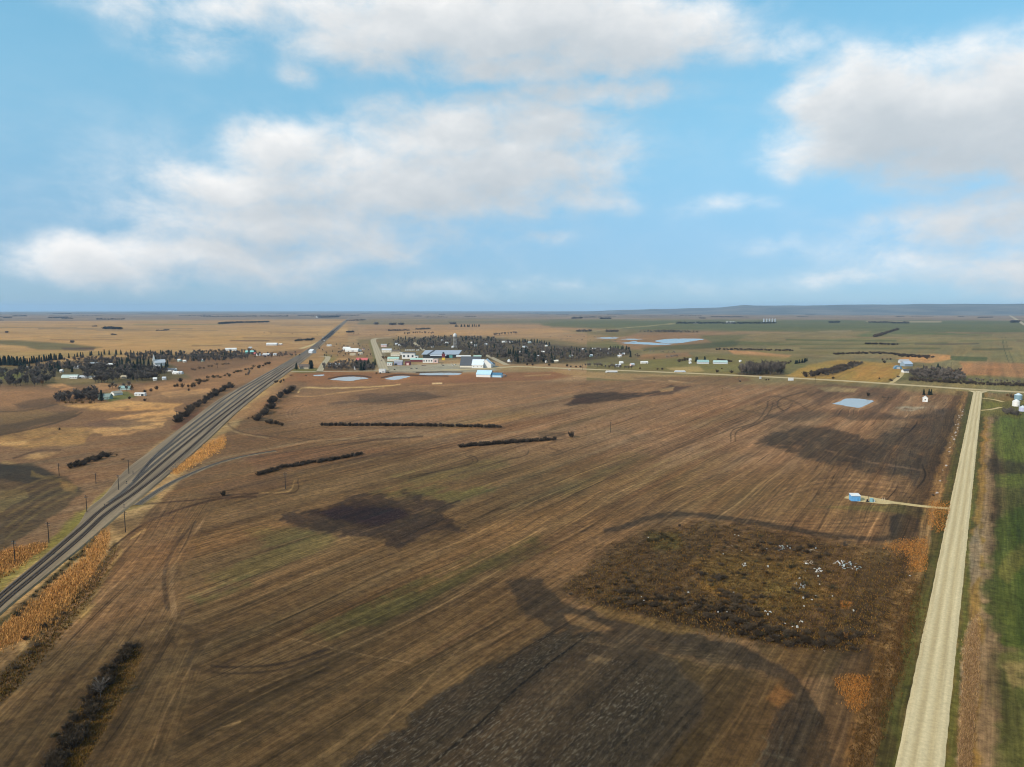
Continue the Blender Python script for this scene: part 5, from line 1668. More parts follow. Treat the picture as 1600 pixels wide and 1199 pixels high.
for px, lb in ((1378.5, 'left thin white marker post on the gravel pad'), (1381.8, 'right thin white marker post on the gravel pad')):
    q = G(px, 782.6)
    po = thing('marker_post', lb, 'post', q)
    MB().cyl((0, 0, 0), (0, 0, 1.7), .07, .06, 6).obj('post', OFFW, po)
    MB().cyl((0, 0, 1.7), (0, 0, 1.85), .09, .03, 6).obj('cap', WHITE, po)

# billboards
def billboard(px, py, w, h, z0, rot, label):
    p = G(px, py)
    o = thing('billboard', label, 'billboard', p, R(rot))
    MB().box(-w / 2, -.12, z0, w / 2, .12, z0 + h).obj('panel', WHITE, o)
    for x in (-w * .35, w * .35):
        MB().box(x - .14, .125, 0, x + .14, .4, z0 + h * .9).obj('post', WOODP, o)
    MB().box(-w / 2 - .08, -.16, z0 - .14, w / 2 + .08, .16, z0 - .003).obj('ledge', GREY, o)
    return o


bb = billboard(1188, 593.4, 4.6, 4.6, 1.0, 25, 'white square billboard by the highway, left of two')
bb2 = billboard(1235.5, 595.8, 9.2, 4.6, 1.0, 4, 'wide white billboard by the highway, right of two')
for k in range(3):
    MB().box(-3.4, -.135, 2.2 + k * .95, 3.4 - k * 1.1, -.123, 2.55 + k * .95).obj('faded_print', LGREY, bb2)

# highway vehicles
def wheels(o, xs, y, r=.5):
    for x in xs:
        for sd in (-1, 1):
            MB().cyl((x, sd * y - .15, r), (x, sd * y + .15, r), r, n=10).obj('wheel', RUBBER, o)


p = G(955, 582.8)
tr = thing('semi_truck', 'white semi truck with a long pale trailer on the highway shoulder', 'truck', (p.x, p.y, .1), R(177))
L_ = 19 * mpp(955, 582)
MB().box(L_ / 2 - 5.0, -1.25, .8, L_ / 2 - 2.2, 1.25, 3.9).obj('cab', WHITE, tr)
MB().add([(L_ / 2 - 2.2, -1.15, .7), (L_ / 2, -1.05, .7), (L_ / 2, 1.05, .7), (L_ / 2 - 2.2, 1.15, .7), (L_ / 2 - 2.2, -1.1, 2.2), (L_ / 2, -.95, 1.9), (L_ / 2, .95, 1.9), (L_ / 2 - 2.2, 1.1, 2.2)],
         [(3, 2, 1, 0), (4, 5, 6, 7), (0, 1, 5, 4), (1, 2, 6, 5), (2, 3, 7, 6), (3, 0, 4, 7)]).obj('hood', WHITE, tr)
MB().box(L_ / 2 - 2.195, -1.05, 2.4, L_ / 2 - 2.12, 1.05, 3.4).obj('windshield', GLASS, tr)
MB().box(-L_ / 2, -1.3, 1.1, L_ / 2 - 6.0, 1.3, 4.1).obj('trailer', mat('pale_grey_panel', (.55, .56, .57), .4), tr)
MB().box(-L_ / 2 + 2, -1.33, 1.6, L_ / 2 - 8, 1.33, 3.4).obj('side_panel', LGREY, tr)
wheels(tr, (L_ / 2 - 1.4, L_ / 2 - 4.6, L_ / 2 - 5.8, -L_ / 2 + 1.2, -L_ / 2 + 2.5), 1.1)
p = G(1065, 583.4)
tr2 = thing('flat_trailer', 'long low white and blue grey trailer parked across the highway', 'trailer', (p.x, p.y + 14, .1), R(-3))
L_ = 17 * mpp(1065, 582)
MB().box(-L_ / 2, -1.6, .9, L_ / 2, 1.6, 2.6).obj('load', mat('blue_grey_tarp', (.40, .44, .50)), tr2)
MB().slab((-L_ / 2, -1.7, 2.62), (L_ / 2, -1.7, 2.62), (L_ / 2 - 1.5, 1.7, 3.4), (-L_ / 2 + 1.5, 1.7, 3.4), .15).obj('cover', WHITE, tr2)
wheels(tr2, (-L_ / 2 + 2, -L_ / 2 + 3.4, L_ / 2 - 3, L_ / 2 - 4.4), 1.3)


def car(px, py, rot, m, label, body='car'):
    p = G(px, py)
    o = thing('parked_' + body, label, body, p, R(rot))
    MB().add([(-2.3, -.9, .35), (2.3, -.9, .35), (2.3, .9, .35), (-2.3, .9, .35), (-2.25, -.88, .95), (2.2, -.85, .85), (2.2, .85, .85), (-2.25, .88, .95)],
             [(3, 2, 1, 0), (4, 5, 6, 7), (0, 1, 5, 4), (1, 2, 6, 5), (2, 3, 7, 6), (3, 0, 4, 7)]).obj('body', m, o)
    x0, x1 = (-1.7, 1.0) if body == 'car' else (-.4, 1.2)
    MB().add([(x0, -.82, .9), (x1, -.82, .9), (x1, .82, .9), (x0, .82, .9), (x0 + .4, -.68, 1.5), (x1 - .5, -.68, 1.5), (x1 - .5, .68, 1.5), (x0 + .4, .68, 1.5)],
             [(4, 5, 6, 7), (0, 1, 5, 4), (1, 2, 6, 5), (2, 3, 7, 6), (3, 0, 4, 7)]).obj('cabin', GLASS, o)
    wheels(o, (-1.4, 1.4), .82, .34)
    return o


for px, py, rot, m, lb, bd in ((664, 571.4, 10, MAROON, 'dark red pickup parked before the four window building', 'pickup'), (660.5, 571.8, 20, MAROON, 'maroon car left of the dark red pickup', 'car'),
                               (691, 569.5, 0, BLACK, 'black car parked in the open lot left of the white cars', 'car'), (692.5, 571.6, 5, BLACK, 'black car in the second row of the open lot', 'car'),
                               (706, 569.6, 70, WHITE, 'white car parked left of the slate barn, farther one', 'car'), (711, 570.2, 75, WHITE, 'white car parked closest to the slate barn', 'car'),
                               (707.5, 571.8, 80, WHITE, 'white car nearest the marsh beside the slate barn', 'car'), (643, 576.5, 0, BLACK, 'black car at the left front of the pale lot', 'car'),
                               (651, 576.3, 0, BLACK, 'black car in the middle front of the pale lot', 'car'), (596, 564.5, 60, BLACK, 'dark car at the lower end of the main street', 'car'),
                               (788, 586.5, 20, WHITE, 'white car beside the deep blue shed', 'car'), (790.5, 588, 10, BLACK, 'dark car beside the deep blue shed', 'car'),
                               (776, 573.6, 0, WHITE, 'white car right of the church wing', 'car'), (889.5, 578.8, 170, WHITE, 'white car driving on the highway', 'car')):
    car(px, py, rot, m, lb, bd)

# utility poles
def pole(h, arms=2, m=WOODP, name='utility_pole'):
    o = thing(name, '', 'utility pole', (0, 0, 0))
    MB().cyl((0, 0, 0), (0, 0, h), .24, .17, 7).obj('post', m, o)
    for k in range(arms):
        a_ = MB().box(-1.3, -.09, h - .7 - k * .9, 1.3, .09, h - .52 - k * .9).obj('crossarm', m, o)
        ib = MB()
        for x in (-1.15, -.5, .5, 1.15):
            ib.cyl((x, 0, h - .52 - k * .9), (x, 0, h - .3 - k * .9), .06, .04, 5)
        ib.obj('insulator', GREY, a_)
    return o


PP = pole(10.5)
plist = [(92.5, 744, 'faint', 0), (76.5, 848, '', 0), (23.5, 879, '', 0), (135.8, 801.5, '', 0), (185.6, 767, '', 0), (201.5, 741.5, '', 0), (150, 756, '', 0), (196, 832, '', 0),
         (446, 764, '', 0), (276, 655, '', 0), (340, 575.5, '', 0), (1154.5, 594.5, '', 0), (1128, 618, '', 0), (953.8, 676, '', 0), (910, 578, '', 0), (1273.5, 600, '', 0), (1486, 574.5, '', 0)]
plab = ['pale pole standing alone beyond the left track verge', 'pole beside the left reeds, second from the left edge', 'pole nearest the left edge of the photo beside the reeds',
        'dark pole at the gravel end of the rail yard', 'dark pole on the grey ballast, nearer of the yard pair', 'dark pole on the grey ballast, farther of the yard pair', 'thin pole on the grass left of the yard ballast',
        'pole right of the tracks above the orange reeds', 'slim pole at the field corner under the lower hedge', 'pole left of the yard beside the dark thicket', 'pole beside the hedges left of the yard',
        'pole by the highway left of the bare grove', 'lone thin pole in the field below the highway', 'lone thin pole in the middle of the big field', 'tall pole by the highway under the dark wood',
        'pole by the highway right of the billboards', 'slim mast behind the farm grove']
for i, (px, py, _, _) in enumerate(plist):
    o = PP if i == 0 else dup(PP, (0, 0, 0))
    o.location = G(px, py)
    o.rotation_euler = (0, 0, R(-12 if px < 420 else -56 if py < 600 else 0))
    hpx = {0: 9, 6: 7, 7: 11.5, 8: 11, 9: 9}.get(i, 10.5)
    o.scale = (1, 1, hpx / 10.5)
    o['label'] = plab[i]
    o['group'] = 'wooden utility poles'
# switch stands along the yard throat
for k, (px, py) in enumerate(((163.5, 792), (198, 756), (208, 741), (194, 793), (221, 739.5))):
    q = G(px, py, .55)
    o = thing('switch_stand', ['switch stand at the near end of the yard ballast', 'switch stand in the middle of the yard throat', 'switch stand beside the farther yard pole', 'switch stand on the right edge of the ballast', 'switch stand among the fanning yard tracks'][k], 'switch stand', q, 0, 'black switch stands of the yard')
    MB().box(-.5, -.3, 0, .5, .3, .25).obj('base', BLACK, o)
    MB().cyl((0, 0, .25), (0, 0, 1.7), .1, .07, 6).obj('mast', BLACK, o)
    MB().box(-.4, -.05, 1.3, .4, .05, 1.75).obj('target', BLACK, o)

# ---------------------------------------------------------------- trees and shrubs
BARK = mat('grey_bark', (.075, .062, .052), .95)
TWIG = leafmat('bare_twigs', (.115, .094, .077))
TWIGD = leafmat('dark_twigs', (.080, .060, .043))
TWIGF = leafmat('near_twigs', (.070, .049, .030))
NEED = leafmat('spruce_needles', (.022, .030, .020), .4)
RUSTL = leafmat('rust_leaves', (.17, .085, .03))
GOLD = leafmat('gold_brush', (.20, .125, .045))
SCRUB = leafmat('olive_scrub', (.060, .050, .026))
SAGE = leafmat('grey_willow', (.105, .088, .072))


def plant_mesh(name, v, f, mi, mats):
    me = bpy.data.meshes.new(name)
    me.from_pydata(v, [], f)
    for m in mats:
        me.materials.append(m)
    me.polygons.foreach_set('material_index', np.array(mi, np.int32))
    return me


def stick(v, f, mi, p, q, r0, r1, m, n=4):
    a = (q - p)
    if a.length < 1e-6:
        return
    a.normalize()
    u = a.orthogonal().normalized()
    w = a.cross(u)
    b0 = len(v)
    for c, r in ((p, r0), (q, r1)):
        for k in range(n):
            an = 2 * math.pi * k / n
            v.append(tuple(c + (u * math.cos(an) + w * math.sin(an)) * r))
    for k in range(n):
        f.append((b0 + k, b0 + (k + 1) % n, b0 + n + (k + 1) % n, b0 + n + k))
        mi.append(m)


def twig(v, f, mi, p, d, ln, w, m, rnd):
    s = Vector((rnd.gauss(0, 1), rnd.gauss(0, 1), rnd.gauss(0, .5)))
    s = (s - d * s.dot(d))
    if s.length < 1e-5:
        return
    s.normalize()
    b0 = len(v)
    q = p + d * ln
    v.extend([tuple(p - s * w), tuple(p + s * w), tuple(q)])
    f.append((b0, b0 + 1, b0 + 2))
    mi.append(m)


def bare_tree(seed, mats, limbs=9, per=34, spread=.30, low=.24, tw=.016):
    """unit height: trunk, limbs and a loose broom of twigs on each"""
    r = random.Random(seed)
    v, f, mi = [], [], []
    top = Vector((r.uniform(-.04, .04), r.uniform(-.04, .04), .62))
    stick(v, f, mi, Vector((0, 0, -.02)), top * .5, .022, .016, 0, 6)
    stick(v, f, mi, top * .5, top, .016, .008, 0, 5)
    for k in range(limbs):
        t0 = low + (.62 - low) * (k + r.random() * .6) / limbs
        p = top * (t0 / .62)
        an = k * 2.4 + r.uniform(-.5, .5)
        ln = r.uniform(.24, .42) * (1.15 - .5 * abs(t0 - .42))
        d = Vector((math.cos(an) * spread * 2.2, math.sin(an) * spread * 2.2, r.uniform(.55, 1.2))).normalized()
        q = p + d * ln
        stick(v, f, mi, p, q, .010, .004, 0, 4)
        for j in range(per):
            u = r.uniform(.25, 1.0)
            b = p + d * ln * u
            dd = (d + Vector((r.gauss(0, .55), r.gauss(0, .55), r.gauss(.25, .45)))).normalized()
            twig(v, f, mi, b, dd, r.uniform(.08, .22), tw * r.uniform(.6, 1.5), 1, r)
    for j in range(per):
        dd = Vector((r.gauss(0, .5), r.gauss(0, .5), 1)).normalized()
        twig(v, f, mi, top * r.uniform(.75, 1.0), dd, r.uniform(.15, .36), tw, 1, r)
    return plant_mesh('bare_tree', v, f, mi, mats)


def spruce(seed, mats=None):
    r = random.Random(seed)
    v, f, mi = [], [], []
    stick(v, f, mi, Vector((0, 0, -.02)), Vector((0, 0, .97)), .018, .003, 0, 6)
    layers = 15
    for k in range(layers):
        z = .07 + .9 * k / layers
        rad = .25 * (1 - k / layers) ** .85 * r.uniform(.82, 1.15) + .012
        n = max(6, int(17 * (1 - k / layers * .6)))
        for j in range(n):
            an = 2 * math.pi * (j + r.random()) / n
            c, s = math.cos(an), math.sin(an)
            rr_ = rad * r.uniform(.7, 1.12)
            b0 = len(v)
            wd = .065 * r.uniform(.7, 1.3)
            zz = z + r.uniform(-.02, .02)
            v.extend([(c * .01, s * .01, zz + .06), (c * rr_ * .7 - s * wd, s * rr_ * .7 + c * wd, zz), (c * rr_, s * rr_, zz - .025), (c * rr_ * .7 + s * wd, s * rr_ * .7 - c * wd, zz)])
            f.append((b0, b0 + 1, b0 + 2, b0 + 3))
            mi.append(1)
    return plant_mesh('spruce_tree', v, f, mi, mats or (BARK, NEED))


def shrub(seed, mats, stems=13, per=30, w=.75, tw=.011):
    """unit height, about 1.5 wide: stems from one foot, twigs all the way"""
    r = random.Random(seed)
    v, f, mi = [], [], []
    for k in range(stems):
        an = k * 2.4 + r.uniform(-.4, .4)
        lean = r.uniform(.05, w)
        p = Vector((math.cos(an) * .12, math.sin(an) * .12, -.02))
        q = Vector((math.cos(an) * lean, math.sin(an) * lean, r.uniform(.5, .86) * (1.05 - .45 * lean)))
        stick(v, f, mi, p, q, .016, .006, 0, 3)
        for j in range(per):
            u = r.uniform(.15, 1)
            b = p.lerp(q, u)
            d = ((q - p).normalized() + Vector((r.gauss(0, .7), r.gauss(0, .7), r.gauss(.2, .5)))).normalized()
            twig(v, f, mi, b, d, r.uniform(.12, .34), tw * r.uniform(.6, 1.6), 1, r)
    return plant_mesh('shrub', v, f, mi, mats)


TREES = {
    'bare': [bare_tree(s, (BARK, TWIG), 10, 42, random.uniform(.28, .40), .2, .019) for s in range(6)],
    'poplar': [bare_tree(20 + s, (BARK, TWIG), 11, 34, .17, .16, .012) for s in range(4)],
    'rust': [bare_tree(30 + s, (BARK, RUSTL), 9, 60, .33, .22, .014) for s in range(2)],
    'spruce': [spruce(40 + s) for s in range(5)],
    'shrub': [shrub(50 + s, (BARK, TWIGD)) for s in range(6)],
    'dense': [shrub(60 + s, (BARK, TWIGD), 18, 44, .62, .02) for s in range(4)],
    'gold': [shrub(70 + s, (BARK, GOLD), 14, 44, .7, .018) for s in range(3)],
    'scrub': [shrub(80 + s, (BARK, SCRUB), 14, 34, .85, .018) for s in range(4)],
    'willow': [shrub(90 + s, (BARK, SAGE), 16, 40, .6, .010) for s in range(3)],
    'fine': [shrub(95 + s, (BARK, TWIGF), 26, 70, .8, .010) for s in range(4)],
}
NAMES = {'bare': ('bare_tree', 'tree'), 'poplar': ('bare_tree', 'tree'), 'rust': ('rust_leaved_tree', 'tree'), 'spruce': ('spruce_tree', 'spruce'),
         'shrub': ('shrub', 'shrub'), 'dense': ('shrub', 'shrub'), 'gold': ('golden_shrub', 'shrub'), 'scrub': ('scrub_bush', 'bush'), 'willow': ('willow_bush', 'bush'), 'fine': ('shrub', 'shrub')}


PLAN = []


class Spec:
    pass


def plant(kind, px, py, h, label, group=None, wide=1.0, mesh=None, nm=None):
    s_ = Spec()
    s_.kind, s_.loc, s_.h, s_.label, s_.group, s_.wide, s_.mesh = kind, G(px, py), h, label, group, wide, mesh
    s_.name, s_.cat = nm or NAMES[kind]
    s_.rz, s_.tx, s_.ty = random.uniform(0, 6.28), random.uniform(-.04, .04), random.uniform(-.04, .04)
    s_.k = h * wide * random.uniform(.88, 1.15)
    s_.size = h * (.5 + .5 * wide) / s_.loc.length * (1 if group else 9)
    s_.me = mesh or random.choice(TREES[kind])
    PLAN.append(s_)
    return s_


def inpoly(poly, x, y):
    c = False
    j = len(poly) - 1
    for i in range(len(poly)):
        if (poly[i][1] > y) != (poly[j][1] > y) and x < (poly[j][0] - poly[i][0]) * (y - poly[i][1]) / (poly[j][1] - poly[i][1]) + poly[i][0]:
            c = not c
        j = i
    return c


def wood(poly, n, kind, h0, h1, label, group, wide=1.0, nm=None):
    if kind == 'bare' and n >= 16:
        n = int(n * 2.6)
    if kind == 'spruce' and n >= 10:
        n = int(n * 1.0)
    xs, ys = [p[0] for p in poly], [p[1] for p in poly]
    k = tries = 0
    while k < n and tries < n * 60:
        tries += 1
        x, y = random.uniform(min(xs), max(xs)), random.uniform(min(ys), max(ys))
        if not inpoly(poly, x, y):
            continue
        plant(kind, x, y, random.uniform(h0, h1), label, group, wide, None, nm)
        k += 1


ORD = ['first', 'second', 'third', 'fourth', 'fifth', 'sixth', 'seventh', 'eighth', 'ninth', 'tenth', 'eleventh', 'twelfth', 'thirteenth', 'fourteenth', 'fifteenth', 'sixteenth', 'seventeenth', 'eighteenth', 'nineteenth', 'twentieth']


def hedge(pts, n, kind, h0, h1, label, group, jx=2.0, jy=.8, wide=1.0, nm=None):
    pl = smooth_line(pts, 8)
    d = [0]
    for a, c in zip(pl[:-1], pl[1:]):
        d.append(d[-1] + math.hypot(*(c - a)))
    for k in range(n):
        s = d[-1] * (k + random.uniform(.1, .9)) / n
        x = float(np.interp(s, d, [p[0] for p in pl])) + random.uniform(-jx, jx)
        y = float(np.interp(s, d, [p[1] for p in pl])) + random.uniform(-jy, jy)
        lb = label
        if n <= 20 and len(label.split()) <= 11:
            lb = ORD[k] + ' ' + label + ', counted from ' + ('the left' if pl[-1][0] > pl[0][0] else 'the right')
        plant(kind, x, y, random.uniform(h0, h1), lb, group, wide, None, nm)


# --- left village
hedge([(0, 571), (30, 571)], 16, 'spruce', 16, 22, 'tall dark spruce in the thick row at the far left edge', 'tall spruces at the far left', 1.5, 1.0, 1.1)
hedge([(30, 570), (60, 567), (98, 561)], 24, 'spruce', 12, 19, 'dark spruce in the row behind the left village', 'spruces behind the left village', 1.5, .8, 1.1)
hedge([(98, 561), (150, 556), (190, 555), (290, 556)], 30, 'spruce', 10, 15, 'small spruce in the thinning row behind the village wood', 'spruces of the thinning back row', 2, 1, 1.1)
wood([(20, 574), (45, 574), (60, 580), (38, 584)], 7, 'spruce', 12, 18, 'spruce on the lawn before the far left row', 'spruces on the left lawn', 1.1)
wood([(78, 574), (118, 572), (116, 582), (76, 582)], 10, 'spruce', 11, 16, 'spruce beside the half round shed', 'spruces beside the half round shed', 1.1)
wood([(180, 566), (262, 560), (268, 580), (180, 585)], 26, 'spruce', 11, 18, 'dark spruce mixed into the wood round the church', 'spruces round the church', 1.1)
wood([(0, 598), (0, 584), (50, 578), (90, 582), (85, 594), (60, 606), (0, 606)], 44, 'bare', 9, 14, 'bare grey tree in the wood at the far left edge', 'bare trees of the far left wood')
wood([(48, 572), (130, 562), (190, 560), (185, 574), (120, 580), (70, 580)], 44, 'bare', 9, 13, 'bare grey tree above the half round shed', 'bare trees above the half round shed')
wood([(124, 576), (185, 572), (262, 582), (258, 594), (200, 598), (150, 600), (128, 590)], 84, 'bare', 9, 14, 'bare grey brown tree in the middle of the left village wood', 'bare trees of the village wood', 1.15)
wood([(190, 556), (300, 552), (330, 560), (300, 566), (210, 566)], 46, 'bare', 9, 13, 'bare grey tree on the far side of the church', 'bare trees beyond the church')
wood([(84, 626), (150, 613), (158, 624), (150, 630), (92, 630)], 24, 'bare', 8, 12, 'bare tree in the grove of the lower farm', 'bare trees of the lower farm', 1.2)
wood([(170, 606), (200, 602), (214, 612), (175, 614)], 8, 'bare', 8, 10, 'bare tree behind the teal roofed house', 'bare trees behind the teal roofed house')
wood([(96, 627), (146, 627), (146, 631), (96, 631)], 11, 'gold', 3, 4.5, 'golden brown shrub at the front of the lower farm grove', 'golden shrubs of the lower farm', 1.1)
plant('rust', 66, 603, 9, 'rust coloured leafy tree at the left of the straw patch')
plant('rust', 206, 612, 10, 'orange brown leafy tree beside the teal roofed house', None, 1.2)
plant('spruce', 158, 627, 15, 'single dark spruce in front of the green roofed house', None, 1.1)
plant('spruce', 200, 592, 10, 'spruce beside the tan roofed house, left one', None, 1.0)
plant('spruce', 208, 594, 11, 'spruce beside the tan roofed house, right one', None, 1.0)
for px, py, h, lb in ((202, 624, 4.5, 'dark round shrub left of the long white trailer'), (226, 627, 4, 'dark brown shrub below the long white trailer'), (226, 615, 6, 'dark bush above the right end of the long white trailer'),
                      (236, 612, 5, 'brown bush right of the trailer on the straw grass'), (245, 609, 6, 'dark bushy tree right of the trailer'), (295, 611, 4, 'low dark bush on the pale grass left of the tracks'), (282, 597, 7, 'bare bush right of the white garage')):
    plant('dense', px, py, h, lb)
wood([(300, 552), (400, 550), (402, 562), (330, 566), (300, 568)], 60, 'bare', 8, 13, 'bare dark tree in the wood left of the turquoise barn', 'bare trees left of the turquoise barn')
wood([(300, 552), (370, 552), (370, 562), (300, 566)], 24, 'spruce', 9, 14, 'dark spruce in the wood left of the turquoise barn', 'spruces left of the turquoise barn', 1.1)
wood([(400, 554), (460, 552), (470, 558), (405, 561)], 16, 'bare', 6, 9, 'bare tree between the white roofed house and the tracks', 'bare trees by the white roofed house')
hedge([(300, 600), (322, 594), (345, 590), (380, 580), (400, 574)], 22, 'scrub', 4, 6, 'dark green brown bush in the hedge left of the yard', 'bushes of the hedge left of the yard', 3, 2.5, 1.1)
hedge([(270, 606), (300, 604), (318, 597)], 10, 'dense', 4, 6, 'dark bush at the lower end of the left hedge', 'bushes at the lower end of the left hedge', 3, 2)
hedge([(298, 580), (330, 573), (362, 570)], 10, 'shrub', 4, 6, 'reddish bare bush before the dark wood', 'bare bushes before the dark wood', 3, 1.5, 1.2)
hedge([(400, 577), (412, 572), (424, 567)], 8, 'dense', 4, 6, 'dark bush in the clump beside the far track verge', 'bushes beside the far track verge', 2, 1.5, 1.2)
hedge([(385, 588), (395, 582)], 5, 'willow', 4, 5, 'grey willow near the track verge', 'grey willows near the track verge', 4, 2, 1.1)
hedge([(276, 660), (300, 640), (325, 625), (346, 611), (366, 604)], 52, 'dense', 4, 7, 'dark bush in the thick hedge left of the yard tracks', 'bushes of the thick hedge by the yard', 4, 2.5, 1.3, ('yard_bush', 'bush'))
hedge([(108, 732), (130, 725), (152, 717), (170, 712)], 26, 'dense', 3.0, 4.4, 'dark bush of the lone thicket in the left field', 'bushes of the lone left thicket', 3, 2, 1.15)
hedge([(170, 712), (182, 711)], 3, 'shrub', 2, 3, 'low brown bush trailing off the lone thicket', 'bushes trailing off the lone thicket', 3, 2, 1.1)
plant('shrub', 192, 719, 2, 'small low bush between the lone thicket and the verge', None, 1.3)
plant('dense', 93, 672, 2.6, 'small dark bush alone in the straw field', None, 1.2)
# --- rows in the big field
hedge([(404, 656), (420, 640), (428, 628), (440, 620), (456, 609)], 34, 'dense', 5, 8, 'dark bush in the ragged belt right of the yard', 'bushes of the ragged belt', 4, 3, 1.2)
hedge([(416, 662), (428, 662), (442, 665)], 7, 'dense', 3, 6, 'dark bush at the tail of the ragged belt', 'bushes at the tail of the ragged belt', 3, 1, 1.2)
hedge([(502, 665.5), (640, 666), (784, 668.5)], 100, 'dense', 2.8, 4.4, 'dark shrub in the long straight hedgerow', 'shrubs of the long hedgerow', 1.5, .5, 1.1, ('hedge_shrub', 'shrub'))
hedge([(717, 699), (760, 695.5), (810, 692), (869, 687.5)], 66, 'dense', 2.6, 4.2, 'dark shrub in the short hedgerow right of centre', 'shrubs of the right hedgerow', 1.6, .8, 1.2, ('hedge_shrub', 'shrub'))
hedge([(402, 744), (440, 732), (480, 725), (520, 719), (568, 710)], 66, 'dense', 2.0, 3.4, 'dark shrub in the curved hedgerow left of centre', 'shrubs of the curved hedgerow', 2, 1.2, 1.3, ('hedge_shrub', 'shrub'))
plant('dense', 893, 683.5, 6.5, 'single round dark bush at the end of the right hedgerow', None, 1.0)
plant('dense', 349, 775, 3.8, 'single dark bush in the field below the spur track', None, 1.1)
plant('shrub', 840, 690, 2, 'tiny bush right of the right hedgerow', None, 1.1)
hedge([(430, 600), (446, 592)], 6, 'dense', 3, 5, 'dark bush on the right shoulder of the yard', 'bushes on the right yard shoulder', 2, 2)
for k, (px, py, h) in enumerate(((455, 588, 4), (388, 655, 2.4), (478, 588, 3))):
    plant('shrub', px, py, h, ['low bush beside the brown roofed house lawn', 'low brown bush right of the ballast', 'low bush at the edge of the marsh'][k], None, 1.3)
# --- near thicket, bottom left
hedge([(208, 1016), (196, 1024), (186, 1040)], 12, 'fine', 2.0, 3.0, 'dark shrub at the tip of the near thicket', 'shrubs at the tip of the near thicket', 6, 5, .95)
hedge([(180, 1048), (168, 1066), (152, 1088)], 18, 'fine', 2.4, 3.6, 'dark shrub in the upper half of the near thicket', 'shrubs in the upper half of the near thicket', 8, 6, .95)
hedge([(148, 1100), (126, 1136), (100, 1176), (76, 1215), (50, 1260)], 44, 'fine', 2.0, 3.4, 'dark shrub in the lower half of the near thicket', 'shrubs in the lower half of the near thicket', 12, 9, 1.0)
hedge([(170, 1040), (120, 1110), (80, 1170)], 10, 'scrub', .9, 1.5, 'low olive bush along the left side of the near thicket', 'olive bushes beside the near thicket', 8, 8, 1.2)
hedge([(205, 1050), (170, 1120), (130, 1185)], 10, 'gold', .7, 1.2, 'low golden bush along the right side of the near thicket', 'golden bushes beside the near thicket', 5, 6, 1.2)
nt = bare_tree(5, (BARK, TWIG), 13, 60, .33, .2, .0045)
plant('bare', 157, 1092, 6.8, 'bare grey tree standing in the near thicket', None, 1.15, nt)
for k, (px, py, h) in enumerate(((40, 1000, 1.6), (70, 980, 1.8), (58, 1010, 1.5), (100, 960, 1.2), (25, 1045, 1.5), (120, 935, 1.0), (85, 970, 1.4), (48, 1022, 1.4))):
    plant('fine', px, py, h, 'low dark bush along the field side of the orange reeds', 'dark bushes beside the orange reeds', 1.4)
hedge([(20, 962), (60, 926), (100, 892), (140, 852)], 24, 'scrub', 1.0, 1.8, 'low green weed bush at the foot of the ballast', 'weed bushes at the foot of the ballast', 4, 4, 1.3)

# --- town
wood([(612, 533), (700, 526), (706, 540), (660, 548), (626, 545)], 62, 'bare', 9, 14, 'bare tree in the wood behind the main street', 'bare trees behind the main street')
wood([(620, 531), (704, 527), (704, 542), (640, 542)], 24, 'spruce', 10, 16, 'spruce among bare trees behind the main street', 'spruces behind the main street', 1.1)
wood([(704, 528), (772, 529), (790, 545), (790, 562), (748, 560), (716, 550)], 84, 'bare', 9, 15, 'bare tree in the wood right of the water tower', 'bare trees right of the water tower')
wood([(716, 530), (780, 532), (790, 560), (740, 556)], 30, 'spruce', 10, 17, 'spruce in the wood right of the water tower', 'spruces right of the water tower', 1.1)
wood([(770, 534), (860, 539), (872, 554), (862, 570), (800, 570), (778, 560)], 70, 'bare', 9, 15, 'bare dark tree in the wood at the middle of town', 'bare trees in the middle of town')
wood([(792, 550), (866, 548), (868, 568), (800, 568)], 46, 'spruce', 10, 18, 'dark spruce in the front belt by the highway', 'spruces in the front belt', 1.15)
hedge([(800, 537), (824, 535), (842, 537), (858, 541)], 24, 'spruce', 10, 15, 'spruce in the back row above the town wood', 'spruces of the back row', 2, .8, 1.2)
wood([(862, 548), (930, 548), (986, 549), (984, 554), (940, 560), (880, 566)], 74, 'bare', 8, 14, 'bare dark tree in the right end of the town wood', 'bare trees at the right end of town')
wood([(864, 546), (936, 548), (930, 556), (870, 560)], 26, 'spruce', 9, 16, 'spruce in the right end of the town wood', 'spruces at the right end of town', 1.1)
hedge([(952, 548), (986, 550)], 9, 'spruce', 13, 17, 'tall spruce at the far right end of the town wood', 'tall spruces at the far right end', 2, .6, 1.25)
plant('spruce', 985, 558.5, 16, 'lone slim spruce on the grass right of town', None, .9)
wood([(990, 556), (1000, 556), (1000, 560), (988, 560)], 5, 'bare', 6, 9, 'bare tree beside the lone slim spruce', 'bare trees by the lone slim spruce')
hedge([(914, 573), (928, 574), (948, 576), (975, 577), (990, 577)], 18, 'bare', 7, 11, 'bare tree in the roadside grove by the highway', 'bare trees of the roadside grove', 3, 1.5)
for k, (px, py, h) in enumerate(((886, 573, 6), (892, 574, 4), (900, 574.5, 4), (907, 574.5, 4.5), (858, 571.5, 5), (824, 571, 6), (832, 571.4, 6), (1000, 577, 4), (1027, 578, 4), (1035, 578, 4.5), (1120, 582, 6), (1143, 583, 6), (1022, 561, 4), (1128, 577, 3))):
    plant('dense', px, py, h, 'dark roadside bush scattered along the highway', 'bushes scattered along the highway', 1.1)
wood([(484, 572), (488, 578), (491, 578), (490, 572)], 3, 'spruce', 12, 16, 'broad dark spruce right of the brown roofed house', 'spruces right of the brown roofed house', 1.5)
plant('spruce', 463, 577.5, 14, 'dark spruce left of the brown roofed house', None, 1.4)
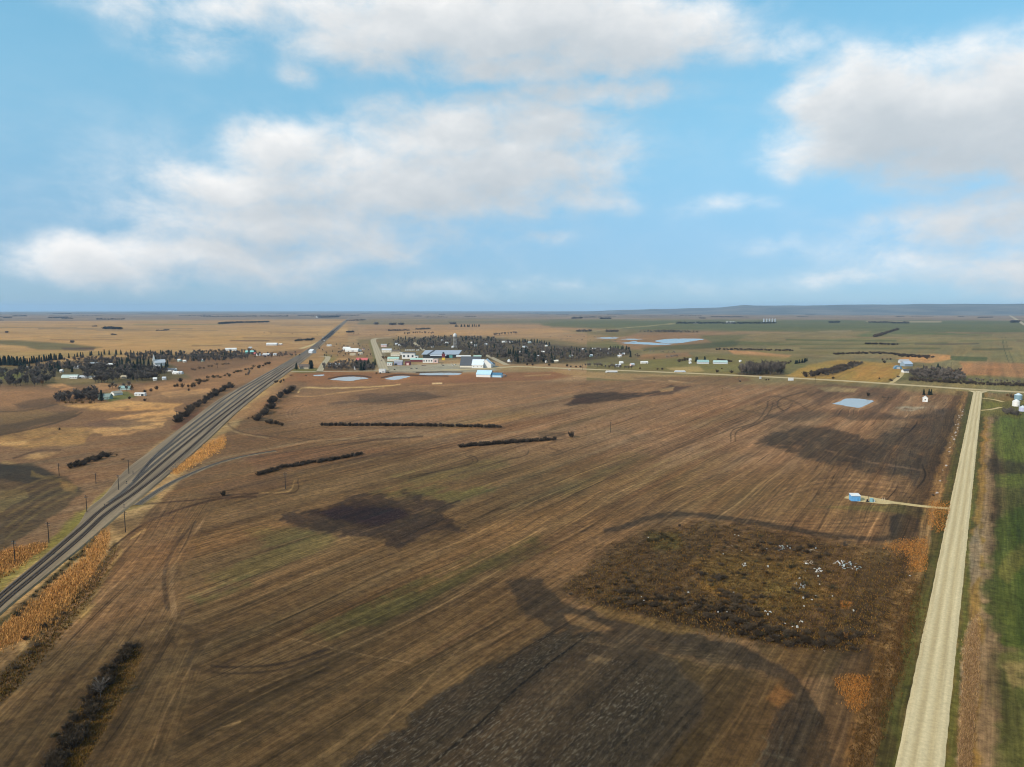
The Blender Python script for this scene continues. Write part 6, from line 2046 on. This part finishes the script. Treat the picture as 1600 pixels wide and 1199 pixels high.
wood([(504, 572), (548, 566), (584, 570), (584, 580), (520, 580), (505, 579)], 44, 'bare', 7, 11, 'bare tree in the wood left of the main street', 'bare trees left of the main street')
wood([(548, 570), (590, 566), (590, 580), (548, 580)], 16, 'spruce', 9, 16, 'dark spruce left of the main street', 'spruces left of the main street', 1.2)
wood([(490, 540), (560, 538), (582, 545), (580, 560), (530, 560), (500, 558)], 20, 'bare', 5, 8, 'small bare tree on the rough ground right of the tracks', 'bare trees right of the tracks')
wood([(598, 562), (604, 560), (604, 566), (600, 568)], 4, 'rust', 8, 10, 'brown leafy tree at the lower end of the main street', 'brown trees at the lower main street')
hedge([(585, 585), (612, 582), (616, 579)], 5, 'scrub', 3, 5, 'bush beside the white service garage', 'bushes beside the service garage', 2, 1)
wood([(600, 540), (625, 535), (640, 545), (620, 549)], 12, 'bare', 6, 9, 'bare yard tree between the white houses of the main street', 'bare yard trees of the main street')
hedge([(630, 523.5), (655, 521.5), (678, 522.5)], 14, 'bare', 10, 13, 'tree of the belt behind the town, left one', 'trees of the left belt behind town', 1.5, .4, 1.4)
hedge([(769, 525), (790, 523), (809, 522)], 14, 'bare', 11, 14, 'tree of the belt behind the town, right one', 'trees of the right belt behind town', 1.5, .4, 1.4)
hedge([(710, 511), (726, 511), (751, 510.6)], 16, 'spruce', 14, 18, 'spruce of the distant dark row beyond the water tower', 'spruces of the distant row', 1, .2, 1.6)
# --- right hand groves
wood([(1150, 583), (1168, 577), (1225, 577), (1226, 586), (1160, 587)], 90, 'poplar', 13, 20, 'tall bare poplar in the grey grove by the highway', 'bare poplars of the grey grove', 1.15, ('poplar_tree', 'tree'))
hedge([(1214, 570), (1236, 567)], 7, 'dense', 5, 7, 'dark bush at the top of the grey grove', 'bushes at the top of the grey grove', 2, 1)
hedge([(1242, 569), (1256, 566.5), (1262, 564)], 10, 'spruce', 7, 10, 'dark spruce in the short row beyond the golden field', 'spruces beyond the golden field', 1.5, .6, 1.4)
hedge([(1262, 588), (1290, 582), (1318, 575), (1340, 568)], 80, 'dense', 5, 8, 'dark shrub in the broad belt beside the golden field', 'shrubs of the belt beside the golden field', 8, 3, 1.15, ('belt_shrub', 'shrub'))
hedge([(1288, 587), (1318, 580), (1350, 567)], 24, 'willow', 4, 6, 'grey willow along the front of the broad belt', 'grey willows along the broad belt', 2, .8, 1.2)
wood([(1420, 585), (1450, 578), (1500, 583), (1510, 594), (1480, 597), (1424, 592)], 62, 'bare', 7, 12, 'bare dark tree in the farm grove', 'bare trees of the farm grove', 1.2)
for k, (px, py, h) in enumerate(((1443, 581, 12), (1455.5, 579, 10), (1465, 580, 15), (1469, 583, 12), (1491, 592, 12), (1457, 588, 10), (1496, 585, 9))):
    plant('spruce', px, py, h, 'dark spruce rising out of the farm grove', 'spruces in the farm grove', 1.3)
plant('rust', 1488, 588, 11, 'orange brown leafy tree in the farm grove', None, 1.1)
hedge([(1420, 594), (1470, 597.5), (1530, 600.5), (1600, 603.5), (1680, 606.5)], 110, 'dense', 3.5, 6, 'dark shrub in the long belt beyond the road corner', 'shrubs of the long belt beyond the corner', 2, 1.2, 1.1, ('belt_shrub', 'shrub'))
hedge([(1510, 596), (1560, 598), (1610, 601)], 22, 'bare', 5, 7, 'thin bare tree rising from the long belt', 'thin trees in the long belt', 3, 1, .9)
for k, (px, py, h) in enumerate(((1391, 595, 4), (1393.5, 596, 3), (1403, 590, 4), (1382, 567.5, 7), (1379, 563, 5), (1386, 562.5, 4), (1391, 562.5, 5), (1301.5, 592, 4.5), (1374, 592.5, 3))):
    plant('dense', px, py, h, ['bush at the foot of the farm drive', 'low bush beside the foot of the farm drive', 'bush halfway up the farm drive', 'lone round tree left of the farm', 'left bush of the three behind the golden field',
                               'middle bush of the three behind the golden field', 'right bush of the three behind the golden field', 'dark bush at the lower end of the broad belt', 'low bush at the edge of the highway ditch'][k], None, 1.1)
for px, lb in ((1443.5, 'left dark spruce behind the white field house'), (1451.5, 'middle dark spruce behind the white field house'), (1455, 'right dark spruce behind the white field house')):
    plant('spruce', px, 617.5, 8.5, lb, None, 1.3)
plant('dense', 1356, 619, 5.5, 'dark bush standing at the far shore of the square pond', None, 1.1)
hedge([(1375, 622), (1395, 622)], 4, 'shrub', 2, 3, 'low dark bush right of the square pond', 'low bushes right of the square pond', 2, .6, 1.3)
hedge([(1195, 594.5), (1202, 595)], 2, 'dense', 3, 3.6, 'small dark bush right of the square billboard', 'bushes right of the square billboard', 1, .3)
plant('dense', 1156.5, 597, 3, 'dark bush at the foot of the highway pole', None, 1.2)
hedge([(1570, 645), (1578, 647), (1588, 648)], 9, 'willow', 5.5, 7.5, 'grey willow in the bushy clump before the white bin', 'grey willows before the white bin', 4, 2, 1.0)
plant('rust', 1574, 621, 5, 'orange brown bush left of the blue grey bin', None, 1.3)
hedge([(1579, 620), (1586, 622)], 4, 'shrub', 5, 6, 'bare reddish bush beside the blue grey bin', 'bare bushes beside the blue grey bin', 2, 1)
plant('gold', 1595, 648.5, 2, 'low golden bush at the foot of the lavender bin', None, 1.2)
hedge([(1366, 527.5), (1380, 523), (1390, 519.5), (1403, 515.5)], 44, 'dense', 9, 13, 'dark tree in the slanting belt far across the plain', 'trees of the far slanting belt', 1.2, .5, 1.3, ('belt_tree', 'tree'))
hedge([(1118, 547), (1130, 546.5), (1240, 548.5)], 44, 'dense', 4, 6, 'dark willow round the slough beyond the grey grove', 'dark willows of the left slough', 2, .7, 1.6, ('slough_willow', 'willow'))
hedge([(1302, 554.5), (1340, 552.6), (1380, 553), (1456, 558.5)], 64, 'dense', 4, 6, 'dark willow round the slough behind the farm', 'dark willows of the farm slough', 2, .8, 1.8, ('slough_willow', 'willow'))
hedge([(1400, 556), (1452, 560)], 24, 'dense', 3, 5, 'dark willow on the near side of the farm slough', 'willows on the near side of the farm slough', 3, 1.2, 1.8, ('slough_willow', 'willow'))
hedge([(1352, 538), (1402, 539)], 22, 'dense', 5, 7, 'dark willow in the straight row across the far field', 'dark willows of the far straight row', 2, .4, 1.8, ('slough_willow', 'willow'))
hedge([(1060, 566.5), (1062, 565), (1075, 562.5)], 6, 'dense', 5, 8, 'dark bush left of the teal sheds', 'bushes left of the teal sheds', 1.5, .6)
hedge([(1084, 566), (1088, 565), (1107, 564.5)], 4, 'spruce', 10, 14, 'dark spruce behind the teal sheds', 'spruces behind the teal sheds', 1.5, .4, 1.4)
hedge([(1119, 562.5), (1132, 564), (1145, 566.5)], 10, 'dense', 4, 5, 'dark shrub in the straight row beyond the teal sheds', 'shrubs beyond the teal sheds', 1, .3, 1.4)

# --- scrub on the old dump
D_ = [(905, 925), (960, 870), (1030, 835), (1110, 822), (1230, 842), (1300, 866), (1310, 930), (1345, 1000), (1250, 1004), (1100, 978), (960, 945)]
wood(D_, 60, 'fine', .8, 1.8, 'dark bare bush scattered over the old dump', 'dark bare bushes scattered over the dump', 1.25, ('dump_bush', 'bush'))
wood(D_, 80, 'scrub', .7, 1.7, 'olive brown bush in the middle of the old dump', 'olive bushes of the old dump', 1.2)
hedge([(960, 930), (1040, 945), (1110, 955), (1170, 985), (1250, 1000), (1335, 1005)], 120, 'fine', 1.2, 2.4, 'dark brown bush along the near edge of the old dump', 'dark bushes on the near edge of the dump', 14, 12, 1.2)
hedge([(1120, 930), (1160, 948), (1190, 965)], 26, 'fine', 1.4, 2.6, 'near black bush in the thick part of the dump', 'thick dark bushes of the dump', 12, 10, 1.2)
hedge([(1015, 850), (1035, 838), (1055, 848)], 8, 'scrub', 1.2, 2.2, 'olive bush in the far left clump of the dump', 'bushes of the far left clump', 8, 5, 1.2)
hedge([(1090, 898), (1110, 902), (1135, 905)], 7, 'dense', 1.2, 2.2, 'dark bush at the hollow of the dump', 'bushes at the hollow of the dump', 6, 4, 1.2)
hedge([(1180, 850), (1230, 860), (1270, 866), (1300, 872)], 14, 'fine', 1.3, 2.2, 'brown bare bush along the far edge of the dump', 'bare bushes on the far edge of the dump', 10, 6, 1.2)
hedge([(940, 900), (980, 890), (1040, 890), (1080, 880)], 44, 'shrub', .6, 1.3, 'low brown brush on the left side of the dump', 'brown brush on the left of the dump', 20, 16, 1.3)
wood([(1100, 870), (1250, 880), (1280, 935), (1150, 945), (1100, 920)], 26, 'gold', .5, 1.1, 'low golden weed bush in the dump', 'golden weed bushes of the dump', 1.5)
for px, py, h, kd, lb in ((1319, 853, 2.6, 'willow', 'grey bush alone between the dump and the dark arc'), (1266, 856, 2.8, 'fine', 'tall bare bush at the far right corner of the dump'), (1250, 858, 2.2, 'fine', 'lower bare bush at the far right corner of the dump'),
                          (1062, 823, 1.6, 'dense', 'small dark bush under the dark arc'), (1320, 946, 1.8, 'gold', 'bright orange bush in the right of the dump'), (1322, 1000, 2.8, 'rust', 'rust brown bush at the near right corner of the dump'),
                          (1235, 888, 2.2, 'scrub', 'round brown bush in the middle of the scrap'), (1300, 920, 2.2, 'scrub', 'round olive bush right of the scrap'), (1427, 842, 1.0, 'gold', 'small dry bush at the end of the dark arc'),
                          (1458, 775, 1.4, 'dense', 'dark bush by the orange ditch at the pump lane'), (891, 930, 1.2, 'dense', 'small dark bush at the left corner of the dump')):
    plant(kd, px, py, h, lb, None, 1.2)


# the plants that show largest become things of their own; the rest of a kind past the limit are joined
from collections import defaultdict
by = defaultdict(list)
for s_ in PLAN:
    by[s_.name].append(s_)
for nm_, lst in by.items():
    lst.sort(key=lambda s_: -s_.size)
    for s_ in lst[:292]:
        o = bpy.data.objects.new(nm_, s_.me)
        o.location = s_.loc
        o.rotation_euler = (s_.tx, s_.ty, s_.rz)
        o.scale = (s_.k, s_.k, s_.h)
        link(o)
        tag(o, s_.label, s_.cat, s_.group)
    rest = lst[292:]
    if rest:
        VV, FF, MM, cache, n0 = [], [], [], {}, 0
        for s_ in rest:
            me = s_.me
            if me.name not in cache:
                co = np.empty(len(me.vertices) * 3, np.float32)
                me.vertices.foreach_get('co', co)
                polys = [tuple(p_.vertices) for p_ in me.polygons]
                cache[me.name] = (co.reshape(-1, 3), polys, [p_.material_index for p_ in me.polygons])
            co, polys, mi_ = cache[me.name]
            c_, q_ = math.cos(s_.rz), math.sin(s_.rz)
            x_, y_ = co[:, 0] * s_.k, co[:, 1] * s_.k
            VV.append(np.stack([x_ * c_ - y_ * q_ + s_.loc.x, x_ * q_ + y_ * c_ + s_.loc.y, co[:, 2] * s_.h], 1))
            FF += [tuple(i + n0 for i in p_) for p_ in polys]
            MM += mi_
            n0 += len(co)
        me = bpy.data.meshes.new('distant_' + nm_ + 's')
        me.from_pydata(np.concatenate(VV).tolist(), [], FF)
        for m_ in rest[0].me.materials:
            me.materials.append(m_)
        me.polygons.foreach_set('material_index', np.array(MM, np.int32))
        o = link(bpy.data.objects.new('distant_' + nm_ + 's', me))
        o['kind'] = 'stuff'


# --- far woods that read as one mass: real little trees, joined
def mass(name, rows_, m, h0, h1, n_, tri=16, wide=.7):
    V_, F_ = [], []
    for (x0, y0, x1, y1) in rows_:
        for k in range(n_):
            s = (k + random.random()) / n_
            p = G(x0 + (x1 - x0) * s, y0 + (y1 - y0) * s + random.uniform(-.12, .12))
            h = random.uniform(h0, h1)
            w = h * wide
            for q in range(tri):
                c = Vector((p.x + random.gauss(0, w * .45), p.y + random.gauss(0, w * .45), h * (.15 + .8 * random.random() ** .8)))
                d = Vector((random.gauss(0, 1), random.gauss(0, 1), random.gauss(0, 1))).normalized() * h * .3
                e = d.orthogonal().normalized() * h * .2
                b0 = len(V_)
                V_ += [tuple(c - d * .5 - e), tuple(c - d * .5 + e), tuple(c + d)]
                F_.append((b0, b0 + 1, b0 + 2))
    me = bpy.data.meshes.new(name)
    me.from_pydata(V_, [], F_)
    me.materials.append(m)
    o = link(bpy.data.objects.new(name, me))
    o['kind'] = 'stuff'
    return o


FARW = leafmat('far_wood', (.034, .032, .028))
mass('tree_belt', [(1058, 506.4, 1130, 506.0), (1130, 506.6, 1212, 506.2)], FARW, 12, 18, 60)
mass('tree_belt', [(342, 507, 372, 505.2), (372, 505.2, 420, 504.4)], FARW, 12, 18, 46)
mass('tree_belt', [(314, 495.8, 450, 494.8), (465, 494, 560, 493.6), (497, 497, 530, 496.2)], FARW, 14, 22, 60)
mass('tree_belt', [(162, 514.6, 176, 514.2), (174, 514.8, 190, 515)], FARW, 10, 15, 26)
mass('tree_belt', [(893, 498.4, 910, 498), (938, 498.8, 955, 498.6), (1000, 495, 1098, 494.6), (1112, 496, 1150, 495.6), (1176, 491, 1188, 490)], FARW, 12, 18, 34)
mass('tree_belt', [(900, 518.8, 925, 518.4), (947, 519, 966, 519), (1000, 519.4, 1090, 520.2), (1022, 518.8, 1062, 519.4)], TWIG, 8, 13, 24)
mass('tree_belt', [(1312, 490.4, 1350, 489), (1340, 488, 1346, 487.6), (1296, 505.2, 1312, 504.6), (1357, 505, 1390, 505), (1392, 505.8, 1420, 505.8), (1528, 497.2, 1552, 496.8)], FARW, 12, 18, 34)
mass('tree_belt', [(1580, 504.6, 1592, 504.4), (1540, 486.6, 1570, 486.4), (1576, 485.6, 1620, 488.4), (1590, 492, 1625, 492.6), (1476, 492.6, 1486, 491), (1456, 492.4, 1460, 492.3)], FARW, 14, 22, 40)
mass('tree_belt', [(606, 517.6, 640, 517), (650, 515.6, 672, 514.6), (542, 520, 552, 519.6)], TWIG, 6, 10, 30)
mass('tree_belt', [(610, 508.4, 618, 508.2), (624, 508.2, 630, 508.2), (704, 507, 712, 507), (542, 502.4, 572, 501.2), (586, 507.4, 590, 507.4)], TWIG, 12, 18, 18)
mass('tree_belt', [(243, 518, 262, 517.4), (256, 516.6, 264, 516.4), (9, 520.4, 12, 520.4), (144, 511, 152, 510.6), (112, 536, 114, 536), (174, 524, 182, 524)], TWIG, 5, 9, 9)
mass('tree_belt', [(6, 497.2, 18, 496.8), (76, 497.4, 108, 497), (150, 500, 195, 499.6), (84, 491, 112, 490.8), (20, 494.8, 42, 494.4), (280, 494.4, 330, 494)], FARW, 12, 18, 26)
mass('tree_belt', [(478, 533, 490, 531.6), (460, 534, 480, 532)], FARW, 6, 9, 16)
mass('scattered_bushes', [(840, 526, 980, 528), (870, 531, 985, 534), (640, 528, 760, 527), (1000, 549, 1060, 552), (500, 520, 620, 525), (1040, 559, 1060, 557), (380, 520, 500, 524)], TWIG, 3, 5, 9, 14)
far_rows = []
for k in range(70):
    dist = random.uniform(8500, 24000)
    az_ = random.uniform(-.66, .66)
    py = float(project(dist * math.sin(az_), dist * math.cos(az_))[1])
    px = float(project(dist * math.sin(az_), dist * math.cos(az_))[0])
    far_rows.append((px, py, px + random.uniform(8, 46), py + random.uniform(-.15, .1)))
mass('distant_shelterbelts', far_rows, FARW, 9, 16, 26, 9, 1.2)

# --- grass that nobody could count: reeds, ditch grass and dump weeds, blade by blade in clumps
def tufts(name, poly, n, h0, h1, w, cols, blades=4, edge=3.0):
    xs, ys = [p[0] for p in poly], [p[1] for p in poly]
    X_ = rng.uniform(min(xs), max(xs), n * 3)
    Y_ = rng.uniform(min(ys), max(ys), n * 3)
    keep = sdist(poly, X_ + rng.normal(0, edge, len(X_)), Y_ + rng.normal(0, edge * .7, len(Y_))) > 0
    X_, Y_ = X_[keep][:n], Y_[keep][:n]
    dzz = SP - (CY - Y_) / FPX * CP
    t_ = H / dzz
    bx, by = (X_ - CX) / FPX * t_, (CP + (CY - Y_) / FPX * SP) * t_
    bx, by = np.repeat(bx, blades) + rng.normal(0, w * 2.2, len(bx) * blades), np.repeat(by, blades) + rng.normal(0, w * 2.2, len(by) * blades)
    m = len(bx)
    an = rng.uniform(0, 6.283, m)
    h = rng.uniform(h0, h1, m)
    ww = w * rng.uniform(.6, 1.4, m)
    lx, ly = rng.normal(.12, .25, m) * h, rng.normal(.1, .25, m) * h
    v = np.empty((m, 3, 3), np.float32)
    v[:, 0] = np.stack([bx - np.cos(an) * ww, by - np.sin(an) * ww, np.zeros(m)], 1)
    v[:, 1] = np.stack([bx + np.cos(an) * ww, by + np.sin(an) * ww, np.zeros(m)], 1)
    v[:, 2] = np.stack([bx + lx, by + ly, h], 1)
    me = bpy.data.meshes.new(name)
    me.vertices.add(m * 3)
    me.vertices.foreach_set('co', v.ravel())
    me.loops.add(m * 3)
    me.loops.foreach_set('vertex_index', np.arange(m * 3, dtype=np.int32))
    me.polygons.add(m)
    me.polygons.foreach_set('loop_start', np.arange(0, m * 3, 3, dtype=np.int32))
    for c in cols:
        me.materials.append(c)
    me.polygons.foreach_set('material_index', rng.integers(0, len(cols), m).astype(np.int32))
    me.update(calc_edges=True)
    o = link(bpy.data.objects.new(name, me))
    o['kind'] = 'stuff'
    return o


def gmat_(name, *c):
    return leafmat(name, A(*c), .1)


REED = gmat_('orange_reed', 226, 176, 116)
REEDO = gmat_('rust_reed', 184, 124, 64)
REEDB = gmat_('tan_reed', 200, 156, 104)
REEDD = gmat_('dark_reed', 122, 92, 58)
WEED = gmat_('brown_weed', 92, 71, 46)
WEEDD = gmat_('dark_weed', 66, 50, 30)
WEEDO = gmat_('olive_weed', 104, 92, 46)
WEEDG = gmat_('gold_weed', 142, 112, 62)
PALE = gmat_('pale_grass', 188, 160, 124)
MAUVE = gmat_('mauve_grass', 150, 124, 104)
GRN = gmat_('green_grass', 84, 88, 40)
tufts('reed_bed', [(-60, 1050), (0, 986), (60, 936), (120, 882), (160, 830), (172, 826), (170, 852), (150, 890), (110, 945), (60, 992), (0, 1012), (-60, 1080)], 8000, .7, 1.5, .09, (REED, REEDB, REEDB, REEDD), edge=6)
tufts('reed_bed', [(-60, 912), (0, 864), (72, 848), (74, 853), (0, 903), (-60, 950)], 2600, .7, 1.4, .11, (REED, REEDB, REEDD), edge=5)
tufts('reed_bed', [(262, 738), (300, 713), (330, 692), (354, 682), (350, 700), (310, 722), (277, 741)], 1500, .7, 1.4, .14, (REED, REEDB))
tufts('reed_bed', [(1304, 1063), (1330, 1054), (1362, 1063), (1350, 1100), (1340, 1116), (1326, 1098)], 1300, .3, .8, .05, (REEDO, REEDO, REEDB, REEDD), edge=6)
tufts('reed_bed', [(1378, 853), (1420, 847), (1450, 838), (1448, 890), (1424, 894), (1425, 868)], 1300, .3, .8, .07, (REEDO, REEDO, REEDB, REEDD), edge=7)
tufts('reed_bed', [(1453, 787), (1485, 783), (1482, 800), (1470, 834), (1450, 816)], 800, .3, .8, .08, (REEDO, REEDO, REEDB, REEDD), edge=5)
tufts('dump_weeds', [(880, 922), (950, 864), (1022, 828), (1110, 814), (1230, 834), (1330, 856), (1420, 866), (1434, 900), (1396, 960), (1343, 1020), (1250, 1010), (1100, 984), (950, 948)], 15000, .25, .8, .09,
      (WEED, WEEDD, WEEDO, WEEDD, REEDD, WEED, WEEDG), edge=10)
tufts('ditch_weeds', [(1428, 905), (1446, 900), (1434, 980), (1402, 1070), (1345, 1225), (1326, 1200), (1352, 1100), (1362, 1040), (1392, 970)], 4500, .3, .8, .06, (WEED, WEEDD, REEDD, WEED), edge=7)
tufts('ditch_grass', [(1508, 1000), (1528, 955), (1532, 1030), (1524, 1100), (1516, 1199), (1508, 1260), (1496, 1260), (1502, 1120)], 5000, .4, 1.0, .05, (PALE, MAUVE, MAUVE, REEDD))
tufts('field_edge_weeds', [(-40, 1090), (30, 1030), (80, 985), (110, 942), (160, 890), (178, 850), (186, 856), (150, 925), (90, 1000), (20, 1080), (-40, 1130)], 5000, .4, 1.0, .09, (WEED, REEDD, WEEDO))
tufts('thicket_grass', [(60, 1230), (110, 1130), (160, 1060), (210, 1012), (224, 1016), (205, 1062), (170, 1122), (110, 1230)], 9000, .3, .8, .045, (WEEDG, WEED, WEEDO, REEDD))

# ---------------------------------------------------------------- litter of the old dump
SCR = [('scrap_sheet', 'white scrap sheet'), ('scrap_box', 'white scrap appliance'), ('scrap_tyre', 'black worn tyre'), ('scrap_plank', 'pale broken plank'), ('scrap_drum', 'rusty steel drum')]


def sheet_mesh(seed, m):
    r = random.Random(seed)
    g_ = MB()
    pts = [(-.7, -.45, .05), (.0, -.5, .35), (.75, -.4, .12), (.7, .45, .2), (.05, .5, .5), (-.75, .4, .1)]
    pts = [Vector((x + r.uniform(-.12, .12), y + r.uniform(-.12, .12), z + r.uniform(-.05, .2))) for x, y, z in pts]
    n = Vector((0, 0, .04))
    g_.add(pts + [p + n for p in pts], [(0, 1, 4, 5), (1, 2, 3, 4), (6, 11, 10, 7), (7, 10, 9, 8), (0, 6, 7, 1), (1, 7, 8, 2), (2, 8, 9, 3), (3, 9, 10, 4), (4, 10, 11, 5), (5, 11, 6, 0)])
    return g_.mesh('scrap_sheet', m)


def box_mesh(seed, m):
    g_ = MB().box(-.4, -.35, 0, .4, .35, .9)
    g_.box(-.36, -.37, .06, .36, -.353, .84).box(.28, -.42, .4, .32, -.373, .7)
    return g_.mesh('scrap_appliance', m)


def tyre_mesh(m):
    return MB().lathe([(.2, 0), (.36, 0), (.42, .08), (.36, .2), (.2, .2), (.2, .02)], 12).mesh('scrap_tyre', m)


def drum_mesh(m):
    return MB().lathe([(.28, 0), (.3, .02), (.29, .3), (.31, .32), (.29, .34), (.29, .6), (.31, .62), (.3, .88), (.26, .86)], 10).mesh('scrap_drum', m)


def plank_mesh(seed, m):
    return MB().box(-1.3, -.1, .1, 1.3, .1, .16).box(-.6, -.5, .16, -.45, .6, .22).mesh('scrap_planks', m)


DIRTYW = mat('dirty_white_enamel', (.46, .44, .40), .9, .08, 0, .4)
DIRTYG = mat('dull_scrap_metal', (.24, .24, .235), .8, .15)
DIRTYB = mat('pale_broken_wood', (.40, .32, .24), .9)
PALEG = mat('pale_green_enamel', (.30, .36, .33), .9, .1)
SC_ = {'sheet': [sheet_mesh(1, DIRTYW), sheet_mesh(2, DIRTYW), sheet_mesh(3, DIRTYG), sheet_mesh(4, PALEG)], 'box': [box_mesh(1, DIRTYW), box_mesh(2, DIRTYW)], 'tyre': [tyre_mesh(RUBBER)],
       'drum': [drum_mesh(RUST), drum_mesh(DIRTYG)], 'plank': [plank_mesh(1, DIRTYB)]}
SN = {'sheet': ('scrap_sheet', 'scrap'), 'box': ('old_appliance', 'appliance'), 'tyre': ('scrap_rubber', 'scrap'), 'drum': ('steel_drum', 'drum'), 'plank': ('broken_planks', 'planks')}


def scrap(kind, px, py, s_, label, group, z=0.0, which=None):
    me = SC_[kind][which] if which is not None else random.choice(SC_[kind])
    o = link(bpy.data.objects.new(SN[kind][0], me))
    o.location = G(px, py) + Vector((0, 0, z))
    o.rotation_euler = (random.uniform(-.4, .4) if kind != 'box' else random.uniform(-.2, .2), random.uniform(-.4, .4), random.uniform(0, 6.28))
    o.scale = (s_, s_, s_)
    tag(o, label, SN[kind][1], group)


SINGLE = [(1154, 838), (1148, 837), (1130, 867), (1159, 862), (1144, 854), (1160, 883), (1147, 927), (1050, 931), (1076, 927), (1047, 941), (1002, 934), (1088, 945), (1091, 947), (1013, 841), (1070, 951), (1006, 940),
          (1198, 859), (1200, 887), (1230, 843 + 12), (1235, 853), (1166, 949), (1196, 957), (1200, 962), (1203, 958), (1218, 967), (1226, 976), (1238, 981), (1246, 982), (1253, 973), (1250, 972), (1256, 949), (1216, 995),
          (1334, 956), (1421, 901), (1288, 1019), (1301, 933), (1275, 933), (1278, 902), (1276, 893), (1258, 893), (1249, 905), (1248, 906), (1255, 936), (1268, 939), (1282, 915), (1280, 914), (1164, 881), (1122, 958), (1136, 958), (1104, 898)]
for i, (px, py) in enumerate(SINGLE):
    kd = ('sheet', 'sheet', 'box', 'sheet', 'plank')[i % 5]
    scrap(kd, px, py, random.uniform(.4, .85), {'sheet': 'pale sheet of scrap lying in the dump weeds', 'box': 'pale old appliance lying in the dump weeds', 'plank': 'pale broken planks lying in the dump weeds'}[kd],
          {'sheet': 'scrap sheets in the dump weeds', 'box': 'old appliances in the dump weeds', 'plank': 'broken planks in the dump weeds'}[kd], .25, random.choice((0, 1)) if kd == 'sheet' else None)
def heap(cx, cy, rx, ry, n, where, zmax, kinds):
    for k in range(n):
        an, u = random.uniform(0, 6.28), math.sqrt(random.random())
        kd = random.choice(kinds)
        wh = random.choice((2, 3)) if kd == 'gsheet' else (random.choice((0, 1)) if kd == 'sheet' else None)
        tone = 'dull ' if kd == 'gsheet' else 'pale ' if kd == 'sheet' else ''
        kd = 'sheet' if kd == 'gsheet' else kd
        scrap(kd, cx + rx * u * math.cos(an), cy + ry * u * math.sin(an), random.uniform(.5, 1.0), tone + {'sheet': 'bent metal sheet in ', 'box': 'old appliance in ', 'tyre': 'worn black tyre in ', 'drum': 'old steel drum in ', 'plank': 'broken planks in '}[kd] + where,
              tone + kd + ' pieces in ' + where, zmax * (1 - u) * random.uniform(.3, 1), wh)


heap(1328, 886, 18, 7, 46, 'the large scrap heap at the right of the dump', .9, ('sheet', 'gsheet', 'tyre', 'drum', 'gsheet', 'tyre', 'tyre', 'gsheet'))
heap(1310, 879, 11, 2.5, 10, 'the pale scrap along the far side of the large heap', .3, ('sheet', 'box', 'plank'))
heap(1224, 857, 14, 5, 24, 'the dark scrap row at the back of the dump', .5, ('tyre', 'drum', 'gsheet', 'tyre'))
heap(1265, 880, 9, 4, 18, 'the broken wood pile in the middle of the dump', .4, ('plank', 'plank', 'sheet'))
heap(1278, 892, 8, 3, 9, 'the white scrap left of the large heap', .2, ('sheet', 'box'))
heap(1250, 916, 14, 5, 18, 'the low grey scrap in the centre of the dump', .2, ('drum', 'gsheet', 'plank', 'tyre'))
heap(1162, 883, 3, 4, 6, 'the small pale scrap pile left of centre', .3, ('sheet', 'tyre'))
heap(1272, 860, 9, 3, 8, 'the rusty scrap under the tall bare bush', .2, ('drum', 'plank'))
# stones along the field edge by the road
for k in range(34):
    s_ = random.uniform(0, 1)
    px = float(np.interp(s_, [0, .5, 1], [1504, 1488, 1462])) + random.uniform(-3, 3)
    py = float(np.interp(s_, [0, .5, 1], [640, 690, 772]))
    if k == 0:
        r_ = random.Random(3)
        sm = MB().lathe([(.25, 0), (.5, .12), (.46, .34), (.2, .48)], 7)
        sm.v = [(x * r_.uniform(.8, 1.2), y * r_.uniform(.8, 1.2), z * r_.uniform(.8, 1.2)) for x, y, z in sm.v]
        smesh = sm.mesh('field_stone', mat('pale_fieldstone', (.38, .32, .27), .9))
    o = link(bpy.data.objects.new('field_stone', smesh))
    o.location = G(px, py)
    o.rotation_euler = (0, 0, random.uniform(0, 6))
    k_ = random.uniform(.7, 1.7)
    o.scale = (k_, k_, k_)
    tag(o, 'pale field stone along the field edge left of the gravel road', 'stone', 'field stones along the field edge')
